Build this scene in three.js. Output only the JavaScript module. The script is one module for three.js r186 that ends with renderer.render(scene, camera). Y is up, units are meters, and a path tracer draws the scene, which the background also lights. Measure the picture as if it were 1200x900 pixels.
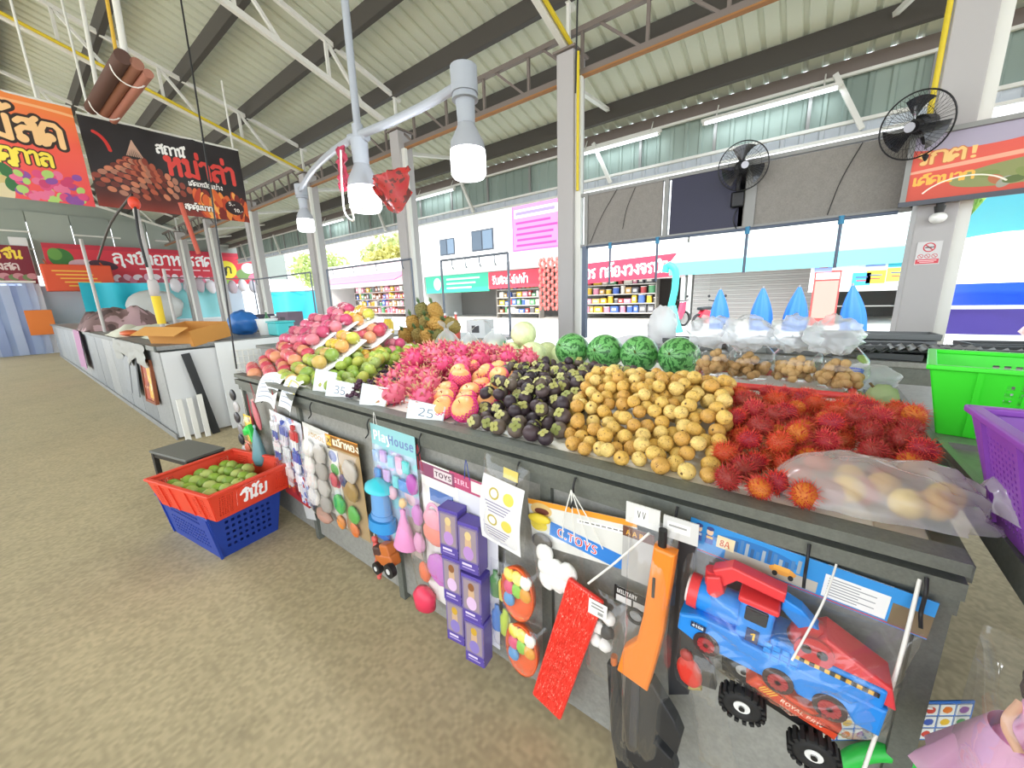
import * as THREE from 'three';
import { mergeGeometries, toCreasedNormals } from 'three/addons/utils/BufferGeometryUtils.js';
import { RoundedBoxGeometry } from 'three/addons/geometries/RoundedBoxGeometry.js';
import { RectAreaLightUniformsLib } from 'three/addons/lights/RectAreaLightUniformsLib.js';
import { ImprovedNoise } from 'three/addons/math/ImprovedNoise.js';

// ---------- camera, sky, sun, exposure ----------
const scene = new THREE.Scene();
const camera = new THREE.PerspectiveCamera(89.62, 4 / 3, 0.05, 300);
camera.position.set(0, 1.3, 0);
camera.up.set(-0.10973, 0.97482, -0.19412);
camera.lookAt(-0.59891, 1.3 - 0.22071, -0.7698);
scene.add(camera);
const renderer = new THREE.WebGLRenderer({ antialias: true });
renderer.toneMapping = THREE.LinearToneMapping;
renderer.toneMappingExposure = 3.4;
renderer.shadowMap.enabled = true;
RectAreaLightUniformsLib.init();
{
  const w = 64, h = 32, a = new Float32Array(w * h * 4);
  for (let j = 0; j < h; j++) for (let i = 0; i < w; i++) {
    const el = Math.max(0, ((j + 0.5) / h - 0.5) * 2), k = Math.pow(el, 0.6);
    a.set([1.02 - 0.22 * k, 1.05 - 0.12 * k, 1.08 + 0.0 * k, 1], (j * w + i) * 4);
  }
  const t = new THREE.DataTexture(a, w, h, THREE.RGBAFormat, THREE.FloatType);
  t.mapping = THREE.EquirectangularReflectionMapping; t.magFilter = t.minFilter = THREE.LinearFilter; t.needsUpdate = true;
  scene.background = t; scene.environment = t;
}
const sun = new THREE.DirectionalLight(0xfff2dd, 1.3);
sun.position.set(5, 24, 13); sun.target.position.set(-2, 0, -10); sun.castShadow = true; sun.shadow.radius = 3;
Object.assign(sun.shadow.camera, { left: -40, right: 40, top: 40, bottom: -40, near: 1, far: 90 });
sun.shadow.mapSize.set(2048, 2048);
scene.add(sun, sun.target); sun.name = 'sun_light';

// ---------- helpers ----------
let seed0 = 7;
const rng = (s) => { let a = s >>> 0; return () => { a = (a + 0x6D2B79F5) | 0; let t = Math.imul(a ^ (a >>> 15), 1 | a); t = (t + Math.imul(t ^ (t >>> 7), 61 | t)) ^ t; return ((t ^ (t >>> 14)) >>> 0) / 4294967296; }; };
const R = rng(20240607), rr = (a, b) => a + (b - a) * R(), PI = Math.PI;
const noise = new ImprovedNoise(), nz = (x, y, z = 0) => noise.noise(x, y, z);
const taken = {};
function numbered(n) { const k = taken[n] = (taken[n] ?? -1) + 1; return k ? n + '_' + String(k).padStart(3, '0') : n; }
function tag(o, label, category, group, kind) {
  if (label) o.userData.label = label; if (category) o.userData.category = category;
  if (group) o.userData.group = group; if (kind) o.userData.kind = kind; return o;
}
function place(o, p, r) { if (p) o.position.set(...p); if (r) (typeof r === 'number') ? (o.rotation.y = r) : o.rotation.set(...r); return o; }
function thing(name, label, category, p, r, group) {
  const o = new THREE.Group(); o.name = numbered(name); scene.add(o); place(o, p, r); return tag(o, label, category, group);
}
function part(name, geo, m, parent, p, r) {
  const o = new THREE.Mesh(geo, m); o.name = name; o.castShadow = o.receiveShadow = true; place(o, p, r); parent.add(o); return o;
}
function solo(name, geo, m, label, category, p, r, group) {
  const o = part(numbered(name), geo, m, scene, p, r); return tag(o, label, category, group);
}
function struct(name, geo, m, p, r, parent = scene) {
  const o = part(parent === scene ? numbered(name) : name, geo, m, parent, p, r); if (parent === scene) o.userData.kind = 'structure'; return o;
}
function copy(o, p, r, label) {
  const c = o.clone(); c.name = numbered(o.name.replace(/_\d{3}$/, '')); scene.add(c); place(c, p, r); if (label) c.userData.label = label; return c;
}
const V = (x, y, z) => new THREE.Vector3(x, y, z);
const tr = (g, x = 0, y = 0, z = 0, rx = 0, ry = 0, rz = 0, s) => {
  const m = new THREE.Matrix4().compose(V(x, y, z), new THREE.Quaternion().setFromEuler(new THREE.Euler(rx, ry, rz)), s ? (Array.isArray(s) ? V(...s) : V(s, s, s)) : V(1, 1, 1));
  return g.applyMatrix4(m);
};
const box = (w, h, d, x = 0, y = 0, z = 0, rx = 0, ry = 0, rz = 0) => tr(new THREE.BoxGeometry(w, h, d), x, y, z, rx, ry, rz);
const rbox = (w, h, d, x = 0, y = 0, z = 0, rad = 0.005, rx = 0, ry = 0, rz = 0) => tr(new RoundedBoxGeometry(w, h, d, 2, Math.min(rad, w / 2.01, h / 2.01, d / 2.01)), x, y, z, rx, ry, rz);
const cyl = (a, b, h, x = 0, y = 0, z = 0, n = 14, rx = 0, ry = 0, rz = 0, open = false) => tr(new THREE.CylinderGeometry(a, b, h, n, 1, open), x, y, z, rx, ry, rz);
const sph = (r, x = 0, y = 0, z = 0, s, n = 14) => tr(new THREE.SphereGeometry(r, n, Math.ceil(n * 0.7)), x, y, z, 0, 0, 0, s);
const lathe = (pts, n = 18) => new THREE.LatheGeometry(pts.map(([x, y]) => new THREE.Vector2(x, y)), n);
const tube = (pts, r, n = 6, seg) => new THREE.TubeGeometry(new THREE.CatmullRomCurve3(pts.map((p) => V(...p)), false, 'centripetal'), seg ?? Math.max(2, (pts.length - 1) * 5), r, n);
function bar(a, b, t, d = t) { // square bar from a to b
  const A = V(...a), B = V(...b), l = A.distanceTo(B), g = new THREE.BoxGeometry(t, l, d);
  const q = new THREE.Quaternion().setFromUnitVectors(V(0, 1, 0), B.clone().sub(A).normalize());
  return g.applyMatrix4(new THREE.Matrix4().compose(A.add(B).multiplyScalar(0.5), q, V(1, 1, 1)));
}
function rod(a, b, r, n = 8) {
  const A = V(...a), B = V(...b), l = A.distanceTo(B), g = new THREE.CylinderGeometry(r, r, l, n);
  const q = new THREE.Quaternion().setFromUnitVectors(V(0, 1, 0), B.clone().sub(A).normalize());
  return g.applyMatrix4(new THREE.Matrix4().compose(A.add(B).multiplyScalar(0.5), q, V(1, 1, 1)));
}
function mg(list) {
  const keys = list.some((g) => g.attributes.color) ? ['position', 'normal', 'uv', 'color'] : ['position', 'normal', 'uv'];
  return mergeGeometries(list.map((g) => {
    const h = g.index ? g.toNonIndexed() : g.clone();
    for (const k of Object.keys(h.attributes)) if (!keys.includes(k)) h.deleteAttribute(k);
    if (!h.attributes.uv) h.setAttribute('uv', new THREE.Float32BufferAttribute(new Float32Array(h.attributes.position.count * 2), 2));
    if (keys.includes('color') && !h.attributes.color) h.setAttribute('color', new THREE.Float32BufferAttribute(new Float32Array(h.attributes.position.count * 3).fill(1), 3));
    return h;
  }));
}
function extr(pts, depth, bevel = 0, holes) { // outline in xy, thickness along z, centred
  const s = new THREE.Shape(pts.map(([x, y]) => new THREE.Vector2(x, y)));
  for (const h of holes ?? []) s.holes.push(new THREE.Path(h.map(([x, y]) => new THREE.Vector2(x, y))));
  const g = new THREE.ExtrudeGeometry(s, { depth: depth - 2 * bevel, bevelEnabled: bevel > 0, bevelThickness: bevel, bevelSize: bevel, bevelSegments: 2, curveSegments: 8 });
  g.translate(0, 0, -depth / 2 + bevel); return g;
}
function paint(g, rgb) { // one linear colour over a geometry
  const n = g.attributes.position.count, c = new Float32Array(n * 3); for (let i = 0; i < n; i++) c.set(rgb, i * 3);
  g.setAttribute('color', new THREE.BufferAttribute(c, 3)); return g;
}
const lin = (h) => new THREE.Color(h).toArray();
const mats = {};
function mat(color, rough = 0.6, metal = 0, extra) {
  const k = !extra && color + '|' + rough + '|' + metal; if (k && mats[k]) return mats[k];
  const m = new THREE.MeshPhysicalMaterial({ color, roughness: rough, metalness: metal, side: THREE.DoubleSide, ...extra }); if (k) mats[k] = m; return m;
}
const VC = (rough = 0.6, extra) => new THREE.MeshPhysicalMaterial({ vertexColors: true, roughness: rough, side: THREE.DoubleSide, ...extra });
function canvasTex(w, h, draw, repeat) {
  const c = document.createElement('canvas'); c.width = w; c.height = h; const x = c.getContext('2d'); draw(x, w, h);
  const t = new THREE.CanvasTexture(c); t.colorSpace = THREE.SRGBColorSpace; t.anisotropy = 4;
  if (repeat) { t.wrapS = t.wrapT = THREE.RepeatWrapping; t.repeat.set(...repeat); } return t;
}
const print = (w, h, draw, rough = 0.5, extra) => new THREE.MeshPhysicalMaterial({ map: canvasTex(w, h, draw), roughness: rough, side: THREE.DoubleSide, ...extra });
function fieldTex(n, f, linear, repeat) { // data texture from f(u,v) -> [r,g,b] 0..1 (tileable when f is)
  const a = new Uint8Array(n * n * 4);
  for (let j = 0; j < n; j++) for (let i = 0; i < n; i++) { const c = f(i / n, j / n); const o = (j * n + i) * 4; for (let k = 0; k < 3; k++) a[o + k] = Math.max(0, Math.min(255, Math.round(255 * c[k]))); a[o + 3] = 255; }
  const t = new THREE.DataTexture(a, n, n); t.magFilter = THREE.LinearFilter; t.minFilter = THREE.LinearMipmapLinearFilter; t.generateMipmaps = true;
  t.wrapS = t.wrapT = THREE.RepeatWrapping; if (!linear) t.colorSpace = THREE.SRGBColorSpace; if (repeat) t.repeat.set(...repeat); t.needsUpdate = true; return t;
}
// tileable noise on the unit square (f = about how many features across)
const hsh = (i, j, s) => { let h = Math.imul(i + 374761, 668265263) ^ Math.imul(j + 12345, 2246822519) ^ Math.imul((s * 977) | 0, 3266489917); h = Math.imul(h ^ (h >>> 15), 2246822519); return ((h ^ (h >>> 13)) >>> 0) / 2147483648 - 1; };
const tn = (u, v, f, s = 0) => { const n = Math.max(2, Math.round(f / 2)), x = u * n, y = v * n, i = Math.floor(x), j = Math.floor(y), a = x - i, b = y - j, p = a * a * (3 - 2 * a), q = b * b * (3 - 2 * b), g = (k, l) => hsh((i + k) % n, (j + l) % n, s); return (g(0, 0) * (1 - p) + g(1, 0) * p) * (1 - q) + (g(0, 1) * (1 - p) + g(1, 1) * p) * q; };
const fbm = (u, v, f, s = 0) => tn(u, v, f, s) + 0.5 * tn(u, v, f * 2, s + 5) + 0.25 * tn(u, v, f * 4, s + 9);
function boxUV(g, s = 1) { // uv in metres by the dominant normal
  if (g.index) g = g.toNonIndexed(); const p = g.attributes.position, n = g.attributes.normal, uv = new Float32Array(p.count * 2);
  for (let i = 0; i < p.count; i++) {
    const ax = Math.abs(n.getX(i)), ay = Math.abs(n.getY(i)), az = Math.abs(n.getZ(i));
    const [a, b] = ay >= ax && ay >= az ? [p.getX(i), p.getZ(i)] : ax >= az ? [p.getZ(i), p.getY(i)] : [p.getX(i), p.getY(i)];
    uv[2 * i] = a / s; uv[2 * i + 1] = b / s;
  }
  g.setAttribute('uv', new THREE.BufferAttribute(uv, 2)); return g;
}
// sheet: a grid surface f(u,v) -> [x,y,z]
function sheet(nu, nv, f) {
  const g = new THREE.PlaneGeometry(1, 1, nu, nv), p = g.attributes.position;
  for (let i = 0; i < p.count; i++) p.setXYZ(i, ...f(p.getX(i) + 0.5, p.getY(i) + 0.5));
  g.computeVertexNormals(); return g;
}
function lump(r, n, f, s) { // sphere pushed by f(dir) -> factor
  const g = new THREE.SphereGeometry(r, n, Math.ceil(n * 0.7)), p = g.attributes.position, v = V(0, 0, 0);
  for (let i = 0; i < p.count; i++) { v.fromBufferAttribute(p, i).divideScalar(r); const k = f(v); p.setXYZ(i, v.x * r * k * (s?.[0] ?? 1), v.y * r * k * (s?.[1] ?? 1), v.z * r * k * (s?.[2] ?? 1)); }
  g.computeVertexNormals(); return g;
}
const clear = new THREE.MeshPhysicalMaterial({ color: 0xffffff, transmission: 1, roughness: 0.06, thickness: 0, ior: 1.45, side: THREE.DoubleSide, specularIntensity: 1 });
const filmM = new THREE.MeshPhysicalMaterial({ color: 0xffffff, transmission: 0.97, roughness: 0.05, thickness: 0, ior: 1.55, side: THREE.DoubleSide });
const milky = new THREE.MeshPhysicalMaterial({ color: 0xf6f6f4, transmission: 0.74, roughness: 0.2, thickness: 0, ior: 1.45, side: THREE.DoubleSide });
const cloudy = new THREE.MeshPhysicalMaterial({ color: 0xf4f6f8, transmission: 0.75, roughness: 0.35, thickness: 0, ior: 1.4, side: THREE.DoubleSide });

// ---------- Thai stroke letters (advance width, then strokes "x,y x,y"; "o x,y,r" is a loop) ----------
const TH = {
  'ก': '7|0,0 0,6 1.2,7.3 0,8.4 1.5,10 5,10 6.5,8.4 6.5,0', 'ข': '7|o1,8.7,.9|1.6,7.8 2.2,6.5 1.3,4.5 1.3,1 2.4,0 5.5,0 6.5,1 6.5,10', 'ง': '6|o4.4,8.8,.9|5.3,8.8 5.3,0 1,4.2', 'จ': '7|o2.6,5.2,.9|3.4,4.8 3.2,1 4.5,0 6,1.2 6.2,8 5,10 1.4,10 0,8.5',
  'ช': '7.4|o1,8.7,.9|1.6,7.8 2.2,6.5 1.3,4.5 1.3,1 2.4,0 5.5,0 6.5,1 6.5,7 5.6,8.2 7.4,10.4', 'ด': '7|o2.6,3.8,.9|2.2,3 1,.4 0,0 0,7 1.5,10 5,10 6.5,8 6.5,0', 'ต': '7|o2.6,3.8,.9|2.2,3 1,.4 0,0 0,7 1.6,9.8 3.2,8.2 5,10 6.5,8 6.5,0',
  'ถ': '7|o1.2,1,.9|.6,1.8 .6,5 1.6,6.2 .4,7.6 1.6,10 5,10 6.5,8.4 6.5,0', 'ท': '7.6|o1,9,.9|1.8,8.6 1.8,0 4.6,7.8 6,10 7,8.4 7,0', 'น': '7.8|o1,9,.9|1.8,8.6 1.8,0 3,1.6 5.6,2.4 6.4,10|o6,1,.9', 'บ': '7.4|o1,9,.9|1.8,8.6 1.8,1 2.8,0 5.6,0 6.6,1 6.6,10', 'ป': '7.4|o1,9,.9|1.8,8.6 1.8,1 2.8,0 5.6,0 6.6,1 6.6,13',
  'ผ': '7.4|o1.6,8.6,.9|.8,7.8 .6,0 3.5,4.4 6.6,0 6.6,10', 'พ': '8.4|o1,9,.9|.8,8 2.2,0 4.2,7 6.2,0 7.8,10', 'ฟ': '8.4|o1,9,.9|.8,8 2.2,0 4.2,7 6.2,0 7.8,13', 'ม': '7.8|o1,9,.9|1.8,8.6 1.8,2|o1.4,1.1,.9|2.2,1.4 6.6,0 6.6,10', 'ย': '7.4|o1.2,9,.9|.6,8 2.6,6.4 .8,5 .8,1 2,0 5.6,0 6.6,1 6.6,10',
  'ร': '5.4|o3,1,.9|3.8,1.4 4,4.4 .6,7.6 1.2,9 3,9.2 4.8,10.2', 'ล': '7.2|o1.5,1,.9|.8,1.8 .6,4.6 2.4,6.2 6.4,6.4|.6,8.6 2,10 5,10 6.4,8.6 6.4,0', 'ว': '6.2|o4,1,.9|4.9,1.2 5.4,7.6 4.4,10 1.2,10 0,8.6', 'ส': '7.2|o1.5,1,.9|.8,1.8 .6,4.6 2.4,6.2 6.4,6.4|.6,8.6 2,10 5,10 6.4,8.6 6.4,0|4.6,8.6 7.4,11.6',
  'ห': '7.8|o1,9,.9|1.8,8.6 1.8,0|1.8,4 5.2,8|o6,9,.9|5.4,7.6 6.6,6.4 6.6,0', 'อ': '7.2|o1.6,5.4,.9|.8,4.8 .6,1 2,0 5.4,0 6.4,1 6.4,8.6 5,10 2,10 .6,8.6', 'ฤ': '7|o1.2,1,.9|.6,1.8 .6,5 1.6,6.2 .4,7.6 1.6,10 5,10 6.5,8.4 6.5,-3.4', 'ค': '7|o2.6,3.8,.9|2,3 .6,0 0,7 1.5,10 5,10 6.5,8 6.5,0',
  'า': '4.8|0,8.6 1.2,10 3,10 4,8.6 4,0', 'ะ': '4|o1,7.4,.9|1.8,7 3.4,8.6|o1,2.6,.9|1.8,2.2 3.4,3.8', 'เ': '3|1,10 1,1.4|o1.6,.9,.9', 'แ': '5.4|1,10 1,1.4|o1.6,.9,.9|3.6,10 3.6,1.4|o4.2,.9,.9', 'ไ': '3.6|o2,.9,.9|1.2,1.2 1.2,10 0,12 .6,13.4 3,13.6',
  'ิ': '0|-5.6,11.4 -3.2,13 -1,11.4 -5.6,11.4', 'ี': '0|-5.6,11.4 -3.2,13 -1,11.4 -5.6,11.4|-1,11.4 -1,14', 'ึ': '0|-5.6,11.4 -3.2,13 -1,11.4 -5.6,11.4|o-1,12.8,.7', 'ื': '0|-5.6,11.4 -3.2,13 -1,11.4 -5.6,11.4|-1,11.4 -1,14|-2,12.6 -2,14', 'ั': '0|o-5,12.4,.8|-4.4,11.6 -2.6,11.6 -.6,13.8', '็': '0|-5,11.2 -5,13 -3,12.4 -3.2,11.4|-5,13 -2,14 -.8,14',
  '่': '0|-1.4,12.6 -1.4,15', '้': '0|-4.6,14.4 -3.4,15 -3.6,13 -.8,15', 'ุ': '0|o-2,-1.6,.7|-1.3,-1.4 -1.3,-3.8', 'ู': '0|o-3.6,-1.6,.7|-3,-2 -3,-3.6 -1,-3.6 -1,-1', '์': '0|-2.6,12 -1.6,13.4 -3.6,13.4 -1,15', ' ': '4|',
};
function thaiWidth(s, size) { let w = 0; for (const ch of s) w += (TH[ch] ? parseFloat(TH[ch]) + (TH[ch][0] === '0' ? 0 : 1.4) : 5) * size / 10; return w; }
function thai(x, s, X, Y, size, lw, color, outline, ow) { // size = height of a consonant in pixels, Y = baseline
  const k = size / 10;
  for (const pass of outline ? [0, 1] : [1]) {
    x.strokeStyle = pass ? color : outline; x.lineWidth = pass ? lw : ow; x.lineJoin = x.lineCap = 'round'; let cx = X;
    for (const ch of s) {
      const d = TH[ch]; if (!d) { cx += 5 * k; continue; } const bits = d.split('|'), adv = parseFloat(bits[0]);
      for (const b of bits.slice(1)) {
        if (!b) continue; x.beginPath();
        if (b[0] === 'o') { const [a, c, r] = b.slice(1).split(',').map(Number); x.arc(cx + a * k, Y - c * k, r * k, 0, 7); }
        else b.split(' ').forEach((q, i) => { const [a, c] = q.split(',').map(Number); i ? x.lineTo(cx + a * k, Y - c * k) : x.moveTo(cx + a * k, Y - c * k); });
        x.stroke();
      }
      cx += adv ? (adv + 1.4) * k : 0;
    }
  }
}
function words(x, s, X, Y, px, color, weight = 'bold', align = 'left', fam = 'sans-serif') { x.font = `${weight} ${px}px ${fam}`; x.fillStyle = color; x.textAlign = align; x.textBaseline = 'alphabetic'; x.fillText(s, X, Y); }
function blob(x, X, Y, rx, ry, color, rot = 0) { x.fillStyle = color; x.beginPath(); x.ellipse(X, Y, rx, ry, rot, 0, 7); x.fill(); }
const rect = (x, X, Y, w, h, c) => { x.fillStyle = c; x.fillRect(X, Y, w, h); };

// ---------- surfaces ----------
const concreteMap = fieldTex(1024, (u, v) => {
  const a = fbm(u, v, 12, 1), b = fbm(u, v, 70, 4), c = tn(u, v, 500, 8), s = Math.max(0, fbm(u, v, 40, 12) - 0.55);
  const k = 0.665 + 0.012 * a + 0.008 * b + 0.05 * c - 0.05 * s; return [k * 1.045, k * 0.96, k * 0.77];
});
const concreteBump = fieldTex(256, (u, v) => { const k = 0.5 + 0.3 * tn(u, v, 120, 2) + 0.2 * fbm(u, v, 30, 3); return [k, k, k]; }, true);
const mFloor = mat(0xffffff, 0.72, 0, { map: concreteMap, bumpMap: concreteBump, bumpScale: 0.002 });
const mRoof = mat(0xd0d6c6, 0.55, 0.05), mSteelWhite = mat(0xdcdcd6, 0.5), mSteelDark = mat(0x7a706a, 0.6, 0.2), mPurlin = mat(0x4a4641, 0.6, 0.2);
const mFascia = [0x8a9a92, 0x83938b, 0x91a198].map((c) => mat(c, 0.6, 0.1)), mFasciaLow = mat(0xbcc4cc, 0.6), mColumn = mat(0xb0adad, 0.7), mYellow = mat(0xd8c02a, 0.5), mGrey = mat(0x8f8f8d, 0.6, 0.3);
const mTube = new THREE.MeshStandardMaterial({ color: 0xffffff, emissive: 0xeaf6ff, emissiveIntensity: 1.2 });

// ---------- floor, street ----------
struct('floor', boxUV(box(32, 0.2, 20, -5, -0.1, 3.2), 3.2), mFloor);
struct('floor', boxUV(box(90, 0.2, 34, -10, -0.17, -23.8), 3.2), mat(0xcfcdc8, 0.85)).name = 'street_floor';

// ---------- roof ----------
const RY = (z) => 4.4 + 0.3 * (z + 4.2), COLX = [0.6, -2.335, -5.25, -8.2, -11.2, -14.2, -17.2];
{
  const roof = new THREE.Group(); roof.name = 'ceiling'; roof.userData.kind = 'structure'; scene.add(roof);
  const W = 0.76, prof = []; for (let k = 0; k < 4; k++) { const x = k * 0.19; prof.push([x, 0], [x + 0.115, 0], [x + 0.13, 0.028], [x + 0.165, 0.028], [x + 0.18, 0]); } prof.push([W, 0]);
  const rib = (z0, z1, f) => { const pos = [], nor = [], uv = []; for (let i = 0; i + 1 < prof.length; i++) { const [xa, ya] = prof[i], [xb, yb] = prof[i + 1]; const A = [xa, f(z0) + ya, z0], B = [xb, f(z0) + yb, z0], C = [xb, f(z1) + yb, z1], D = [xa, f(z1) + ya, z1]; pos.push(...A, ...B, ...C, ...A, ...C, ...D); uv.push(...new Array(12).fill(0)); } const g = new THREE.BufferGeometry(); g.setAttribute('position', new THREE.Float32BufferAttribute(pos, 3)); g.setAttribute('uv', new THREE.Float32BufferAttribute(uv, 2)); g.computeVertexNormals(); return g; };
  const gA = rib(-6.35, 3, RY), gB = rib(3, 6.6, (z) => RY(6 - z));
  for (let i = 0; i < 39; i++) { part('roof_sheet', gA, mRoof, roof, [-20.3 + i * W, 0, 0]); part('roof_sheet', gB, mRoof, roof, [-20.3 + i * W, 0, 0]); }
  const prl = mg([box(29.4, 0.2, 0.012, -5.3, -0.105, 0), box(29.4, 0.012, 0.07, -5.3, -0.205, -0.03), box(29.4, 0.012, 0.06, -5.3, -0.005, -0.025)]);
  for (let k = -1; k < 9; k++) { const z = -4.95 + k * 0.85; part('purlin', prl, mPurlin, roof, [0, RY(z) - 0.01, z]); }
  // gutter beam at the eave
  part('eave_beam', boxUV(box(29.4, 0.14, 0.1, -5.3, RY(-6.3) - 0.1, -6.3)), mSteelDark, roof);
  part('eave_rail', box(29.4, 0.03, 0.04, -5.3, RY(-6.3) - 0.2, -6.22), mSteelWhite, roof);
  // roof trusses over the columns
  COLX.forEach((x, i) => {
    const t = thing('roof_truss', ['white lattice roof truss above the column beside the red poster', 'white lattice roof truss with yellow pipe above column with the grey signboards', 'white lattice roof truss above the hanging triple lamp', 'white lattice roof truss with yellow pipe passing the dark chilli banner', 'white lattice roof truss behind the orange fruit banner', 'white lattice roof truss deep in the hall before the last', 'white lattice roof truss closest to the far end wall'][i], 'truss', [x, 0, 0], 0);
    const top = (z) => RY(z) - 0.19, low = (z) => RY(z) - 0.64;
    part('top_chord', bar([0, top(-4.25), -4.25], [0, top(2.9), 2.9], 0.05), mSteelWhite, t);
    part('bottom_chord', bar([0, low(-4.25), -4.25], [0, low(2.9), 2.9], 0.06), mSteelWhite, t);
    if (i === 1 || i === 3) part('conduit', rod([0.06, low(-4.1) + 0.01, -4.1], [0.06, low(2.8) + 0.01, 2.8], 0.022), mYellow, t);
    for (let k = 0; k < 7; k++) { const z = -4.15 + k; part('web_post', bar([0, low(z), z], [0, top(z), z], 0.035), mSteelWhite, t); part('web_brace', bar([0, low(z + 0.55), z + 0.55], [0, top(z + 1), z + 1], 0.035), mSteelWhite, t); }
  });
  const lt = thing('eave_truss', 'dark grey lattice girder running along the row of columns', 'truss', [0, 0, -4.2]);
  part('bottom_chord', box(28, 0.06, 0.05, -5.3, 3.56, 0), mSteelDark, lt); part('top_chord', box(28, 0.05, 0.05, -5.3, 3.95, 0), mSteelDark, lt);
  part('rust_strip', box(28, 0.015, 0.06, -5.3, 3.525, 0), mat(0x9c6b3c, 0.8), lt);
  for (let k = 0; k < 40; k++) { const x = 8 - k * 0.68; part('web_post', bar([x, 3.56, 0], [x, 3.95, 0], 0.03), mSteelDark, lt); part('web_brace', bar([x - 0.04, 3.56, 0], [x - 0.5, 3.95, 0], 0.025), mSteelDark, lt); }
}
// fascia of upright metal sheets hanging under the eave
{
  const f = new THREE.Group(); f.name = 'wall_eave'; f.userData.kind = 'structure'; scene.add(f);
  const pts = []; for (let k = 0; k < 4; k++) { const x = k * 0.19; pts.push([x, 0], [x + 0.12, 0], [x + 0.135, 0.02], [x + 0.17, 0.02], [x + 0.185, 0]); } pts.push([0.76, 0]);
  const g0 = (y0, y1) => { const pos = []; for (let i = 0; i + 1 < pts.length; i++) { const [a, b] = pts[i], [c, d] = pts[i + 1]; pos.push(a, y0, b, c, y0, d, c, y1, d, a, y0, b, c, y1, d, a, y1, b); } const g = new THREE.BufferGeometry(); g.setAttribute('position', new THREE.Float32BufferAttribute(pos, 3)); g.setAttribute('uv', new THREE.Float32BufferAttribute(new Array(pos.length / 3 * 2).fill(0), 2)); g.computeVertexNormals(); return g; };
  const up = g0(3.1, 3.6), lo = g0(2.96, 3.09);
  for (let i = 1; i < 37; i++) { part('metal_sheet', up, mFascia[i % 3], f, [-19.5 + i * 0.76, 0, -6.3]); part('lower_sheet', lo, mFasciaLow, f, [-19.5 + i * 0.76, 0, -6.27]); }
  const post = box(0.035, 0.5, 0.03, 0, 3.35, -6.24); for (let i = 1; i < 28; i++) part('mullion', post, mGrey, f, [-19.3 + i * 1.0, 0, 0]);
  part('rail', box(27.4, 0.035, 0.04, -5.0, 3.09, -6.23), mSteelWhite, f); part('rail', box(27.4, 0.03, 0.04, -5.0, 2.955, -6.25), mSteelWhite, f);
  COLX.forEach((x) => { part('strut', bar([x - 0.7, 3.6, -6.18], [x - 0.4, 2.98, -6.18], 0.05), mSteelWhite, f);  });
}
// columns
const colLabels = ['grey square column with a no smoking sticker', 'grey square column at the end of the blank grey signboard', 'pale square column behind the red ribbon and pineapples', 'pale square column behind the small hanging bulb', 'pale square column at the end of the long red banner', 'pale column half hidden behind the dark chilli banner', 'farthest pale column close to the end wall'];
COLX.forEach((x, i) => {
  const c = thing('column', colLabels[i], 'column', [x, 0, -4.2], 0, 'columns along the eave');
  part('shaft', rbox(0.2, 3.75, 0.26, 0, 1.875, 0, 0.008), mColumn, c);
  part('cap_plate', box(0.26, 0.02, 0.32, 0, 3.76, 0), mSteelDark, c);
  part('bracket', bar([0, 3.5, -0.1], [-0.35, 3.9, -1.9], 0.045), mSteelWhite, c); part('side_channel', box(0.07, 3.5, 0.05, 0.135, 1.75, 0.06), mSteelWhite, c);
  if (i < 2) part('conduit', rod([i ? 0.15 : -0.125, 2.4, 0.12], [i ? 0.15 : -0.125, 3.7, 0.12], 0.016), mYellow, c);
  if (i === 0) {
    part('no_smoking_sign', box(0.125, 0.155, 0.004, -0.005, 1.505, 0.134), print(160, 200, (x, w, h) => {
      rect(x, 0, 0, w, h, '#cfcdcd'); x.strokeStyle = '#c33a45'; x.lineWidth = 9; x.beginPath(); x.arc(80, 50, 36, 0, 7); x.stroke(); x.beginPath(); x.moveTo(54, 26); x.lineTo(106, 76); x.stroke();
      rect(x, 54, 46, 46, 9, '#333'); rect(x, 102, 42, 8, 13, '#555'); for (const X of [34, 78, 122]) { x.lineWidth = 4; x.beginPath(); x.arc(X, 126, 17, 0, 7); x.stroke(); x.beginPath(); x.moveTo(X - 11, 115); x.lineTo(X + 11, 138); x.stroke(); }
      rect(x, 6, 152, 148, 40, '#d2404c'); rect(x, 20, 162, 120, 6, '#f3dfe0'); rect(x, 34, 176, 92, 5, '#f3dfe0');
    }), c);
    part('bulb_holder', mg([cyl(0.03, 0.02, 0.05, 0, 0, 0), cyl(0.022, 0.022, 0.04, 0, 0.045, 0)]), mat(0x222222, 0.5), c, [0.0, 1.78, 0.19]); part('bulb', sph(0.045, 0, 0, 0, [1, 0.8, 1]), mat(0xf3f3f0, 0.3), c, [0, 1.73, 0.19]);
  }
});

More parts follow.
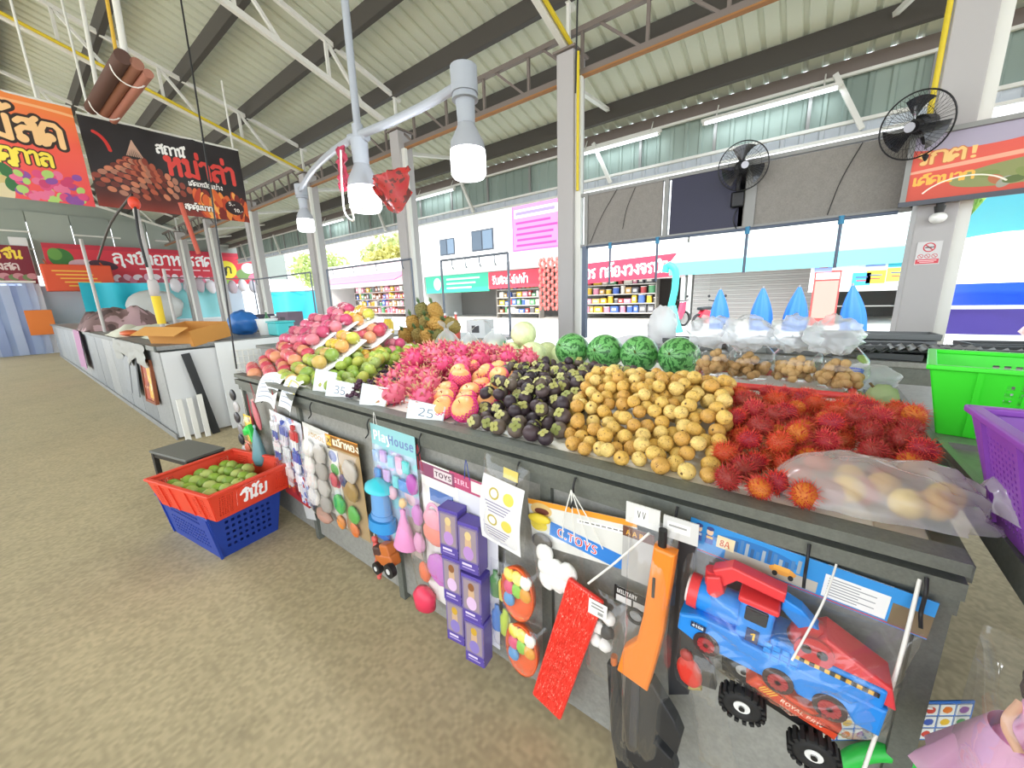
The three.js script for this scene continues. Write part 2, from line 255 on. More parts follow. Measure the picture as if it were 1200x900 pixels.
// ---------- fluorescent battens ----------
function batten(x0, x1, y, z, label) {
  const l = Math.abs(x1 - x0), t = thing('tube_light', label, 'lamp', [(x0 + x1) / 2, y, z], 0, 'tube lights under the eave');
  part('batten', box(l + 0.06, 0.035, 0.05, 0, 0.04, 0), mSteelWhite, t); part('end_cap', box(0.03, 0.04, 0.04, -l / 2, 0.01, 0), mSteelWhite, t); part('end_cap', box(0.03, 0.04, 0.04, l / 2, 0.01, 0), mSteelWhite, t);
  for (const s of [-0.4, 0.4]) part('hanger', rod([s * l, 0.05, -0.02], [s * l, 0.22, -0.12], 0.008), mSteelWhite, t); part('lamp_tube', cyl(0.016, 0.016, l - 0.03, 0, 0, 0.005, 10, 0, 0, PI / 2), mTube, t);
  const L = new THREE.RectAreaLight(0xeaf6ff, 6, l, 0.04); L.position.set(0, -0.03, 0.02); L.rotation.x = -PI / 2 + 0.5; L.name = 'tube_glow'; t.add(L);
}
batten(-3.3, -2.0, 3.46, -6.12, 'lit tube light on the eave beside the signboard column');
batten(-1.42, -0.05, 3.43, -6.12, 'lit tube light on the eave above the black wall fans');
batten(-7.4, -6.1, 3.46, -6.12, 'lit tube light on the eave behind the red ribbon');
batten(-11.6, -10.3, 3.46, -6.12, 'lit tube light on the eave behind the small bulb');

// ---------- signboards between the two nearest columns ----------
{
  const s = thing('signboard', 'row of blank grey panels and one navy panel in a steel frame between columns', 'signboard', [0, 0, -4.15]);
  const grey = mat(0x9c9791, 0.75, 0, { map: fieldTex(128, (u, v) => { const k = 0.86 + 0.015 * fbm(u, v, 30, 2) + 0.05 * tn(u, v, 250, 7); return [k, k, k]; }) });
  part('panel', boxUV(box(0.8, 0.5, 0.03, -1.69, 2.09, 0), 0.5), grey, s); part('panel', box(0.62, 0.52, 0.03, -0.9, 2.08, 0), mat(0x1d1d3a, 0.5), s);
  part('panel', boxUV(box(0.96, 0.5, 0.03, -0.05, 2.08, 0), 0.5), grey, s); part('panel', boxUV(box(0.09, 0.5, 0.03, -0.58, 2.08, 0), 0.5), grey, s);
  part('frame_rail', box(2.72, 0.03, 0.05, -0.88, 2.355, 0), mGrey, s); part('frame_rail', box(2.72, 0.03, 0.05, -0.88, 1.825, 0), mGrey, s);
  for (const x of [-2.1, -1.25, -0.56, -0.52, 0.44]) part('frame_post', box(0.04, 0.56, 0.045, x, 2.09, 0.01), mGrey, s);
  for (const [x0, y0, x1, y1] of [[-2.05, 1.85, -1.75, 2.35], [-1.68, 1.95, -1.56, 2.33], [0.0, 1.85, 0.15, 2.33]]) part('wire', tube([[x0, y0, 0.025], [(x0 + x1) / 2 - 0.02, (y0 + y1) / 2, 0.03], [x1, y1, 0.025]], 0.003, 4), mat(0x222222, 0.6), s);
  // frame of pipes under the boards
  const p = thing('pipe_frame', 'dark pipe frame with blue tape hanging under the grey signboards', 'frame', [0, 0, -4.05]);
  const mp = mat(0x5b6578, 0.5, 0.3), tape = mat(0x2b7fa8, 0.5);
  part('rail', tube([[-2.1, 1.8, 0], [-1, 1.8, 0], [0.4, 1.8, 0]], 0.014, 6), mp, p); part('post', box(0.05, 1.0, 0.05, -2.07, 1.31, 0), mp, p);
  for (const x of [-1.78, -1.29, -0.53, 0.09]) { const dl = x > -0.6 ? 0.38 : 0.42; part('drop_pipe', rod([x, 1.82, 0], [x, 1.82 - dl, 0], 0.012), mp, p); part('tape', cyl(0.02, 0.02, 0.06, x, 1.79, 0, 8), tape, p); }
}
// red poster on the column
{
  const m = print(1024, 300, (x, w, h) => {
    const g = x.createLinearGradient(0, 0, 0, h); g.addColorStop(0, '#d5584e'); g.addColorStop(0.5, '#dd5a49'); g.addColorStop(1, '#c8503f'); x.fillStyle = g; x.fillRect(0, 0, w, h);
    blob(x, 120, 20, 200, 60, '#a9a0b4', 0.1); blob(x, 300, 215, 190, 55, '#8a8f5a', -0.1); blob(x, 480, 220, 110, 60, '#8d7d7a'); blob(x, 250, 140, 300, 10, '#e7a58a', -0.1); blob(x, 720, 230, 180, 60, '#6f7d4a'); blob(x, 880, 210, 110, 60, '#a5412f');
    for (let k = 0; k < 40; k++) blob(x, 200 + 20 * k, 215 + 45 * Math.sin(k * 7), 26, 16, ['#7f8b4d', '#b36a45', '#9c9c8c', '#5d6d3c'][k % 4], k);
    thai(x, 'รกต', 20, 130, 52, 10, '#f4c27a', '#c5703f', 16); words(x, '!', 145, 132, 76, '#f4c27a'); thai(x, 'เนื้อย่าง', 330, 130, 92, 16, '#f1d6a0', '#b9583a', 26); thai(x, 'เด็ดมาก', 18, 225, 34, 8, '#f2b44e');
    x.strokeStyle = '#f6e9d8'; x.lineWidth = 6; x.beginPath(); x.arc(150, 330, 120, 3.7, 5.6); x.stroke();
  }, 0.6);
  const b = thing('poster_banner', 'red food poster with yellow brush lettering across the column', 'banner', [0, 0, -3.98]);
  part('vinyl', box(1.9, 0.4, 0.006, 1.36, 2.05, 0), m, b); part('frame_rail', box(1.95, 0.03, 0.03, 1.36, 1.835, 0.01), mat(0x4a4d57, 0.5), b); part('frame_rail', box(1.95, 0.03, 0.03, 1.36, 2.265, 0.01), mGrey, b); part('frame_post', box(0.03, 0.46, 0.03, 0.405, 2.05, 0), mGrey, b);
}
// ---------- wall fans ----------
function fan(label, p, ry, rx, s) {
  const t = thing('wall_fan', label, 'fan', p, [rx, ry, 0], 'black wall fans on the signboards'); t.scale.setScalar(s); const k = mat(0x17171b, 0.4, 0.2);
  part('motor', mg([cyl(0.07, 0.055, 0.14, 0, 0, -0.1, 18, PI / 2), sph(0.07, 0, 0, -0.03, [1, 1, 0.4])]), k, t);
  part('neck', tube([[0, -0.03, -0.12], [0, -0.16, -0.14], [0, -0.24, -0.13]], 0.022, 8), k, t); part('wall_mount', rbox(0.12, 0.16, 0.08, 0, -0.3, -0.14, 0.02), k, t);
  for (let i = 0; i < 3; i++) part('blade', tr(sheet(6, 6, (u, v) => { const a = -0.55 + 1.1 * u * (0.5 + 0.5 * v), r = 0.03 + 0.17 * v; return [Math.sin(a) * r, Math.cos(a) * r, (u - 0.5) * 0.05]; }), 0, 0, 0.02, 0, 0, i * 2.094), mat(0x24252c, 0.25, 0, { clearcoat: 0.5 }), t);
  part('hub', cyl(0.04, 0.045, 0.05, 0, 0, 0.03, 16, PI / 2), k, t);
  const cage = []; for (let i = 0; i < 44; i++) { const a = i / 44 * 2 * PI, c = Math.cos(a), q = Math.sin(a); cage.push(tube([[c * 0.035, q * 0.035, 0.09], [c * 0.15, q * 0.15, 0.085], [c * 0.228, q * 0.228, 0.03]], 0.0014, 3, 4)); cage.push(tube([[c * 0.06, q * 0.06, -0.05], [c * 0.17, q * 0.17, -0.04], [c * 0.228, q * 0.228, 0.02]], 0.0014, 3, 4)); }
  for (const [r, z] of [[0.23, 0.025], [0.15, 0.085]]) cage.push(tr(new THREE.TorusGeometry(r, r > 0.2 ? 0.006 : 0.0016, 5, 40), 0, 0, z));
  part('cage', mg(cage), k, t); part('badge', cyl(0.034, 0.034, 0.008, 0, 0, 0.094, 16, PI / 2), mat(0xb9b9c4, 0.4), t);
  part('cord', tube([[0.02, -0.36, -0.14], [-0.03, -0.5, -0.12], [0.02, -0.62, -0.13]], 0.006, 5), k, t);
}
fan('black wall fan turned to the side in front of the navy panel', [-0.6, 2.29, -3.98], 0.35, 0.1, 0.8);
fan('black wall fan at the corner of the red poster', [0.4, 2.3, -3.86], -0.55, 0.3, 0.84);

// ---------- far end wall ----------
{
  const w = new THREE.Group(); w.name = 'wall_left'; w.userData.kind = 'structure'; scene.add(w);
  part('wall_base', box(0.15, 2.1, 7.5, -19.5, 1.05, -2.7), mat(0xb9c4cc, 0.8), w);
  const gp = [0x9aa39b, 0xa4aca4, 0x939c95].map((c) => mat(c, 0.7)); for (let i = 0; i < 12; i++) part('cladding_panel', box(0.06, 1.9, 0.9, -19.42, 3.35, 2.2 - i * 0.92), gp[i % 3], w); part('cladding_panel', box(0.06, 2.4, 11, -19.48, 5.2, -2.8), gp[0], w);
  for (let i = 0; i < 10; i++) part('cladding_rail', box(0.05, 0.05, 1.1, -19.36, [3.7, 3.2][i % 2], 1.5 - Math.floor(i / 2) * 2), mSteelWhite, w);
  part('pillar', box(0.3, 3.5, 0.35, -19.3, 1.75, -0.75), mat(0xe4e4e6, 0.7), w);
}
const redBanner = print(1536, 336, (x, w, h) => {
  rect(x, 0, 0, w, h, '#d63a49'); rect(x, 0, 0, w, 40, '#c23447'); blob(x, 90, 120, 70, 80, '#3f7a3c'); blob(x, 60, 90, 40, 50, '#6aa04c'); blob(x, 240, 190, 120, 60, '#d9b2bc', 0.2); blob(x, 330, 170, 90, 40, '#4b3340', 0.2);
  for (let k = 0; k < 26; k++) blob(x, 330 + 34 * k, 290 + 20 * Math.sin(k * 3), 34, 26, ['#e8b4c4', '#d9748c', '#f0dfe4', '#b85a6a'][k % 4], k);
  thai(x, 'ลุงชิงอาหารสด', 400, 150, 86, 17, '#ffffff'); for (let k = 0; k < 8; k++) rect(x, 560 + 80 * k, 190, 60, 12, '#f2c9cf');
  blob(x, 1255, 180, 85, 95, '#e8d63a'); thai(x, 'ถูก', 1190, 215, 64, 14, '#2d2b28'); blob(x, 1400, 230, 70, 60, '#7a9a5a'); blob(x, 1460, 160, 70, 60, '#dfe3e2'); blob(x, 1500, 270, 60, 50, '#ef7f98'); blob(x, 1240, 310, 60, 24, '#8fb34a');
}, 0.6);
solo('market_banner', box(5.85, 1.22, 0.03), redBanner, 'long red food banner with a yellow badge on the far end wall', 'banner', [-19.1, 2.77, -4.1], PI / 2);
solo('market_banner', box(1.9, 1.1, 0.03), print(512, 300, (x, w, h) => { rect(x, 0, 0, w, h, '#7b1f34'); thai(x, 'อาหารจีน', 150, 100, 60, 14, '#f3d64a'); thai(x, 'ของสด', 250, 190, 46, 10, '#d9c9c9'); for (let k = 0; k < 9; k++) blob(x, 300 + 24 * k, 260 - 10 * (k % 3), 30, 24, ['#a9576a', '#6f8a5a', '#c48a92'][k % 3]); }), 'dark red banner with yellow lettering beside the white pillar', 'banner', [-19.1, 2.7, 0.05], PI / 2);

// ---------- main fruit counter ----------
const steelMap = fieldTex(256, (u, v) => { const k = 0.8 + 0.03 * fbm(u, v, 8, 2) + 0.03 * tn(u, v, 90, 5) + 0.03 * tn(u, v, 256, 6); return [k * 1.0, k * 1.0, k * 0.985]; });
const mSteel = mat(0xb4b5b5, 0.42, 0.45, { map: steelMap }), mSteelRail = mat(0x868b86, 0.45, 0.3, { map: steelMap }), mPanel = mat(0xb6b6b2, 0.5, 0.1, { map: steelMap }), mWhitePl = mat(0xe9e8e2, 0.55), mBlack = mat(0x1a1a1c, 0.5);
{
  const c = thing('fruit_counter', 'long grey steel market counter heaped with fruit and hung with toys', 'counter', [0, 0, 0]);
  const X0 = -2.87, X1 = 0.235, Z0 = -0.85, Z1 = -2.5;
  part('table_top', boxUV(box(X1 - X0, 0.03, Z0 - Z1 - 0.04, (X0 + X1) / 2, 0.845, (Z0 + Z1) / 2), 0.6), mWhitePl, c);
  part('front_rail', boxUV(box(X1 - X0, 0.022, 0.05, (X0 + X1) / 2, 0.868, Z0 + 0.0), 0.3), mSteelRail, c); part('front_rail', boxUV(box(X1 - X0, 0.03, 0.03, (X0 + X1) / 2, 0.83, Z0 + 0.012), 0.3), mSteelRail, c);
  part('front_rail', boxUV(box(X1 - X0, 0.035, 0.02, (X0 + X1) / 2, 0.795, Z0 + 0.002), 0.3), mSteelRail, c);
  const n = 4, w = (X1 - X0) / n; for (let i = 0; i < n; i++) { part('front_panel', boxUV(box(w - 0.012, 0.74, 0.015, X0 + (i + 0.5) * w, 0.4, Z0 - 0.02), 0.6), mPanel, c); }
  for (let i = 0; i <= n; i++) part('upright', boxUV(box(0.035, 0.8, 0.03, X0 + 0.02 + i * (X1 - X0 - 0.04) / n, 0.4, Z0 - 0.012), 0.3), mSteelRail, c);
  part('end_panel', boxUV(box(0.015, 0.78, Z0 - Z1 - 0.08, X0 + 0.01, 0.42, (Z0 + Z1) / 2), 0.6), mPanel, c);
  part('end_panel', box(0.015, 0.78, Z0 - Z1 - 0.08, X1 - 0.01, 0.42, (Z0 + Z1) / 2), mat(0x3a3b3c, 0.6, 0.2), c); part('end_rail', boxUV(box(0.04, 0.03, Z0 - Z1, X1 - 0.01, 0.85, (Z0 + Z1) / 2)), mSteelRail, c);
  for (const z of [Z1 + 0.05]) for (const x of [X0 + 0.1, -1.3, X1 - 0.1]) part('rear_leg', box(0.04, 0.83, 0.04, x, 0.415, z), mSteelRail, c);
  for (let i = 0; i < 9; i++) part('hook', tube([[0, 0, 0.018], [0, -0.02, 0.03], [0, -0.06, 0.03], [0, -0.075, 0.045]], 0.003, 5), mBlack, c, [[-2.4, -1.85, -1.37, -1.05, -0.62, -0.44, -0.19, 0.04, 0.19][i], 0.84, Z0 + 0.012]);
}
// liners and trays under the piles
const TY = 0.86;
solo('tray_liner', rbox(0.98, 0.012, 0.55, -0.36, TY + 0.006, -1.16, 0.004), mWhitePl, 'white plastic sheet under the longkong and rambutan piles', 'liner');
solo('tray_liner', rbox(0.75, 0.012, 0.3, -1.35, TY + 0.006, -1.04, 0.004), mWhitePl, 'white foam sheet under the dragon fruit at the counter edge', 'liner');

// ---------- piles ----------
const inside = (poly, x, z) => { let c = false; for (let i = 0, j = poly.length - 1; i < poly.length; j = i++) { const [a, b] = poly[i], [d, e] = poly[j]; if ((b > z) !== (e > z) && x < (d - a) * (z - b) / (e - b) + a) c = !c; } return c; };
function heap(poly, r, top, s, tries = 5000, y0 = TY + 0.012) {
  const q = rng(s), xs = poly.map((p) => p[0]), zs = poly.map((p) => p[1]), x0 = Math.min(...xs), x1 = Math.max(...xs), z0 = Math.min(...zs), z1 = Math.max(...zs), out = [];
  const rest = (x, z, R0) => { let y = y0 + R0; for (const o of out) { const d2 = (o[0] - x) ** 2 + (o[2] - z) ** 2, D = o[3] + R0; if (d2 < D * D) y = Math.max(y, o[1] + Math.sqrt(D * D - d2)); } return y; };
  let miss = 0;
  while (miss < 90 && out.length < 900) {
    let best = null, bs = 1e9; const R0 = r * (0.9 + 0.2 * q());
    for (let k = 0; k < 60; k++) {
      const x = x0 + (x1 - x0) * q(), z = z0 + (z1 - z0) * q(); if (!inside(poly, x, z)) continue; const y = rest(x, z, R0);
      if (y + R0 * 0.6 > Math.max(top(x, z), y0 + R0 * 1.7)) continue; const sc = y + 0.1 * (z1 - z) * 0; if (sc < bs) { bs = sc; best = [x, y, z, R0]; }
    }
    if (best) { out.push(best); miss = 0; } else miss++;
  }
  return out.filter((o) => { let n = 0; for (const p of out) if (p[1] > o[1] + r * 0.4 && (p[0] - o[0]) ** 2 + (p[2] - o[2]) ** 2 < (1.9 * r) ** 2) n++; return n < 4; });
}
const smooth = (a, b, x) => { const t = Math.min(1, Math.max(0, (x - a) / (b - a))); return t * t * (3 - 2 * t); };
// a ridge that climbs from the front edge and falls away at the back
const ridge = (h, zf, zr, zb, hb = 0) => (x, z) => TY + 0.05 + h * (z > zr ? smooth(zf, zr, z) : 1 - (1 - hb) * smooth(zr, zb, z)) + 0.012 * nz(x * 9, z * 9, h);
const spin = () => [rr(0, 6.28), rr(0, 6.28), rr(0, 6.28)];

// longkong
{
  const spots = fieldTex(128, (u, v) => { const k = Math.max(0, fbm(u, v, 60, 3) - 0.6) * 1.2, a = 0.06 * fbm(u, v, 16, 9); return [0.95 + a - 0.5 * k, 0.93 + a - 0.6 * k, 0.9 + a - 0.6 * k]; });
  const ms = [0xe8c56c, 0xdfb65c, 0xecd080, 0xd6a856].map((c) => mat(c, 0.55, 0, { map: spots }));
  const gs = [1, 2, 3].map((s) => lump(1, 16, (v) => 1 + 0.05 * nz(v.x * 1.6 + s * 9, v.y * 1.6, v.z * 1.6)));
  const scar = tr(sph(0.16, 0, 0.98, 0, [1, 0.35, 1], 8)), ms2 = mat(0x6b5130, 0.8);
  const poly = [[-0.5, -0.885], [-0.13, -0.885], [-0.165, -1.2], [-0.2, -1.52], [-0.5, -1.56], [-0.63, -1.4], [-0.6, -1.1]];
  heap(poly, 0.0205, ridge(0.13, -0.83, -1.3, -1.62, 0.45), 11).forEach((o, i) => {
    const t = thing('longkong', 'round tan longkong fruit in the heaped golden pile', 'fruit', [o[0], o[1], o[2]], spin(), 'longkong pile'); t.scale.setScalar(o[3]);
    part('peel', gs[i % 3], ms[i % 4], t); part('stem_scar', scar, ms2, t);
  });
}
// rambutan
{
  const mk = (s, tip) => {
    const q = rng(s), hs = []; for (let i = 0; i < 240; i++) {
      const y = 1 - 2 * (i + 0.5) / 240, a = i * 2.39996 + q() * 0.3, c = Math.sqrt(1 - y * y), d = V(c * Math.cos(a), y * 1.1, c * Math.sin(a)), side = V(q() - 0.5, q() - 0.6, q() - 0.5).multiplyScalar(0.9);
      const l = 0.3 + 0.2 * q(), p0 = d.clone().multiplyScalar(0.93), p1 = d.clone().multiplyScalar(1 + l * 0.55).addScaledVector(side, 0.3), p2 = d.clone().multiplyScalar(1 + l * 0.85).addScaledVector(side, 0.9);
      const u = V(d.z, 0.2, -d.x).normalize().multiplyScalar(0.042), w = u.clone().cross(d).normalize().multiplyScalar(0.042), pos = [], col = [];
      const tri = (A, B, C, ca, cb, cc) => { pos.push(...A.toArray(), ...B.toArray(), ...C.toArray()); col.push(...ca, ...cb, ...cc); };
      const b0 = lin(0xd8344c), b1 = lin(0xe05a48), t0 = lin(tip);
      const A = p0.clone().add(u), B = p0.clone().add(w), C = p0.clone().sub(u).sub(w), A1 = p1.clone().addScaledVector(u, 0.5), B1 = p1.clone().addScaledVector(w, 0.5), C1 = p1.clone().addScaledVector(u, -0.5);
      for (const [P, Q, P1, Q1] of [[A, B, A1, B1], [B, C, B1, C1], [C, A, C1, A1]]) { tri(P, Q, Q1, b0, b0, b1); tri(P, Q1, P1, b0, b1, b1); tri(P1, Q1, p2, b1, b1, t0); }
      const g = new THREE.BufferGeometry(); g.setAttribute('position', new THREE.Float32BufferAttribute(pos, 3)); g.setAttribute('color', new THREE.Float32BufferAttribute(col, 3)); g.computeVertexNormals(); hs.push(g);
    }
    return mg(hs);
  };
  const hair = [mk(1, 0xd0a850), mk(2, 0xc0b860), mk(3, 0xd07848), mk(4, 0xa0aa60)], skin = ['#a8242e', '#b8461f', '#981c2e', '#8f2e26', '#c9701f'].map((c) => mat(c, 0.6)), body = lump(1, 14, (v) => 1 + 0.04 * nz(v.x * 4, v.y * 4, v.z * 4), [0.96, 1.1, 0.96]), hm = [0xffffff, 0xffd9c0, 0xe8b8b0, 0xffe8a0, 0xd8a8b0].map((c) => VC(0.6, { color: c }));
  const poly = [[-0.13, -0.885], [0.02, -0.885], [0.13, -0.98], [0.215, -1.1], [0.22, -1.4], [0.14, -1.5], [-0.17, -1.5], [-0.14, -1.2]];
  heap(poly, 0.0265, ridge(0.1, -0.86, -1.25, -1.7, 0.55), 21).forEach((o, i) => {
    const t = thing('rambutan', 'red hairy rambutan in the heap beside the longkong', 'fruit', [o[0], o[1], o[2]], spin(), 'rambutan heap'); t.scale.setScalar(o[3] * 0.86);
    part('skin', body, skin[i % 5], t); const h = part('hairs', hair[(i * 7) % 4], hm[(i * 3) % 5], t); h.userData.kind = 'stuff';
  });
}
// mangosteen
{
  const ms = [0x46363c, 0x554646, 0x372b32, 0x64564c].map((c) => mat(c, 0.5)), g = lump(1, 16, (v) => 1 - 0.07 * Math.max(0, v.y) ** 3, [1, 0.92, 1]);
  const cal = []; for (let k = 0; k < 4; k++) cal.push(tr(sheet(4, 3, (u, v) => { const a = (u - 0.5) * 1.5, r = 0.14 + 0.58 * v * (1 - 1.6 * (u - 0.5) ** 2); return [Math.sin(a) * r, 0.97 - 0.28 * r * r + 0.07 * v, Math.cos(a) * r]; }), 0, 0, 0, 0, k * PI / 2, 0)); cal.push(cyl(0.1, 0.13, 0.3, 0, 1.02, 0, 8));
  const cg = mg(cal), cm = [0xa6a35c, 0x8c9150, 0xbcb878].map((c) => mat(c, 0.7));
  const poly = [[-0.86, -0.885], [-0.53, -0.885], [-0.63, -1.1], [-0.66, -1.55], [-0.64, -1.78], [-1.27, -1.78], [-1.22, -1.5], [-1.02, -1.2]];
  heap(poly, 0.0255, ridge(0.085, -0.85, -1.15, -1.8, 0.75), 31).forEach((o, i) => {
    const t = thing('mangosteen', 'dark purple mangosteen with green cap in the dark heap', 'fruit', [o[0], o[1], o[2]], [rr(-1.2, 1.2), rr(0, 6.28), rr(-1.2, 1.2)], 'mangosteen heap'); if (i % 2) t.rotation.set(rr(0.3, 1.5), rr(-1, 1.2), rr(-0.5, 0.9)); t.scale.setScalar(o[3]);
    part('rind', g, ms[i % 4], t); part('calyx', cg, cm[i % 3], t);
  });
}
// dragon fruit
{
  const body = lump(1, 18, (v) => 1 + 0.05 * nz(v.x * 3, v.y * 3, v.z * 3), [0.82, 1.06, 0.82]), ms = [0xd84a78, 0xdf6288, 0xcc4068, 0xe07088].map((c) => mat(c, 0.5));
  const mk = (s) => { const q = rng(s), fs = []; for (let i = 0; i < 30; i++) { const y = -0.9 + 1.8 * i / 29, a = i * 2.39996, c = Math.sqrt(1 - y * y) * 0.82; const l = 0.28 + 0.24 * (i / 29) + 0.1 * q(); const g = sheet(2, 3, (u, v) => [(u - 0.5) * 0.42 * (1 - v) ** 0.7, v * l, 0.02 + 0.3 * v * v + 0.04 * Math.cos(u * 6.28)]); const n = g.attributes.position.count, col = []; for (let k = 0; k < n; k++) { const v = Math.min(1, g.attributes.position.getY(k) / l); const A = lin(0xd84c78), B = lin(i > 20 ? 0xc0bc70 : 0xdcae8a), w = v ** 1.6; col.push(...A.map((x, m) => x * (1 - w) + B[m] * w)); } g.setAttribute('color', new THREE.Float32BufferAttribute(col, 3)); fs.push(tr(tr(g, 0, 0, 0, 0.35 - y * 0.5, 0, 0), Math.sin(a) * c, y * 1.02, Math.cos(a) * c, 0, a, 0)); } return mg(fs); };
  const sc = [mk(1), mk(2)], sm = VC(0.55);
  const poly = [[-1.41, -0.9], [-1.13, -0.9], [-1.26, -1.2], [-1.36, -1.42], [-1.1, -1.6], [-1.35, -1.86], [-2.15, -1.86], [-1.95, -1.5], [-1.65, -1.15]];
  heap(poly, 0.05, ridge(0.12, -0.85, -1.4, -1.95, 0.85), 41).forEach((o, i) => {
    const t = thing('dragon_fruit', 'pink scaly dragon fruit in the heap beside the netted apples', 'fruit', [o[0], o[1] - 0.004, o[2]], [rr(0.6, 2.2), rr(0, 6.28), rr(-0.6, 0.6)], 'dragon fruit heap'); t.scale.setScalar(o[3]);
    part('skin', body, ms[i % 4], t); part('scales', sc[i % 2], sm, t).userData.kind = 'stuff';
  });
}
// apples in pink foam nets
{
  const g = lump(1, 20, (v) => 1 - 0.16 * Math.exp(-9 * (v.x * v.x + v.z * v.z)) * (v.y > 0 ? 1 : 0.6), [1, 0.9, 1]);
  const blush = fieldTex(128, (u, v) => { const k = 0.5 + 0.6 * tn(u, v, 5, 2) + 0.2 * nz(u * 90, v * 6, 1); return [0.97, 0.52 + 0.3 * k, 0.34 + 0.18 * k]; }), m = mat(0xffffff, 0.4, 0, { map: blush });
  const net = []; const y1 = 0.45; for (const dir of [1, -1]) for (let k = 0; k < 18; k++) { const pts = []; for (let j = 0; j <= 8; j++) { const y = -0.95 + (y1 + 0.95) * j / 8, a = k / 18 * 6.283 + dir * j * 0.2, r = Math.sqrt(Math.max(0.02, 1 - (y / 0.95) ** 2)) * 1.05; pts.push([Math.cos(a) * r, y * 0.93, Math.sin(a) * r]); } net.push(tube(pts, 0.046, 4, 10)); }
  const ng = mg(net), nm = [mat(0xe83f8e, 0.6), mat(0xf05a8c, 0.6)];
  const P = []; const poly = [[-1.1, -0.91], [-0.87, -0.91], [-1.0, -1.18], [-1.1, -1.42], [-1.34, -1.42], [-1.25, -1.2]];
  heap(poly, 0.046, ridge(0.1, -0.85, -1.15, -1.6, 0.75), 51).forEach((o, i) => {
    const t = thing('apple', 'peach red apple in a pink foam net sleeve', 'fruit', [o[0], o[1], o[2]], [rr(-0.2, 0.9), rr(0, 6.28), rr(-0.3, 0.3)], 'netted apples'); t.scale.setScalar(o[3]);
    part('skin', g, m, t); part('foam_net', ng, nm[i % 2], t); part('stalk', tube([[0, 0.7, 0], [0.02, 0.88, 0], [0.06, 1.0, 0.02]], 0.03, 5), mat(0x5a4326, 0.8), t);
  });
}
// grapes in bunches
{
  const gm = [0x3b2433, 0x4b2c40, 0x57384a].map((c) => mat(c, 0.45)), berry = new THREE.SphereGeometry(0.009, 8, 6), q = rng(5);
  const spots = [[-1.56, -0.96], [-1.47, -0.95], [-1.62, -1.06], [-1.52, -1.05], [-1.72, -1.13], [-1.6, -1.15], [-1.83, -1.24], [-1.7, -1.26], [-1.93, -1.34], [-1.8, -1.36], [-1.63, -0.94]];
  spots.forEach(([x, z], b) => {
    const t = thing('grape_bunch', 'small bunch of dark purple grapes in front of the mandarins', 'fruit', [x, TY + 0.012, z], rr(0, 6), 'grape bunches'); const gs = [];
    for (let i = 0; i < 70; i++) { const a = q() * 6.28, l = Math.sqrt(q()); gs.push(berry.clone().translate(Math.cos(a) * 0.075 * l, 0.009 + 0.05 * (1 - l * l) * q() * 1.1 + (0.02 * (1 - l)), Math.sin(a) * 0.06 * l)); }
    part('berries', mg(gs), gm[b % 3], t).userData.kind = 'stuff'; part('stem', tube([[-0.06, 0.02, 0], [0, 0.055, 0], [0.05, 0.06, 0.01]], 0.003, 5), mat(0x6a6a3a, 0.8), t);
  });
}
// green mandarins
const mandarinG = lump(1, 18, (v) => 1 + 0.012 * nz(v.x * 12, v.y * 12, v.z * 12) - 0.06 * Math.exp(-20 * (v.x * v.x + v.z * v.z)), [1, 0.88, 1]);
{
  const ms = [0x8aa23a, 0x7c9a34, 0x9cae48, 0xa9ac4a, 0x8f9f52].map((c) => mat(c, 0.45)), scar = sph(0.1, 0, 0.84, 0, [1, 0.4, 1], 6), sm = mat(0x59602c, 0.8);
  const poly = [[-2.12, -0.9], [-1.72, -0.9], [-1.78, -1.1], [-2.02, -1.4], [-2.12, -1.75], [-2.55, -1.75], [-2.42, -1.4], [-2.2, -1.15]];
  heap(poly, 0.034, ridge(0.1, -0.85, -1.3, -1.9, 0.9), 61).forEach((o, i) => {
    const t = thing('mandarin', 'green mandarin in the heap between apple packs and grapes', 'fruit', [o[0], o[1], o[2]], spin(), 'green mandarin heap'); t.scale.setScalar(o[3]); part('peel', mandarinG, ms[i % 5], t); part('stem_scar', scar, sm, t);
  });
}
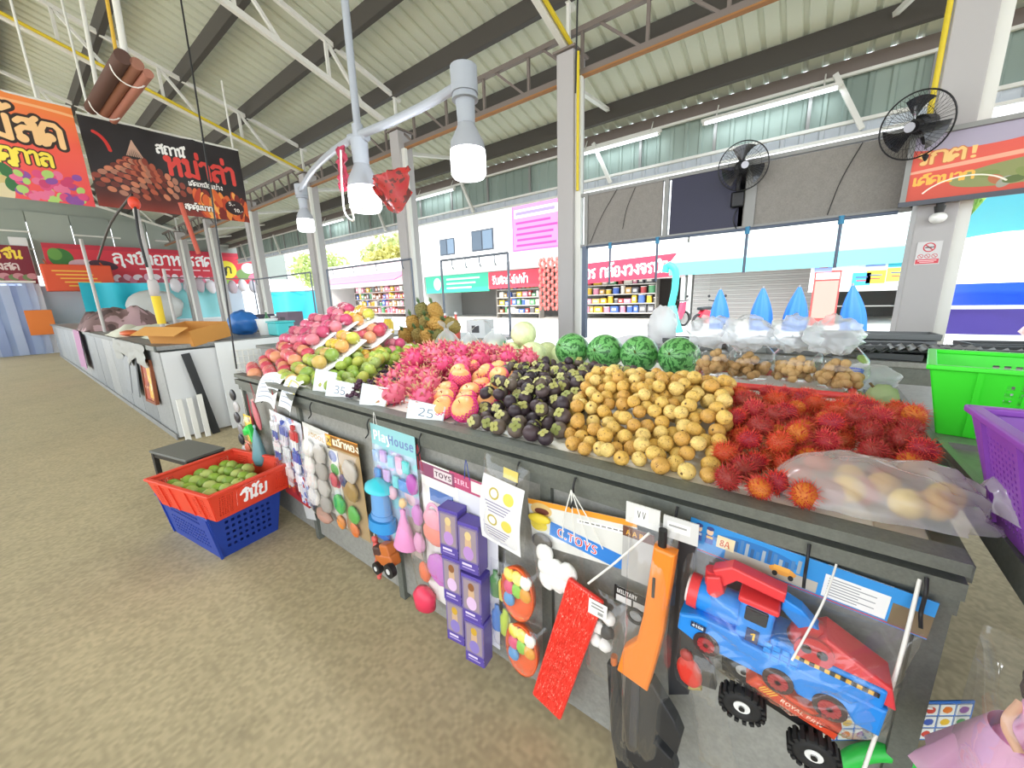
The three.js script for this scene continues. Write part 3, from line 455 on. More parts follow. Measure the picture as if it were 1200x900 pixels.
// shrink-wrapped packs of apples and mangoes, stacked in leaning rows
{
  const fr = lump(1, 14, (v) => 1 - 0.1 * Math.exp(-9 * (v.x * v.x + v.z * v.z)), [1, 0.92, 1]);
  const red = [0xc85260, 0xd0706c, 0xbc4454, 0xd4906a].map((c) => mat(c, 0.4)), yel = [0xd9b23a, 0xc9b84a, 0xb9b84a, 0xdfa05a].map((c) => mat(c, 0.4)), pk = [0xc24e70, 0xcc6280, 0xb84468, 0xd07a86].map((c) => mat(c, 0.45)), gr = [0x9cae4a, 0xb4b65a, 0x86a046, 0xc9a85a].map((c) => mat(c, 0.4));
  const film = sheet(18, 14, (u, v) => { const a = 1 - Math.abs(2 * u - 1) ** 5, b = 1 - Math.abs(2 * v - 1) ** 5; return [(u - 0.5) * 0.24, 0.012 + 0.072 * a * b + 0.006 * nz(u * 9, v * 9, 3), (v - 0.5) * 0.17]; });
  const edge = tube([[-0.12, 0, 0.085], [0.12, 0, 0.085], [0.12, 0, -0.085]], 0.004, 5, 20);
  const rows = [ // x, y, z, tilt, colours, label
    [-2.76, 0.89, -0.96, red], [-2.5, 0.89, -0.96, red], [-2.27, 0.89, -0.96, gr], [-2.72, 0.98, -1.08, red], [-2.46, 0.98, -1.07, red], [-2.24, 0.97, -1.1, gr], [-2.74, 1.07, -1.2, pk], [-2.49, 1.08, -1.2, pk], [-2.24, 1.05, -1.25, yel],
    [-2.7, 1.15, -1.33, pk], [-2.45, 1.15, -1.34, pk], [-2.62, 1.22, -1.47, pk], [-2.42, 1.19, -1.48, yel], [-2.68, 1.15, -1.55, pk], [-2.4, 1.08, -1.55, pk], [-2.28, 1.08, -1.45, red], [-2.2, 0.96, -1.4, yel], [-2.24, 0.97, -1.58, pk]];
  const kindName = new Map([[red, 'shrink wrapped tray of red apples in the leaning stack'], [pk, 'shrink wrapped tray of deep pink fruit high in the stack'], [yel, 'shrink wrapped tray of yellow mangoes among pink packs'], [gr, 'shrink wrapped tray of green and gold fruit beside mandarins']]);
  rows.forEach(([x, y, z, c]) => {
    const t = thing('fruit_pack', kindName.get(c), 'fruit pack', [x, y - 0.02, z], [0.5 + rr(-0.1, 0.1), rr(-0.35, 0.1), rr(-0.1, 0.1)], 'stacked fruit packs');
    part('foam_tray', rbox(0.24, 0.014, 0.17, 0, 0.003, 0, 0.006), mWhitePl, t);
    for (let i = 0; i < 6; i++) part('packed_fruit', fr, c[(i * 3) % 4], t, [-0.075 + 0.075 * (i % 3), 0.046, -0.04 + 0.08 * Math.floor(i / 3)], spin()).scale.setScalar(0.04);
    part('film', film, clear, t); part('film_edge', edge, mat(0xf3eef0, 0.4), t);
  });
  // blocks that carry the upper rows
  solo('display_step', mg([box(0.5, 0.12, 0.44, 0, 0.06, 0), box(0.5, 0.1, 0.3, 0, 0.17, -0.07), box(0.46, 0.05, 0.16, 0, 0.245, -0.12)]), mat(0x9a8f80, 0.8), 'stepped brown block hidden behind the stacked fruit packs', 'display block', [-2.56, TY, -1.42]);
}

// ---------- back rows on the counter ----------
// watermelons
{
  const stripe = fieldTex(256, (u, v) => { const w = u * 11 + 0.35 * fbm(u, v, 24, 3) + 0.25 * tn(u, v, 70, 5), s = Math.abs((w % 1) - 0.5) * 2, d = s > 0.62 + 0.3 * tn(u, v, 60, 8) ? 1 : 0, n = 0.06 * tn(u, v, 200, 2); return d ? [0.2 + n, 0.42 + n, 0.2 + n] : [0.42 + n, 0.68 + n, 0.38 + n]; });
  const m = mat(0xffffff, 0.35, 0, { map: stripe, clearcoat: 0.2 }), g = lump(1, 30, (v) => 1, [1, 1.06, 1]);
  [[-1.11, 0.3], [-0.905, 1.2], [-0.71, 2.1], [-0.51, 0.9]].forEach(([x, a], i) => {
    const t = thing('watermelon', ['striped green watermelon beside the pale melons', 'striped green watermelon second from the pale melons', 'striped green watermelon third from the pale melons', 'striped green watermelon next to the bagged longans'][i], 'fruit', [x, 0.98, -2.02], [1.1, a, 0.3], 'watermelons in a row'); t.scale.setScalar(0.099);
    part('rind', g, m, t); part('stem', tube([[0, 1.02, 0], [0.02, 1.16, 0], [0.1, 1.24, 0.03]], 0.045, 6), mat(0x6b7a3a, 0.8), t);
  });
}
// foam box with black liner in front of them
{
  const t = thing('foam_box', 'low white foam box with a black liner in front of the watermelons', 'box', [-0.6, TY, -1.82]);
  part('box_body', rbox(0.52, 0.055, 0.12, 0, 0.03, 0, 0.008), mat(0xd6d6d2, 0.7), t); part('liner', sheet(20, 4, (u, v) => [(u - 0.5) * 0.53, 0.064 + 0.008 * nz(u * 8, 1, 0) - 0.012 * (v > 0.7 ? v : 0), (v - 0.5) * 0.14]), mBlack, t);
  solo('fruit_tray', rbox(0.2, 0.04, 0.11, 0, 0.02, 0, 0.01), mat(0xc23a36, 0.5), 'shallow red tray with a white lining beside the foam box', 'tray', [-0.99, TY, -1.82]);
}
// pale melons
{
  const m = mat(0xffffff, 0.5, 0, { map: fieldTex(128, (u, v) => { const k = 0.05 * fbm(u, v, 20, 3), w = Math.abs(tn(u, v, 50, 6)) < 0.06 ? 0.08 : 0; return [0.83 + k + w, 0.87 + k + w * 0.6, 0.66 + k + w]; }) }), g = lump(1, 24, (v) => 1 + 0.01 * nz(v.x * 3, v.y * 3, v.z * 3));
  [[-1.42, 1.07, -1.96, 0.08, 'pale green round melon resting on top of two others'], [-1.5, 0.94, -1.94, 0.078, 'pale green melon at the pomelo side of the melon stack'], [-1.315, 0.947, -1.9, 0.086, 'largest pale melon beneath the top melon'], [-1.2, 0.935, -2.06, 0.074, 'pale melon half hidden behind the first watermelon'], [-1.34, 0.935, -2.1, 0.074, 'pale melon at the back of the melon stack']].forEach(([x, y, z, r, l]) => { const t = thing('melon', l, 'fruit', [x, y, z], spin(), 'pale melons'); t.scale.setScalar(r); part('rind', g, m, t); part('stem', cyl(0.05, 0.07, 0.18, 0, 1.06, 0, 7), mat(0x8a8a4a, 0.8), t); });
  solo('basket', lathe([[0.005, 0], [0.1, 0], [0.13, 0.07], [0.14, 0.07], [0.108, -0.004]], 20), mat(0x2e2624, 0.7), 'dark woven bowl behind the pale melons', 'basket', [-1.3, TY + 0.005, -2.32]); 
}
// bags of peeled pomelo with knotted tops
[[-2.16, 'knotted clear bag of pomelo beside the pineapples', 1.0], [-1.93, 'knotted clear bag of pomelo between two other bags', 0.9], [-1.69, 'knotted clear bag of pomelo next to the pale melons', 1.05]].forEach(([x, l, k], i) => {
  const t = thing('pomelo_bag', l, 'bag of fruit', [x, TY, -2.0], 0.3 * i, 'knotted bags of pomelo'); t.scale.setScalar(k);
  part('pomelo', lump(0.085, 18, (v) => 1 + 0.06 * nz(v.x * 3 + i, v.y * 3, v.z * 3), [1, 0.85, 1]).translate(0, 0.075, 0), mat(0xd7dfb0, 0.6), t);
  part('leaf', tr(sheet(4, 4, (u, v) => [(u - 0.5) * 0.05 * Math.sin(PI * v), 0, v * 0.06]), 0.04, 0.15, 0.03, 0.5, 0.4, 0.3), mat(0x2e8a4e, 0.5), t);
  part('film', lathe([[0.0, 0.002], [0.08, 0.004], [0.105, 0.06], [0.1, 0.12], [0.06, 0.18], [0.02, 0.21], [0.018, 0.225]], 16), cloudy, t);
  for (const s of [-1, 1]) part('bag_ear', sheet(6, 8, (u, v) => [s * (0.01 + 0.07 * v) + (u - 0.5) * 0.05 * v, 0.22 + 0.1 * v - 0.04 * v * v, (u - 0.5) * 0.09 * Math.sin(v * 2.6) + 0.01 * nz(u * 7, v * 7, i)]), cloudy, t);
});
// pineapples
{
  const eyes = []; for (let j = 0; j < 8; j++) for (let k = 0; k < 10; k++) { const y = -0.85 + 1.7 * (j + 0.5) / 8, a = (k + (j % 2) / 2) / 10 * 6.283, r = Math.sqrt(1 - (y / 1.12) ** 2) * 0.72; eyes.push(tr(new THREE.ConeGeometry(0.2, 0.16, 6), Math.sin(a) * r, y, Math.cos(a) * r, PI / 2, 0, 0, 1)); eyes[eyes.length - 1] = tr(new THREE.ConeGeometry(0.21, 0.18, 6), 0, 0, 0, PI / 2, 0, 0).rotateY(a).translate(Math.sin(a) * r * 1.02, y, Math.cos(a) * r * 1.02); }
  const body = mg([tr(new THREE.SphereGeometry(1, 14, 10), 0, 0, 0, 0, 0, 0, [0.74, 1.0, 0.74]), ...eyes]), lv = []; for (let i = 0; i < 22; i++) { const a = i * 2.4, k = i / 22; lv.push(tr(sheet(2, 4, (u, v) => [(u - 0.5) * 0.2 * (1 - v), v * (0.5 + 0.35 * k), 0.35 * (1 - k) * v * v + 0.05]), 0, 0.9, 0, 0, a, 0)); }
  const leaf = mg(lv), ms = [0xa8833c, 0x8d7a3e, 0xb98f45, 0x77703a].map((c) => mat(c, 0.7)), lm = [0x6d8a55, 0x5a7a4a].map((c) => mat(c, 0.6));
  const spots = [[-2.76, 0.96, -2.02, 1.3], [-2.62, 0.96, -2.05, 1.4], [-2.48, 0.96, -2.02, 1.5], [-2.36, 0.96, -2.04, 1.2], [-2.7, 1.05, -2.06, 1.2], [-2.56, 1.06, -2.08, 1.4], [-2.43, 1.05, -2.07, 1.3], [-2.62, 1.14, -2.1, 1.2], [-2.49, 1.14, -2.12, 1.3], [-2.36, 1.04, -2.16, 1.1], [-2.72, 0.96, -2.2, 1.2]];
  spots.forEach(([x, y, z, a], i) => { const t = thing('pineapple', 'small brown pineapple stacked behind the dragon fruit', 'fruit', [x * 1.02 + 0.14, y * 1.08 - 0.03, z], [i % 3 ? a - 0.9 : a - 0.2, rr(-0.6, 0.9), rr(-0.5, 0.3)], 'stacked pineapples'); t.scale.setScalar(0.076); part('rind', body, ms[i % 4], t); part('crown', leaf, lm[i % 2], t).userData.kind = 'stuff'; });
  solo('fruit_tray', mg([rbox(0.62, 0.07, 0.34, 0, 0.035, 0, 0.01), tr(new THREE.TorusGeometry(0.1, 0.008, 6, 20), 0.3, 0.05, 0.1, PI / 2)]), mat(0xb04038, 0.6), 'red plastic tray under the pineapples', 'tray', [-2.55, TY, -2.1]);
  solo('fruit_tray', rbox(0.36, 0.018, 0.06, 0, 0.02, 0, 0.008), mat(0xf0eeea, 0.5), 'narrow white tray edge in front of the pineapples', 'tray', [-2.22, TY + 0.06, -1.88], 0.05);
}
// shallow basket with red rim and bags of longan
{
  const t = thing('lattice_basket', 'white lattice basket with a red rim behind the rambutan', 'basket', [-0.11, TY, -1.72]), w = 0.48, d = 0.3, h = 0.1, bars = [];
  for (let k = 0; k <= 20; k++) for (const s of [-1, 1]) { const x = -w / 2 + k * w / 20, x2 = Math.max(-w / 2, Math.min(w / 2, x + s * 0.06)); bars.push(bar([x, 0.012, d / 2], [x2, h - 0.01, d / 2], 0.006)); }
  part('lattice', mg(bars), mWhitePl, t); part('side', box(0.01, h, d, -w / 2, h / 2, 0), mWhitePl, t); part('side', box(0.01, h, d, w / 2, h / 2, 0), mWhitePl, t); part('back', box(w, h, 0.01, 0, h / 2, -d / 2), mWhitePl, t); part('bottom', box(w, 0.01, d, 0, 0.006, 0), mWhitePl, t);
  for (const [a, b] of [[[-w / 2, d / 2], [w / 2, d / 2]], [[w / 2, d / 2], [w / 2, -d / 2]], [[w / 2, -d / 2], [-w / 2, -d / 2]], [[-w / 2, -d / 2], [-w / 2, d / 2]]]) part('rim', rod([a[0], h, a[1]], [b[0], h, b[1]], 0.012), mat(0xcf4040, 0.4), t);
  const lg = [1, 2, 3].map((s) => lump(0.0155, 9, (v) => 1 + 0.05 * nz(v.x * 2 + s, v.y * 2, v.z * 2))), lm = [0xb08d5a, 0x9a7848, 0xc09c66].map((c) => mat(c, 0.7));
  [[-0.3, -1.74, 'clear bag of brown longan at the watermelon side of basket'], [-0.17, -1.72, 'clear bag of brown longan packed against its twin'], [-0.03, -1.76, 'clear bag of twiggy brown longan in the basket middle'], [0.09, -1.7, 'clear bag of longan with green leaves at basket end']].forEach(([x, z, l], i) => {
    const b = thing('longan_bag', l, 'bag of fruit', [x, TY + 0.1, z], 0.4 * i, 'bags of longan'), q = rng(90 + i), gs = []; for (let k = 0; k < 46; k++) { const a = q() * 6.28, r = Math.sqrt(q()), y = q(); gs.push(lg[k % 3].clone().translate(Math.cos(a) * 0.062 * r, 0.016 + 0.085 * y * (1 - r * 0.6), Math.sin(a) * 0.06 * r)); }
    part('longans', mg(gs), lm[i % 3], b).userData.kind = 'stuff';
    part('film', lathe([[0, 0.001], [0.06, 0.002], [0.083, 0.05], [0.075, 0.1], [0.04, 0.14], [0.03, 0.15]], 14), clear, b);
    part('bag_top', lump(0.1, 26, (v) => 0.85 + 0.35 * nz(v.x * 2.4 + i * 3, v.y * 2.4, v.z * 2.4) + 0.16 * Math.abs(nz(v.x * 6, v.y * 6 + i, v.z * 6)), [1.0, 0.72, 0.85]).translate(0.02 * (i - 1.5), 0.17, -0.04), cloudy, b);
    if (i === 3) part('leaf', tr(lump(0.03, 8, () => 1, [1, 0.25, 0.6]), 0.03, 0.1, 0.05, 0.3, 0.5, 0.2), mat(0x7d9a4a, 0.6), b);
  });
  solo('plastic_cup', lathe([[0, 0], [0.03, 0], [0.042, 0.1], [0.039, 0.1], [0.028, 0.006]], 18), mat(0x2346b0, 0.4), 'blue plastic cup behind the longan bags', 'cup', [0.15, TY, -2.12]);
  solo('plastic_bag', lump(0.09, 18, (v) => 1 + 0.25 * nz(v.x * 3, v.y * 3, v.z * 3), [1.2, 0.6, 0.9]), cloudy, 'crumpled white plastic bag beside the blue cup', 'bag', [0.21, TY + 0.058, -2.2]);
  // green lumpy fruit past the rambutan
  [[0.155, 0.9, -1.66], [0.19, 0.9, -1.56], [0.2, 0.9, -1.72], [0.145, 0.9, -1.78], [0.2, 0.955, -1.64]].forEach((p, i) => { const g = thing('custard_apple', 'grey green custard apple at the end of the rambutan heap', 'fruit', p, spin(), 'custard apples'); part('rind', lump(0.04, 20, (v) => 1 + 0.09 * Math.sin(v.x * 14) * Math.sin(v.y * 14 + i) * Math.sin(v.z * 14)), mat(i % 2 ? 0x7c8f62 : 0x8a9a6c, 0.7), g); part('stem', cyl(0.004, 0.005, 0.02, 0, 0.045, 0, 6), mat(0x5a4a2a, 0.8), g); });
}
// bag of yellow fruit at the counter corner
{
  const t = thing('fruit_bag', 'milky plastic bag with yellow fruit slumped at the counter corner', 'bag of fruit', [0.13, TY + 0.02, -0.98], 0.1);
  part('film', sheet(30, 22, (u, v) => { const a = (u - 0.5) * PI * 0.96, b = v * PI, L = 0.155 * (1 - 0.25 * v * 0), R0 = 0.085 * Math.pow(Math.sin(Math.max(0.02, b)), 0.6); const n = 0.018 * nz(u * 6, v * 6, 1) + 0.008 * nz(u * 16, v * 16, 2); return [-Math.cos(b) * L + n, Math.max(-0.004, Math.cos(a) * (R0 * 1.05 + n)), Math.sin(a) * (R0 * 1.15 + n)]; }), milky, t);
  part('bag_mouth', sheet(14, 10, (u, v) => { const a = (u - 0.5) * PI * 0.9; const r = 0.03 + 0.05 * v + 0.012 * nz(u * 6, v * 4, 3); return [0.145 + 0.05 * v - 0.02 * v * v, 0.03 + Math.cos(a) * r * 1.3 - 0.02 * v, Math.sin(a) * r * 1.2]; }), milky, t);
  const gm = [0xdcae3c, 0xe2c058, 0xcf9a3a].map((c) => mat(c, 0.5)); [[0.06, 0.035, 0.03], [0.09, 0.03, -0.03], [0, 0.034, -0.02], [-0.06, 0.032, 0.02], [0.02, 0.034, 0.045], [-0.05, 0.033, -0.04]].forEach((p, i) => part('packed_fruit', lump(0.028, 12, (v) => 1 + 0.08 * nz(v.x * 3, v.y * 3, i)), gm[i % 3], t, [p[0] + 0.02, p[1] - 0.006, p[2]]));
}
// price cards along the front edge
[[-1.86, 0.92, -0.9, '', 0.13, 0.115, 'blank-looking price card in front of the mandarins'], [-1.68, 0.905, -0.875, '35', 0.15, 0.09, 'price card between the mandarins and grapes'], [-1.41, 0.91, -0.875, '', 0.13, 0.1, 'plain price card in front of the grapes'], [-1.07, 0.9, -0.862, '25', 0.15, 0.075, 'price card in front of the netted apples']].forEach(([x, y, z, s, w, h, l], i) => {
  solo('price_card', rbox(w, h, 0.005, 0, 0, 0, 0.0024), print(200, 140, (c, W, H) => { rect(c, 0, 0, W, H, '#eef1f2'); if (s) { words(c, s, 60, 95, 80, '#6a7f95', 'normal'); } else for (let k = 0; k < 5; k++) rect(c, 30, 26 + 20 * k, 100 + 30 * (k % 2), 4, '#c3cdd6'); c.strokeStyle = '#b9c3cb'; c.lineWidth = 4; c.strokeRect(3, 3, W - 6, H - 6); }), l, 'price card', [x, y, z], [-0.25, 0.35, -0.05], 'price cards');
});
// two printed leaflets draped over the rail
[[-2.34, 'printed leaflet draped over the rail below the apple packs', 0], [-2.08, 'leaflet with yellow print draped over the rail', 1]].forEach(([x, l, k]) => solo('leaflet', sheet(10, 12, (u, v) => [(u - 0.5) * 0.2, 0.03 - 0.15 * (1 - v) * (1 - v) * 1.0 + 0.012 * Math.sin(u * 5 + k), -0.03 + 0.085 * (1 - v) + 0.012 * Math.cos(u * 6)]), print(160, 160, (c, w, h) => { rect(c, 0, 0, w, h, '#eef0f0'); if (k) { c.strokeStyle = '#e5d23c'; c.lineWidth = 9; c.strokeRect(40, 50, 60, 48); } for (let i = 0; i < 9; i++) rect(c, 14, 14 + 16 * i, 40 + 70 * ((i * 7) % 3) / 2, 4, '#9aa2b4'); }), l, 'leaflet', [x, 0.885, -0.85], [0, 0.1 - 0.25 * k, 0]));

// ---------- stall table to the side with the crates ----------
function crate(name, label, cat, o) { // tapered plastic crate: rim at h, holes in the walls
  const t = thing(name, label, cat, o.p, o.r, o.group), m = mat(o.color, 0.42), { w, d, h, tap = 0.04 } = o;
  const wall = (len, holes) => { const a = len / 2, b = len / 2 - tap; return extr([[-b, 0], [b, 0], [a, h], [-a, h]], 0.008, 0, holes); };
  const grid = (x0, x1, y0, y1, nx, ny, fx = 0.6, fy = 0.6, skip) => { const out = [], dx = (x1 - x0) / nx, dy = (y1 - y0) / ny; for (let i = 0; i < nx; i++) for (let j = 0; j < ny; j++) { if (skip && skip(i, j)) continue; const X = x0 + (i + 0.5) * dx, Y = y0 + (j + 0.5) * dy, a = dx * fx / 2, b = dy * fy / 2; out.push([[X - a, Y - b], [X + a, Y - b], [X + a, Y + b], [X - a, Y + b]]); } return out; };
  const lean = Math.atan(tap / h), hf = o.holesF?.(grid) ?? [], hs = o.holesS?.(grid) ?? [];
  part('wall', wall(w, hf), m, t, [0, 0, d / 2 - tap], [lean, 0, 0]); part('wall', wall(w, hf), m, t, [0, 0, -d / 2 + tap], [-lean, PI, 0]).rotation.set(-lean, 0, 0);
  part('wall', wall(d, hs), m, t, [w / 2 - tap, 0, 0]).rotation.set(0, PI / 2, 0); t.children[t.children.length - 1].rotation.set(lean, PI / 2, 0, 'YXZ');
  part('wall', wall(d, hs), m, t, [-w / 2 + tap, 0, 0]).rotation.set(lean, -PI / 2, 0, 'YXZ');
  part('bottom', box(w - 2 * tap, 0.01, d - 2 * tap, 0, 0.006, 0), m, t);
  const rw = 0.022; part('rim', mg([rbox(w + rw, 0.014, rw, 0, h, d / 2, 0.004), rbox(w + rw, 0.014, rw, 0, h, -d / 2, 0.004), rbox(rw, 0.014, d, w / 2, h, 0, 0.004), rbox(rw, 0.014, d, -w / 2, h, 0, 0.004)]), m, t);
  for (const k of o.ribs ?? []) { part('rib', box(0.012, h * 0.98, 0.012, k * (w / 2 - tap * 0.6), h / 2, d / 2 - tap / 2 + 0.004, lean, 0, 0), m, t); }
  for (const k of o.ribsS ?? []) part('rib', box(0.012, h * 0.98, 0.012, -w / 2 + tap / 2 - 0.004, h / 2, k * (d / 2 - tap * 0.6), 0, 0, lean), m, t);
  return t;
}
{
  const s = thing('side_stall', 'steel topped stall table carrying the green and purple crates', 'table', [0, 0, 0]);
  part('table_top', boxUV(box(1.6, 0.03, 2.0, 1.12, 0.838, -1.44), 0.6), mSteel, s); part('edge_strip', boxUV(box(0.02, 0.05, 2.0, 0.315, 0.838, -1.44), 0.3), mSteelRail, s); part('edge_strip', boxUV(box(1.6, 0.05, 0.02, 1.12, 0.838, -0.44), 0.3), mSteelRail, s);
  for (const [x, z] of [[0.36, -0.5], [1.86, -0.5], [0.36, -2.4], [1.86, -2.4]]) part('leg', box(0.05, 0.82, 0.05, x, 0.41, z), mSteelRail, s);
  const tray = thing('steel_tray', 'flat stainless tray with raised rim under the purple crate', 'tray', [0.62, 0.857, -1.06], 0.03); part('pan', boxUV(box(0.58, 0.006, 0.9, 0, 0.003, 0)), mSteel, tray); part('rim', mg([bar([-0.29, 0.012, 0.45], [0.29, 0.012, 0.45], 0.018), bar([-0.29, 0.012, -0.45], [0.29, 0.012, -0.45], 0.018), bar([-0.29, 0.012, -0.45], [-0.29, 0.012, 0.45], 0.018), bar([0.29, 0.012, -0.45], [0.29, 0.012, 0.45], 0.018)]), mSteel, tray);
  crate('plastic_crate', 'bright green plastic crate with square holes on the side table', 'crate', { p: [0.63, 0.855, -1.78], r: -0.16, w: 0.62, d: 0.4, h: 0.205, tap: 0.04, color: 0x3fe02f, group: 'crates on the side table', ribs: [-0.75, -0.45], holesF: (g) => [...g(-0.17, 0.12, 0.03, 0.175, 12, 7, 0.6, 0.6, (i, j) => j < 4 && i > 3)], holesS: (g) => g(-0.06, 0.06, 0.05, 0.16, 4, 5) });
  crate('plastic_crate', 'purple plastic crate with a woven wall pattern on steel tray', 'crate', { p: [0.505, 0.866, -0.83], r: 0.04, w: 0.46, d: 0.56, h: 0.195, tap: 0.045, color: 0x8a48b0, group: 'crates on the side table', ribsS: [-0.85, -0.3, 0.3, 0.85], holesF: (g) => g(-0.17, -0.03, 0.05, 0.165, 6, 6, 0.75, 0.75), holesS: (g) => [...g(-0.215, -0.1, 0.02, 0.175, 8, 14, 0.4, 0.5), ...g(0.1, 0.215, 0.02, 0.175, 8, 14, 0.4, 0.5)] });
  solo('plastic_bag', lump(0.1, 18, (v) => 1 + 0.25 * nz(v.x * 3 + 4, v.y * 3, v.z * 3), [1.2, 0.7, 0.8]), cloudy, 'crumpled clear bag inside the purple crate', 'bag', [0.55, 0.96, -0.85]);
}

// ---------- stool, red crate of limes, blue crate ----------
{
  const s = thing('stool', 'low dark metal stool with grey board seat beside the red crate', 'stool', [-3.37, 0, -0.61], 0.22);
  part('seat', rbox(0.46, 0.018, 0.24, 0, 0.325, 0, 0.004), mat(0x6c6d68, 0.6), s); part('seat_frame', mg([box(0.44, 0.03, 0.02, 0, 0.3, 0.1), box(0.44, 0.03, 0.02, 0, 0.3, -0.1), box(0.02, 0.03, 0.2, 0.21, 0.3, 0), box(0.02, 0.03, 0.2, -0.21, 0.3, 0)]), mat(0x3a3733, 0.5, 0.4), s);
  for (const x of [-0.21, 0.21]) for (const z of [-0.1, 0.1]) part('leg', box(0.028, 0.31, 0.028, x, 0.155, z), mat(0x3a3733, 0.5, 0.4), s);
  const bc = crate('plastic_crate', 'blue plastic crate with slotted walls under the red crate', 'crate', { p: [-2.62, 0, -0.57], r: 0.14, w: 0.6, d: 0.36, h: 0.255, tap: 0.035, color: 0x1f3f9c, group: 'crates on the floor', ribs: [-1, 1], holesF: (g) => [...g(-0.2, 0.2, 0.04, 0.16, 14, 5, 0.55, 0.45), ...g(-0.17, 0.17, 0.18, 0.235, 18, 2, 0.6, 0.6)], holesS: (g) => g(-0.12, 0.12, 0.04, 0.22, 8, 5, 0.55, 0.45) });
  const rc = crate('plastic_crate', 'red plastic crate with white lettering full of limes on blue crate', 'crate', { p: [-2.5, 0.264, -0.58], r: 0.24, w: 0.54, d: 0.44, h: 0.15, tap: 0.03, color: 0xe0442c, group: 'crates on the floor', ribs: [-0.62, -0.25, 0.3, 0.66], ribsS: [-0.6, 0, 0.6], holesF: (g) => [...g(-0.22, -0.12, 0.02, 0.13, 8, 9, 0.55, 0.55), ...g(0.12, 0.22, 0.02, 0.13, 8, 9, 0.55, 0.55)], holesS: (g) => [...g(-0.18, -0.11, 0.02, 0.13, 6, 9, 0.55, 0.55), ...g(0.11, 0.18, 0.02, 0.13, 6, 9, 0.55, 0.55)] });
  const lt = part('lettering', tr(box(0.19, 0.115, 0.003, 0, 0, 0, 0.197, 0, 0), 0.262, 0.078, 0, 0, PI / 2, 0), print(340, 200, (c, w, h) => { rect(c, 0, 0, w, h, '#e0442c'); thai(c, 'วินัย', 36, 160, 100, 24, '#ffffff'); }, 0.42), rc); lt.userData.label = 'white painted lettering';
  const ms = [0x8fae3c, 0xa6b95a, 0x7d9c38, 0xb4bf6a].map((c) => mat(c, 0.45)), q = rng(8), nip = sph(0.16, 0, 1.0, 0, [1, 0.8, 1], 7);
  const P = []; for (let j = 0; j < 5; j++) for (let i = 0; i < 7; i++) P.push([-0.2 + i * 0.066 + q() * 0.012 + (j % 2) * 0.02, -0.13 + j * 0.068 + q() * 0.014]);
  P.filter((p) => !(p[0] > 0.02 && p[1] < -0.07) && p[0] < 0.19).forEach(([x, z], i) => {
    const c = Math.cos(0.24), sn = Math.sin(0.24), t = thing('lime', 'green lime lying in the red crate', 'fruit', [-2.5 + x * c + z * sn, 0.355 + q() * 0.015, -0.58 - x * sn + z * c], spin(), 'limes in the red crate'); t.scale.setScalar(0.034); part('peel', mandarinG, ms[i % 4], t); part('tip', nip, ms[(i + 1) % 4], t);
  });
  solo('crate_liner', rbox(0.43, 0.05, 0.33, 0, 0, 0, 0.02), mat(0x8a9a5a, 0.8), 'bed of green produce filling the red crate under the limes', 'produce', [-2.5, 0.3, -0.58], 0.24);
}

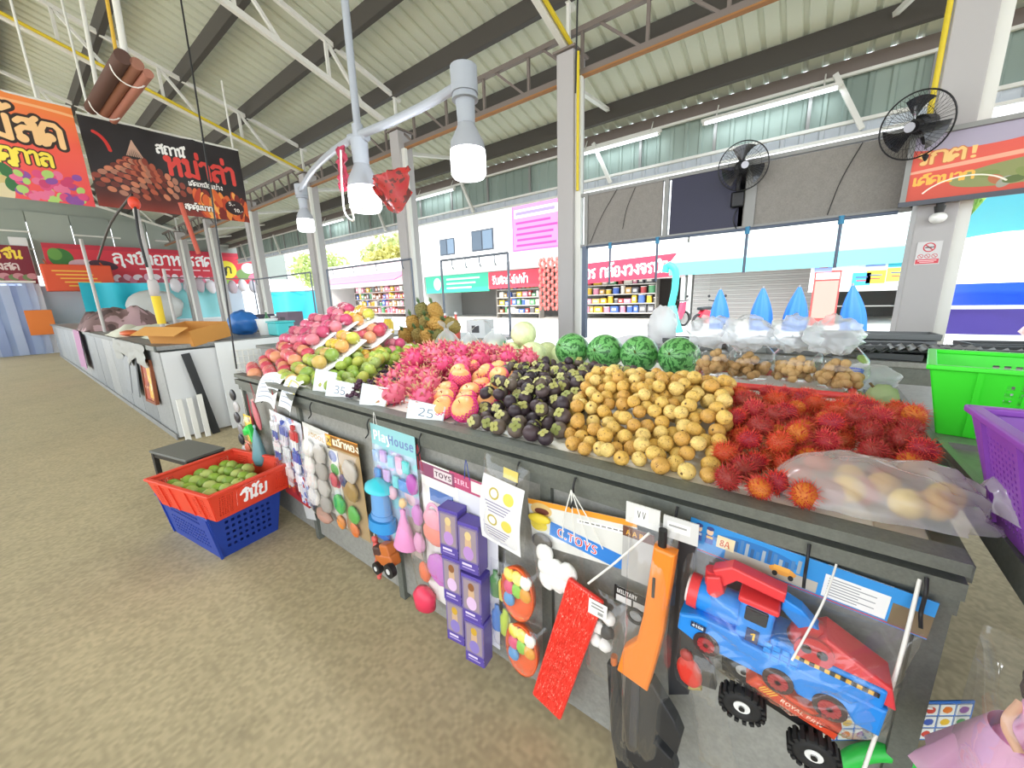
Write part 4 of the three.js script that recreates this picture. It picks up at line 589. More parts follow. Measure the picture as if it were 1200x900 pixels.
// ---------- hanging lamp with three bulbs ----------
{
  const t = thing('hanging_lamp', 'white pipe lamp with three lit bulbs hanging over the fruit', 'lamp', [0, 0, 0]), mp = mat(0x9aa0a9, 0.5), gl = new THREE.MeshStandardMaterial({ color: 0xffffff, emissive: 0xf2f8ff, emissiveIntensity: 2.2 });
  const C0 = [-1.81, 2.07, -1.2];
  part('pipe', tube([[-1.797, 4.3, -1.2], [-1.797, 3.2, -1.2], C0], 0.017, 10), mp, t); part('tee', mg([cyl(0.026, 0.026, 0.09, C0[0], C0[1], C0[2], 14), cyl(0.024, 0.024, 0.1, C0[0], C0[1] - 0.01, C0[2], 14, 0, 0.3, PI / 2)]), mp, t);
  part('arm', tube([C0, [-1.55, 2.06, -1.2], [-1.3, 2.06, -1.2], [-1.13, 2.07, -1.2]], 0.018, 10), mp, t); part('arm', tube([C0, [-2.2, 2.12, -1.3], [-2.75, 2.16, -1.45], [-3.3, 2.17, -1.62]], 0.018, 10), mp, t);
  [[-1.81, 2.04, -1.2, 1.08, 0], [-1.11, 2.02, -1.2, 0.95, 1], [-3.37, 2.13, -1.66, 0.9, 1]].forEach(([x, y, z, s, cap]) => {
    part('socket', mg([...(cap ? [cyl(0.052, 0.052, 0.09, 0, 0.06, 0, 18), cyl(0.045, 0.052, 0.025, 0, 0.005, 0, 18)] : []), cyl(0.038, 0.034, 0.1, 0, -0.04, 0, 16)]), mp, t, [x, y, z]).scale.setScalar(s);
    part('bulb_base', lathe([[0.03, 0], [0.042, -0.025], [0.066, -0.07], [0.07, -0.1]].map(([a, b]) => [a, b]), 20), mat(0x9a9ea6, 0.4), t, [x, y - 0.085 * s, z]).scale.setScalar(s);
    part('bulb', lathe([[0.07, 0], [0.071, -0.04], [0.07, -0.085], [0.06, -0.1], [0, -0.104]], 20), gl, t, [x, y - 0.185 * s, z]).scale.setScalar(s);
    const L = new THREE.PointLight(0xf2f8ff, 0.4, 0, 2); L.position.set(x, y - 0.24 * s, z); L.castShadow = true; L.shadow.radius = 3; L.name = 'bulb_glow'; t.add(L);
  });
  const rb = mat(0xc43a5a, 0.6, 0, { transmission: 0.25 }); const r = thing('red_ribbon', 'crumpled red printed ribbon tied around the lamp joint', 'ribbon', [0, 0, 0]);
  part('ribbon_tail', sheet(8, 10, (u, v) => [-1.86 - 0.07 * u + 0.03 * nz(u * 5, v * 5, 1), 2.03 - 0.2 * v, -1.15 + 0.04 * nz(u * 4, v * 6, 2)]), rb, r); part('ribbon_tail', sheet(8, 8, (u, v) => [-1.7 + 0.26 * u, 1.87 - 0.1 * u * 0.1 - (0.14 * v) * (0.4 + 0.9 * Math.sin(u * 2.6)), -1.18 + 0.03 * nz(u * 5, v * 5, 5)]), mat(0xa5382f, 0.6, 0, { map: fieldTex(64, (u, v) => { const k = fbm(u, v, 18, 4); return k > 0.4 ? [0.5, 0.45, 0.35] : [0.95, 0.55 + 0.3 * k, 0.5]; }) }), r);
  part('white_tie', tube([[-1.86, 2.0, -1.13], [-1.84, 1.8, -1.1], [-1.87, 1.72, -1.12], [-1.8, 1.68, -1.12], [-1.78, 1.76, -1.1], [-1.72, 1.72, -1.12]], 0.005, 5), mWhitePl, r);
}
// hanging wires
[[[-3.24, 3.9, -1.05], [-3.05, 2.2, -0.95], [-2.92, 0.9, -0.86], 'thin black wire dropping to the end of the fruit counter'], [[-1.1, 4.6, -2.1], [-1.12, 3.2, -2.1], [-1.14, 2.35, -2.1], 'thin dark cord hanging beside the capped bulb']].forEach(([a, b, c, l]) => solo('hanging_wire', tube([a, b, c], 0.005, 5), mBlack, l, 'wire'));

// ---------- toys hung on the counter front ----------
const ZF = -0.838;
function toy(name, label, x, y, z = ZF + 0.012, r = 0, cat = 'toy pack') { const t = thing(name, label, cat, [x, y, z], typeof r === 'number' ? [0, 0, r] : r, 'toys hung on the counter'); if (name === 'toy_pack') t.scale.z = 0.65; return t; }
function pouch(t, w, h, d, x = 0, y = 0, s = 1, m = filmM) { // wrinkled clear film bulging forward
  return part('film', sheet(26, 30, (u, v) => { const a = 1 - Math.abs(2 * u - 1) ** 4, b = 1 - Math.abs(2 * v - 1) ** 4, k = nz(u * 5 + s, v * 6, s) * 0.5 + (0.3 - Math.abs(nz(u * 9 + v * 4, v * 10 - u * 5, s + 3))) * 0.7; return [x + (u - 0.5) * w, y + (v - 0.5) * h, (d + d * 0.35 * k) * a * b + 0.004]; }), m, t);
}
const header = (t, w, h, x, y, draw, W = 256, H = 96, name = 'header_card') => part(name, box(w, h, 0.003, x, y, 0.002), print(W, H, draw, 0.45), t);
const loop = (t, x, y, top = 0.06, m = mWhitePl) => part('hanging_string', tube([[x - 0.012, y, 0.004], [x, y + top, 0.006], [x + 0.012, y, 0.004]], 0.0018, 4), m, t);
const dot = (c, n, w, h, cols, s, r0 = 6, r1 = 16) => { const q = rng(s); for (let i = 0; i < n; i++) blob(c, q() * w, q() * h, r0 + q() * (r1 - r0), r0 + q() * (r1 - r0), cols[Math.floor(q() * cols.length)], q() * 3); };

// sachets and small packs at the far corner
{
  const t = toy('sachet_strip', 'strip of black and white sachets hanging at the counter corner', -2.9, 0.78); for (let i = 0; i < 6; i++) part('sachet', lump(0.05, 10, (v) => 1 + 0.1 * nz(v.x * 3, v.y * 3, i), [0.9, 0.75, 0.25]), mat([0x2a2a30, 0xb9b4b4, 0x3d3a40, 0x8a8486][i % 4], 0.35), t, [(i % 2) * 0.03, -0.04 - i * 0.075, 0.02]);
  const y = toy('toy_pack', 'yellow card pack with a printed toy near the counter corner', -2.78, 0.52); part('backing_card', rbox(0.13, 0.2, 0.004, 0, 0, 0, 0.002), print(96, 144, (c, w, h) => { rect(c, 0, 0, w, h, '#e9c93c'); dot(c, 16, w, h, ['#b98a20', '#f6e27a', '#8a5a1a'], 4, 5, 14); }), y); pouch(y, 0.12, 0.18, 0.03); loop(y, 0, 0.1, 0.18);
  const g = toy('water_pistol', 'small green water pistol hanging by a red cord', -2.69, 0.52); part('pistol_body', extr([[-0.05, 0.05], [0.05, 0.05], [0.05, 0.025], [0.0, 0.02], [-0.01, -0.07], [-0.04, -0.07], [-0.04, 0.01]], 0.025, 0.004), mat(0x2fc94a, 0.4), g, [0, 0, 0.03], [0, 0, -1.2]); part('tank', sph(0.028, 0, 0.03, 0.03), mat(0x39d65a, 0.4), g); loop(g, 0, 0.05, 0.2, mat(0xc23a4a, 0.6));
  const c = toy('toy_pack', 'teal cone shaped bag of beads hanging beside the green pistol', -2.58, 0.44); part('cone_bag', lathe([[0.005, 0.14], [0.03, 0.08], [0.06, -0.05], [0.05, -0.09], [0, -0.1]], 14), mat(0x6a97a0, 0.35), c, [0, 0, 0.05]); part('knot', sph(0.012, 0, 0.15, 0.05), mat(0x8fb3ba, 0.4), c); loop(c, 0, 0.15, 0.15);
  const o = toy('toy_pack', 'orange printed sachet low beside the red crate', -2.82, 0.36); part('pack_body', lump(0.07, 12, (v) => 1 + 0.06 * nz(v.x * 3, v.y * 3, 2), [0.8, 1.0, 0.25]), mat(0xd9684a, 0.4), o, [0, 0, 0.025]); part('seal', box(0.1, 0.012, 0.004, 0, 0.075, 0.02), mat(0xe8a08a, 0.4), o);
  const p = toy('toy_pack', 'pink and red rolled pack under the leaflets', -2.55, 0.66, ZF + 0.012, 0.3); part('pack_body', lump(0.06, 12, (v) => 1 + 0.06 * nz(v.x * 3, v.y * 3, 5), [0.5, 1.5, 0.35]), mat(0xc86a72, 0.4), p, [0, 0, 0.03]); part('seal', box(0.05, 0.012, 0.004, 0, 0.095, 0.03), mat(0xdca0a0, 0.4), p); loop(p, 0, 0.1, 0.1, mat(0xb5303a, 0.6));
}
// figures
function robot(t, x, y, s, c1, c2) { const f = part('toy_figure', mg([rbox(0.03, 0.035, 0.02, 0, 0, 0, 0.005), rbox(0.018, 0.018, 0.018, 0, 0.03, 0, 0.004), rbox(0.01, 0.036, 0.012, -0.022, -0.002, 0, 0.003), rbox(0.01, 0.036, 0.012, 0.022, -0.002, 0, 0.003)]), mat(c1, 0.4), t, [x, y, 0.022]); f.scale.setScalar(s); part('legs', mg([rbox(0.012, 0.035, 0.014, -0.009, -0.036, 0, 0.003), rbox(0.012, 0.035, 0.014, 0.009, -0.036, 0, 0.003)]), mat(c2, 0.4), f); }
{
  const t = toy('toy_pack', 'large clear blister pack of white blue and red robots', -2.22, 0.5, ZF + 0.012, -0.05);
  part('backing_card', rbox(0.38, 0.42, 0.005, 0, 0, 0, 0.002), print(256, 256, (c, w, h) => { rect(c, 0, 0, w, h, '#c9cbd6'); dot(c, 60, w, h, ['#e6e6ec', '#5666a8', '#b33a40', '#8c90a8', '#f4f4f4'], 14, 6, 18); }), t);
  for (let i = 0; i < 9; i++) robot(t, -0.12 + 0.12 * (i % 3), 0.13 - 0.125 * Math.floor(i / 3), 1.5, [0xe4e4ea, 0x3f55b0, 0xc23a3c, 0xf0f0f0][i % 4], [0x3f55b0, 0xd9d9e0, 0xe8e8e8][i % 3]); pouch(t, 0.37, 0.41, 0.05, 0, 0, 2); loop(t, -0.1, 0.21, 0.13, mat(0xb5303a, 0.6));
  const r = toy('toy_pack', 'flat red printed box under the robot blister pack', -2.2, 0.28, ZF + 0.006, -0.06); part('box_body', rbox(0.28, 0.13, 0.02, 0, 0, 0.012, 0.003), print(192, 96, (c, w, h) => { rect(c, 0, 0, w, h, '#a82c2a'); rect(c, 100, 10, 70, 60, '#7c2420'); dot(c, 10, w, h, ['#d9a23a', '#c8442e'], 6, 6, 14); }), r); part('price_paper', box(0.12, 0.12, 0.002, 0.1, -0.09, 0.0, 0, 0, 0.3), mat(0xc4c6c6, 0.7), r);
  const b = toy('toy_pack', 'blue and white printed strip beside the robot pack', -2.06, 0.32); part('box_body', rbox(0.1, 0.16, 0.02, 0, 0, 0.02, 0.003), print(96, 160, (c, w, h) => { rect(c, 0, 0, w, h, '#dfe1ec'); dot(c, 18, w, h, ['#3f55b0', '#6f80c8', '#b33a40'], 7, 6, 14); }), b); pouch(b, 0.1, 0.18, 0.03, 0, -0.01, 5);
}
// grey card of plush shapes
{
  const t = toy('toy_pack', 'tall clear pack of grey and white plush shapes with gold lettering', -1.88, 0.49, ZF + 0.012, -0.04);
  part('backing_card', rbox(0.26, 0.44, 0.004, 0, 0, 0, 0.002), mat(0xd2d0cc, 0.6), t); header(t, 0.2, 0.05, -0.01, 0.17, (c, w, h) => { rect(c, 0, 0, w, h, '#d8d4cc'); words(c, 'xOOOL', 40, 70, 62, '#b5862e'); });
  for (let i = 0; i < 8; i++) part('plush', lump(0.05, 12, (v) => 1 + 0.25 * nz(v.x * 3 + i, v.y * 3, v.z * 3), [1, 1, 0.6]), mat([0xd9d6d2, 0xb4aea8, 0xe4e0dc, 0x9c9690][i % 4], 0.8), t, [-0.06 + 0.12 * (i % 2), 0.1 - 0.09 * Math.floor(i / 2), 0.03]);
  part('sweet_bag', lump(0.06, 12, (v) => 1 + 0.2 * nz(v.x * 4, v.y * 4, 3), [1.2, 0.6, 0.6]), mat(0xb58a7a, 0.6), t, [0.02, -0.25, 0.03]); pouch(t, 0.26, 0.5, 0.08, 0, -0.05, 7);
}
// gold-header card with coloured compartments
{
  const t = toy('toy_pack', 'toy card with a gold lettered header and green bottle shapes', -1.63, 0.46, ZF + 0.012, 0.02);
  header(t, 0.28, 0.06, 0, 0.21, (c, w, h) => { rect(c, 0, 0, w, h, '#8a5a1c'); rect(c, 4, 8, 40, 80, '#e8b93a'); words(c, 'X', 8, 68, 56, '#4a2a08'); thai(c, 'แม็กทอง', 58, 72, 42, 9, '#f7efd8'); rect(c, 0, 0, w, 6, '#f0a03a'); });
  part('backing_card', rbox(0.28, 0.42, 0.004, 0, -0.03, 0, 0.002), mat(0xa98d62, 0.6), t); part('side_strip', box(0.09, 0.4, 0.006, -0.09, -0.03, 0.004), print(64, 256, (c, w, h) => { ['#4a5a9a', '#3a9a3a', '#c2354a', '#d0d6d8', '#4aa84a', '#d8682a'].forEach((k, i) => { rect(c, 0, i * 43, w, 43, '#cfcbc0'); blob(c, 32, i * 43 + 22, 26, 18, k); }); }), t);
  for (const [x, y, c, s] of [[-0.07, -0.1, 0x35b04a, 1], [0.05, -0.12, 0x4aa83c, 0.9], [-0.09, 0.02, 0xc0364a, 0.7], [0.06, 0.0, 0x9a7a3a, 1], [0.07, 0.1, 0xb9b0a6, 1.1], [0.0, 0.04, 0x2f3d6a, 0.6], [0.04, -0.2, 0xd9702e, 0.7], [-0.08, -0.2, 0xe08a3a, 0.7]]) part('toy_piece', lump(0.05, 12, (v) => 1 + 0.2 * nz(v.x * 4 + x * 50, v.y * 4, v.z * 4), [s, s, s * 0.5]), mat(c, 0.4), t, [x, y, 0.025]);
  pouch(t, 0.27, 0.42, 0.06, 0, -0.04, 9);
}
// play house card
{
  const t = toy('toy_pack', 'pastel playhouse card with castle princess and furniture pieces', -1.24, 0.56, ZF + 0.014, -0.02);
  part('backing_card', rbox(0.28, 0.52, 0.004, 0, 0, 0, 0.002), print(256, 480, (c, w, h) => { rect(c, 0, 0, w, h, '#a9c2d6'); dot(c, 60, w, 480, ['#c9a8d4', '#8fd0d6', '#e2c3d2', '#9fb6dc', '#d8dce6'], 12, 8, 26); rect(c, 0, 0, w, 82, '#8fc9cf'); words(c, 'Play', 12, 62, 54, '#ffffff', 'bold'); words(c, 'House', 104, 60, 48, '#6a7fb4', 'bold'); rect(c, 150, 320, 106, 160, '#b9a8a0'); }), t);
  const tower = part('castle', mg([cyl(0.045, 0.05, 0.11, 0, 0, 0, 16), cyl(0.055, 0.055, 0.02, 0, -0.055, 0, 16)]), mat(0x6aa0d8, 0.4), t, [-0.07, -0.06, 0.05]); part('castle_roof', lathe([[0.075, 0], [0.07, 0.018], [0.03, 0.04], [0, 0.05]], 18), mat(0x38c4d4, 0.4), tower, [0, 0.06, 0]); part('castle_base', cyl(0.07, 0.075, 0.045, 0, -0.09, 0, 18), mat(0x2f8fd0, 0.4), tower);
  const pr = part('princess', lathe([[0.0, 0.075], [0.014, 0.07], [0.012, 0.045], [0.03, 0.0], [0.06, -0.085], [0, -0.085]], 16), mat(0xe596c8, 0.5), t, [0.065, -0.12, 0.04]); part('head', mg([sph(0.016, 0, 0.095, 0), sph(0.019, 0, 0.1, -0.006)]), mat(0xe8c38a, 0.5), pr);
  for (const [x, y, c] of [[-0.1, 0.13, 0x9ab8e0], [-0.05, 0.14, 0xb89ad0], [0.0, 0.13, 0x7ac0dc], [0.05, 0.14, 0xd8a8c8], [0.09, 0.13, 0x5ac8c8], [-0.1, 0.05, 0x4a98dc], [-0.04, 0.06, 0xc8a8dc], [0.02, 0.05, 0x68c8d0]]) part('furniture', rbox(0.036, 0.05, 0.02, 0, 0, 0, 0.006), mat(c, 0.4), t, [x, y, 0.02]);
  part('furniture', rbox(0.08, 0.045, 0.03, 0, 0, 0, 0.006), mat(0x4f90d6, 0.4), t, [0.085, 0.05, 0.02]); part('egg', sph(0.024, 0, 0, 0, [1, 1.2, 1]), mat(0xe2b8cc, 0.4), t, [0.0, 0.0, 0.03]); part('pond', rbox(0.09, 0.09, 0.02, 0, 0, 0, 0.01), mat(0x2f6fc4, 0.4), t, [-0.11, -0.22, 0.015]);
  pouch(t, 0.27, 0.43, 0.07, 0, -0.04, 11); loop(t, -0.1, 0.26, 0.05); 
  const k = toy('toy_truck', 'small dark toy tractor with orange body hung under the playhouse card', -1.3, 0.25, ZF + 0.05, 0.3); part('body', mg([rbox(0.12, 0.05, 0.05, 0, 0, 0, 0.01), rbox(0.06, 0.06, 0.045, 0.02, 0.04, 0, 0.01)]), mat(0xc26a2e, 0.4), k); part('hood', rbox(0.06, 0.05, 0.046, -0.04, 0.03, 0, 0.01), mat(0x4a2c26, 0.5), k); for (const [x, r] of [[-0.045, 0.026], [0.05, 0.03]]) { const w = part('wheel', cyl(r, r, 0.022, x, -0.03, 0.03, 16, PI / 2), mBlack, k); part('wheel_hub', cyl(r * 0.4, r * 0.4, 0.026, x, -0.03, 0.03, 12, PI / 2), mat(0xd0d0d0, 0.4), w); }
  const d = toy('bead_pendant', 'strand of coral red beads hanging below the playhouse card', -1.42, 0.18, ZF + 0.03); part('beads', mg(Array.from({ length: 9 }, (_, i) => sph(0.018 - 0.0006 * i, 0.006 * Math.sin(i * 2), 0.1 - i * 0.024, 0, [1, 0.9, 0.7], 10))), mat(0xd85a52, 0.4), d); part('cord', rod([0, 0.1, 0], [0, 0.17, 0], 0.002), mWhitePl, d);
}
// pink handbag set
{
  const t = toy('toy_pack', 'white card with pink handbag and lilac pouch toys', -1.0, 0.44, ZF + 0.012, -0.03);
  part('backing_card', rbox(0.19, 0.58, 0.004, 0.01, 0, 0, 0.002), mat(0xe4e3de, 0.6), t); header(t, 0.18, 0.05, 0.0, 0.26, (c, w, h) => { rect(c, 0, 0, w, h, '#8a4a6a'); rect(c, 110, 12, 130, 70, '#d8ccd0'); words(c, 'TOYS', 116, 66, 50, '#5a3a4a'); }); part('blue_print', box(0.12, 0.05, 0.003, 0.02, 0.17, 0.004), mat(0x3a6ab4, 0.5), t);
  part('handbag', lump(0.06, 18, (v) => 1 + 0.06 * nz(v.x * 3, v.y * 3, 2), [1.05, 0.75, 0.55]), mat(0xe88a7c, 0.5), t, [0.0, 0.03, 0.035]); part('handbag_flap', lump(0.058, 16, (v) => 1, [1, 0.7, 0.5]), mat(0xeaa0b4, 0.5), t, [0.0, 0.085, 0.035]); part('handle', tr(new THREE.TorusGeometry(0.03, 0.007, 8, 18, PI), 0, 0.12, 0.04), mat(0xe58aac, 0.5), t);
  part('pouch', lump(0.075, 18, (v) => 1 + 0.12 * nz(v.x * 5, v.y * 5, v.z * 5), [0.9, 0.85, 0.4]), mat(0xc47ac8, 0.35), t, [0.01, -0.12, 0.03]); pouch(t, 0.18, 0.4, 0.075, 0, 0.0, 13);
  const u = toy('toy_pack', 'narrow bag of pink hair and red toy cup beside the playhouse card', -1.1, 0.36, ZF + 0.012, 0.05); for (let i = 0; i < 4; i++) part('bag_content', lump(0.042, 12, (v) => 1 + 0.15 * nz(v.x * 4, v.y * 4, i), [0.7, 1, 0.6]), mat([0xb35ab0, 0xc880c4, 0xd89ac0, 0xe0714a][i], 0.4), u, [0.01 * (i % 2), 0.27 - i * 0.12, 0.03]); part('cup', lathe([[0, -0.06], [0.05, -0.05], [0.055, 0.0], [0.03, 0.03], [0, 0.04]], 14), mat(0xe23a5a, 0.4), u, [0.0, -0.19, 0.045]); pouch(u, 0.12, 0.6, 0.06, 0, 0.03, 15); loop(u, 0.04, 0.33, 0.1, mat(0xc23a4a, 0.6));
}
// purple doll boxes
{
  const face = (s) => print(96, 192, (c, w, h) => { rect(c, 0, 0, w, h, '#7d6f9a'); rect(c, 8, 8, w - 16, h - 60, '#9a8a94'); blob(c, 48, 70, 16, 46, '#caa888'); blob(c, 48, 36, 16, 18, ['#d8c08a', '#8a5a3a', '#c9a03a'][s % 3]); blob(c, 48, 110, 26, 30, ['#b48ac8', '#d8b8dc', '#8a7ac0'][s % 3]); rect(c, 0, h - 46, w, 46, '#5a4a9c'); rect(c, 14, h - 36, 50, 10, '#d8cce8'); rect(c, 14, h - 20, 64, 6, '#a898d0'); }, 0.25);
  const mp = mat(0x5a4aa4, 0.4); const k = thing('toy_card', 'long white card and pink header holding the purple doll boxes', 'toy pack', [-0.83, 0.41, ZF + 0.01], [0, 0, -0.03], 'toys hung on the counter'); part('backing_card', rbox(0.19, 0.6, 0.004, 0.01, 0, 0, 0.002), mat(0xdcdce4, 0.6), k); header(k, 0.2, 0.055, -0.005, 0.29, (c, w, h) => { rect(c, 0, 0, w, h, '#b84a72'); rect(c, 130, 12, 110, 70, '#e8e0e0'); words(c, 'GIRL', 14, 66, 46, '#f0b8cc'); }); loop(k, -0.02, 0.31, 0.07, mat(0x4a5aa8, 0.6));
  let n = 0; for (const [x, y] of [[-0.06, 0.12], [-0.06, -0.06], [-0.06, -0.23], [0.03, 0.1], [0.03, -0.09], [0.03, -0.265]]) { const b = thing('doll_box', ['purple doll box in the outer column at its top', 'purple doll box in the outer column at mid height', 'purple doll box in the outer column at its foot', 'purple doll box under the pink header beside the leaflet', 'purple doll box at mid height beside the long white card', 'purple doll box lowest beside the long white card'][n], 'toy box', [-0.83 + x, 0.41 + y, ZF + 0.045], [0, 0.15, -0.03], 'purple doll boxes'); part('box_body', box(0.078, 0.168, 0.05), mat(0x6a5a9c, 0.4), b); part('window_print', box(0.074, 0.165, 0.003, 0, 0, 0.026), face(n++), b); part('lid', box(0.08, 0.018, 0.052, 0, 0.085, 0), mp, b); }
}
// leaflet in plastic
{
  const t = toy('leaflet_pack', 'printed white leaflets with yellow badges in a clear sleeve', -0.655, 0.7, ZF + 0.05, -0.1); part('leaflet', sheet(6, 8, (u, v) => [(u - 0.5) * 0.15, (v - 0.5) * 0.22 - 0.02, 0.01 + 0.015 * Math.sin(v * 3)]), print(192, 280, (c, w, h) => { rect(c, 0, 0, w, h, '#e6e6e8'); for (const Y of [60, 170]) { c.strokeStyle = '#b9a83a'; c.lineWidth = 7; c.beginPath(); c.arc(62, Y, 20, 0, 7); c.stroke(); blob(c, 130, Y, 24, 24, '#e6d24a'); for (let k = 0; k < 4; k++) rect(c, 24 + 6 * k, Y + 34 + 12 * k, 120 - 14 * k, 5, '#8c86a8'); } }), t); pouch(t, 0.165, 0.28, 0.03, 0, 0.01, 17); part('pack_label', box(0.05, 0.03, 0.002, 0.03, 0.125, 0.02), mat(0xd8c46a, 0.5), t);
}
// orange drum packs
[[-0.62, 0.42, 'orange rimmed toy set with yellow pieces above its twin'], [-0.61, 0.22, 'orange rimmed toy set low beside the red glitter pack']].forEach(([x, y, l], i) => {
  const t = toy('toy_pack', l, x, y, ZF + 0.02, -0.05); part('tray', lathe([[0, -0.012], [0.072, -0.012], [0.078, 0.02], [0.07, 0.022], [0.064, -0.004], [0, -0.004]], 22), mat(0xe8622c, 0.4), t, [0, 0, 0.03], [PI / 2, 0, 0]).scale.set(0.8, 1, 1.25);
  for (let k = 0; k < 7; k++) part('toy_piece', lump(0.022, 10, (v) => 1 + 0.1 * nz(v.x * 3, v.y * 3, k), [1, 1.1, 0.8]), mat([0xe8d03a, 0xf0e060, 0xeceae0, 0xd8527a, 0x8ac84a, 0xe0a03a, 0x5a9ad0][k], 0.4), t, [-0.03 + 0.03 * (k % 3), 0.055 - 0.045 * Math.floor(k / 3), 0.045]); pouch(t, 0.15, 0.21, 0.075, 0, 0, 20 + i);
});
{ const t = toy('toy_pack', 'small bag of green yellow and blue bottles behind the orange sets', -0.7, 0.3, ZF + 0.012); for (let k = 0; k < 4; k++) part('bottle', lathe([[0, -0.045], [0.022, -0.045], [0.022, 0.015], [0.01, 0.03], [0.009, 0.045], [0, 0.045]], 12), mat([0x4a7a4a, 0xd8c84a, 0x3f74c0, 0xb4c84a][k], 0.35), t, [-0.02 + 0.035 * (k % 2), 0.1 - 0.13 * Math.floor(k / 2), 0.03]); pouch(t, 0.11, 0.34, 0.055, 0, 0, 24); }
// wide header card with the blue toy label
{
  const t = toy('toy_pack', 'wide header card with blue TOYS banner above a bag of white shapes', -0.43, 0.68, ZF + 0.012, 0.12);
  header(t, 0.32, 0.14, 0, 0, (c, w, h) => { rect(c, 0, 0, w, h, '#dcdcd8'); rect(c, 0, 0, w, 22, '#e89a2c'); blob(c, 60, 40, 50, 30, '#d8b87a'); blob(c, 62, 46, 34, 14, '#6a3a30'); rect(c, 220, 40, 200, 18, '#f2f2f2'); for (let k = 0; k < 8; k++) rect(c, 230 + 22 * k, 46, 16, 5, '#777'); blob(c, 40, 110, 40, 26, '#e6cf3a'); c.save(); c.translate(100, 80); c.rotate(0.22); rect(c, 0, 0, 300, 62, '#2f7fd4'); words(c, 'C.TOYS', 30, 50, 52, '#d8303a'); c.strokeStyle = '#fff'; c.lineWidth = 2; c.strokeText('C.TOYS', 30, 50); c.restore(); }, 448, 200);
  for (let k = 0; k < 7; k++) part('foam_egg', lump(0.028, 12, (v) => 1 + 0.06 * nz(v.x * 3, v.y * 3, k), [1, 1.15, 0.8]), mat(0xf0efec, 0.6), t, [-0.11 + 0.035 * (k % 3), -0.16 + 0.04 * Math.floor(k / 3), 0.03]); part('dark_piece', lump(0.035, 10, (v) => 1, [1, 0.7, 0.5]), mat(0x4a4644, 0.5), t, [-0.12, -0.05, 0.02]); part('yellow_piece', lump(0.03, 10, (v) => 1, [1.3, 0.5, 0.5]), mat(0xe0c83a, 0.5), t, [-0.12, 0.02, 0.02]); pouch(t, 0.17, 0.22, 0.055, -0.08, -0.1, 27);
  part('hanging_string', mg([0, 1, 2, 3].map((k) => tube([[0.0, 0.13, 0.03], [-0.03 + 0.025 * k, 0.05, 0.03], [-0.05 + 0.04 * k, -0.02, 0.02]], 0.002, 4))), mWhitePl, t);
}
// long red glitter pack
{
  const t = toy('toy_pack', 'long slanted bright red glitter pack with a white price tag', -0.455, 0.31, ZF + 0.05, -0.26); const gm = mat(0xffffff, 0.3, 0, { map: fieldTex(128, (u, v) => { const k = tn(u, v, 240, 3) > 0.72 ? 1 : 0, n = 0.08 * tn(u, v, 120, 6); return k ? [0.98, 0.72, 0.66] : [0.9 + n, 0.2 + n, 0.16 + n]; }) });
  part('glitter_pack', rbox(0.105, 0.5, 0.022, 0, 0, 0, 0.008), gm, t); part('clear_flap', sheet(4, 4, (u, v) => [(u - 0.5) * 0.12, 0.25 + 0.05 * v, 0.004 * Math.sin(u * 6)]), clear, t); part('price_tag', box(0.05, 0.045, 0.002, 0.045, 0.225, 0.014, 0, 0, 0.2), print(64, 64, (c) => { rect(c, 0, 0, 64, 64, '#e8e8e6'); rect(c, 10, 12, 40, 6, '#888'); rect(c, 10, 26, 44, 6, '#888'); rect(c, 34, 40, 18, 14, '#999'); }), t); part('hanging_string', tube([[0.0, 0.27, 0.0], [0.045, 0.38, 0.0], [0.09, 0.5, -0.01]], 0.003, 5), mWhitePl, t);
  const b = toy('toy_pack', 'clear bag of white lumps beside the red glitter pack', -0.345, 0.42, ZF + 0.02, -0.1); for (let k = 0; k < 6; k++) part('foam_piece', lump(0.02, 9, (v) => 1 + 0.2 * nz(v.x * 4, v.y * 4, k)), mat(k % 3 ? 0xf0f0ee : 0x3a3a3c, 0.5), b, [-0.02 + 0.025 * (k % 2), 0.06 - 0.045 * Math.floor(k / 2), 0.02]); pouch(b, 0.1, 0.28, 0.05, 0, -0.02, 31);
}
// guns
const gunOut = [[-0.02, 0.28], [0.015, 0.28], [0.018, 0.1], [0.03, 0.08], [0.03, -0.02], [0.08, -0.1], [0.1, -0.19], [0.06, -0.2], [0.03, -0.12], [0.02, -0.1], [0.03, -0.26], [-0.02, -0.3], [-0.035, -0.1], [-0.03, 0.05]];
{
  const t = toy('toy_gun', 'black toy rifle in a clear bag with black header card', -0.285, 0.26, ZF + 0.015); header(t, 0.085, 0.05, 0.0, 0.29, (c, w, h) => { rect(c, 0, 0, w, h, '#1c1c1e'); words(c, 'MILITARY', 20, 36, 34, '#e8e8e8'); rect(c, 16, 46, 120, 36, '#dedede'); rect(c, 150, 46, 90, 36, '#c9c9c9'); }); part('gun_body', extr(gunOut.map(([x, y]) => [x * 0.6, y * 0.6]), 0.024, 0.004), mat(0x232428, 0.45), t, [-0.01, -0.08, 0.02], [0, 0, 0.12]); part('muzzle', cyl(0.009, 0.009, 0.03, 0, 0, 0, 10), mat(0xe8782a, 0.4), t, [-0.03, 0.1, 0.02]); part('suction_dart', rbox(0.02, 0.05, 0.01, 0, 0, 0, 0.004), mat(0xc45a8a, 0.4), t, [0.02, 0.12, 0.02]); pouch(t, 0.085, 0.52, 0.045, 0, 0.0, 33);
  part('brown_header', box(0.075, 0.14, 0.002, 0.012, 0.42, 0.002), print(96, 160, (c, w, h) => { rect(c, 0, 0, w, h, '#b9b9b8'); rect(c, 0, 0, w, 30, '#6a4030'); words(c, 'A A R', 10, 24, 22, '#e8b03a'); }), t);
}
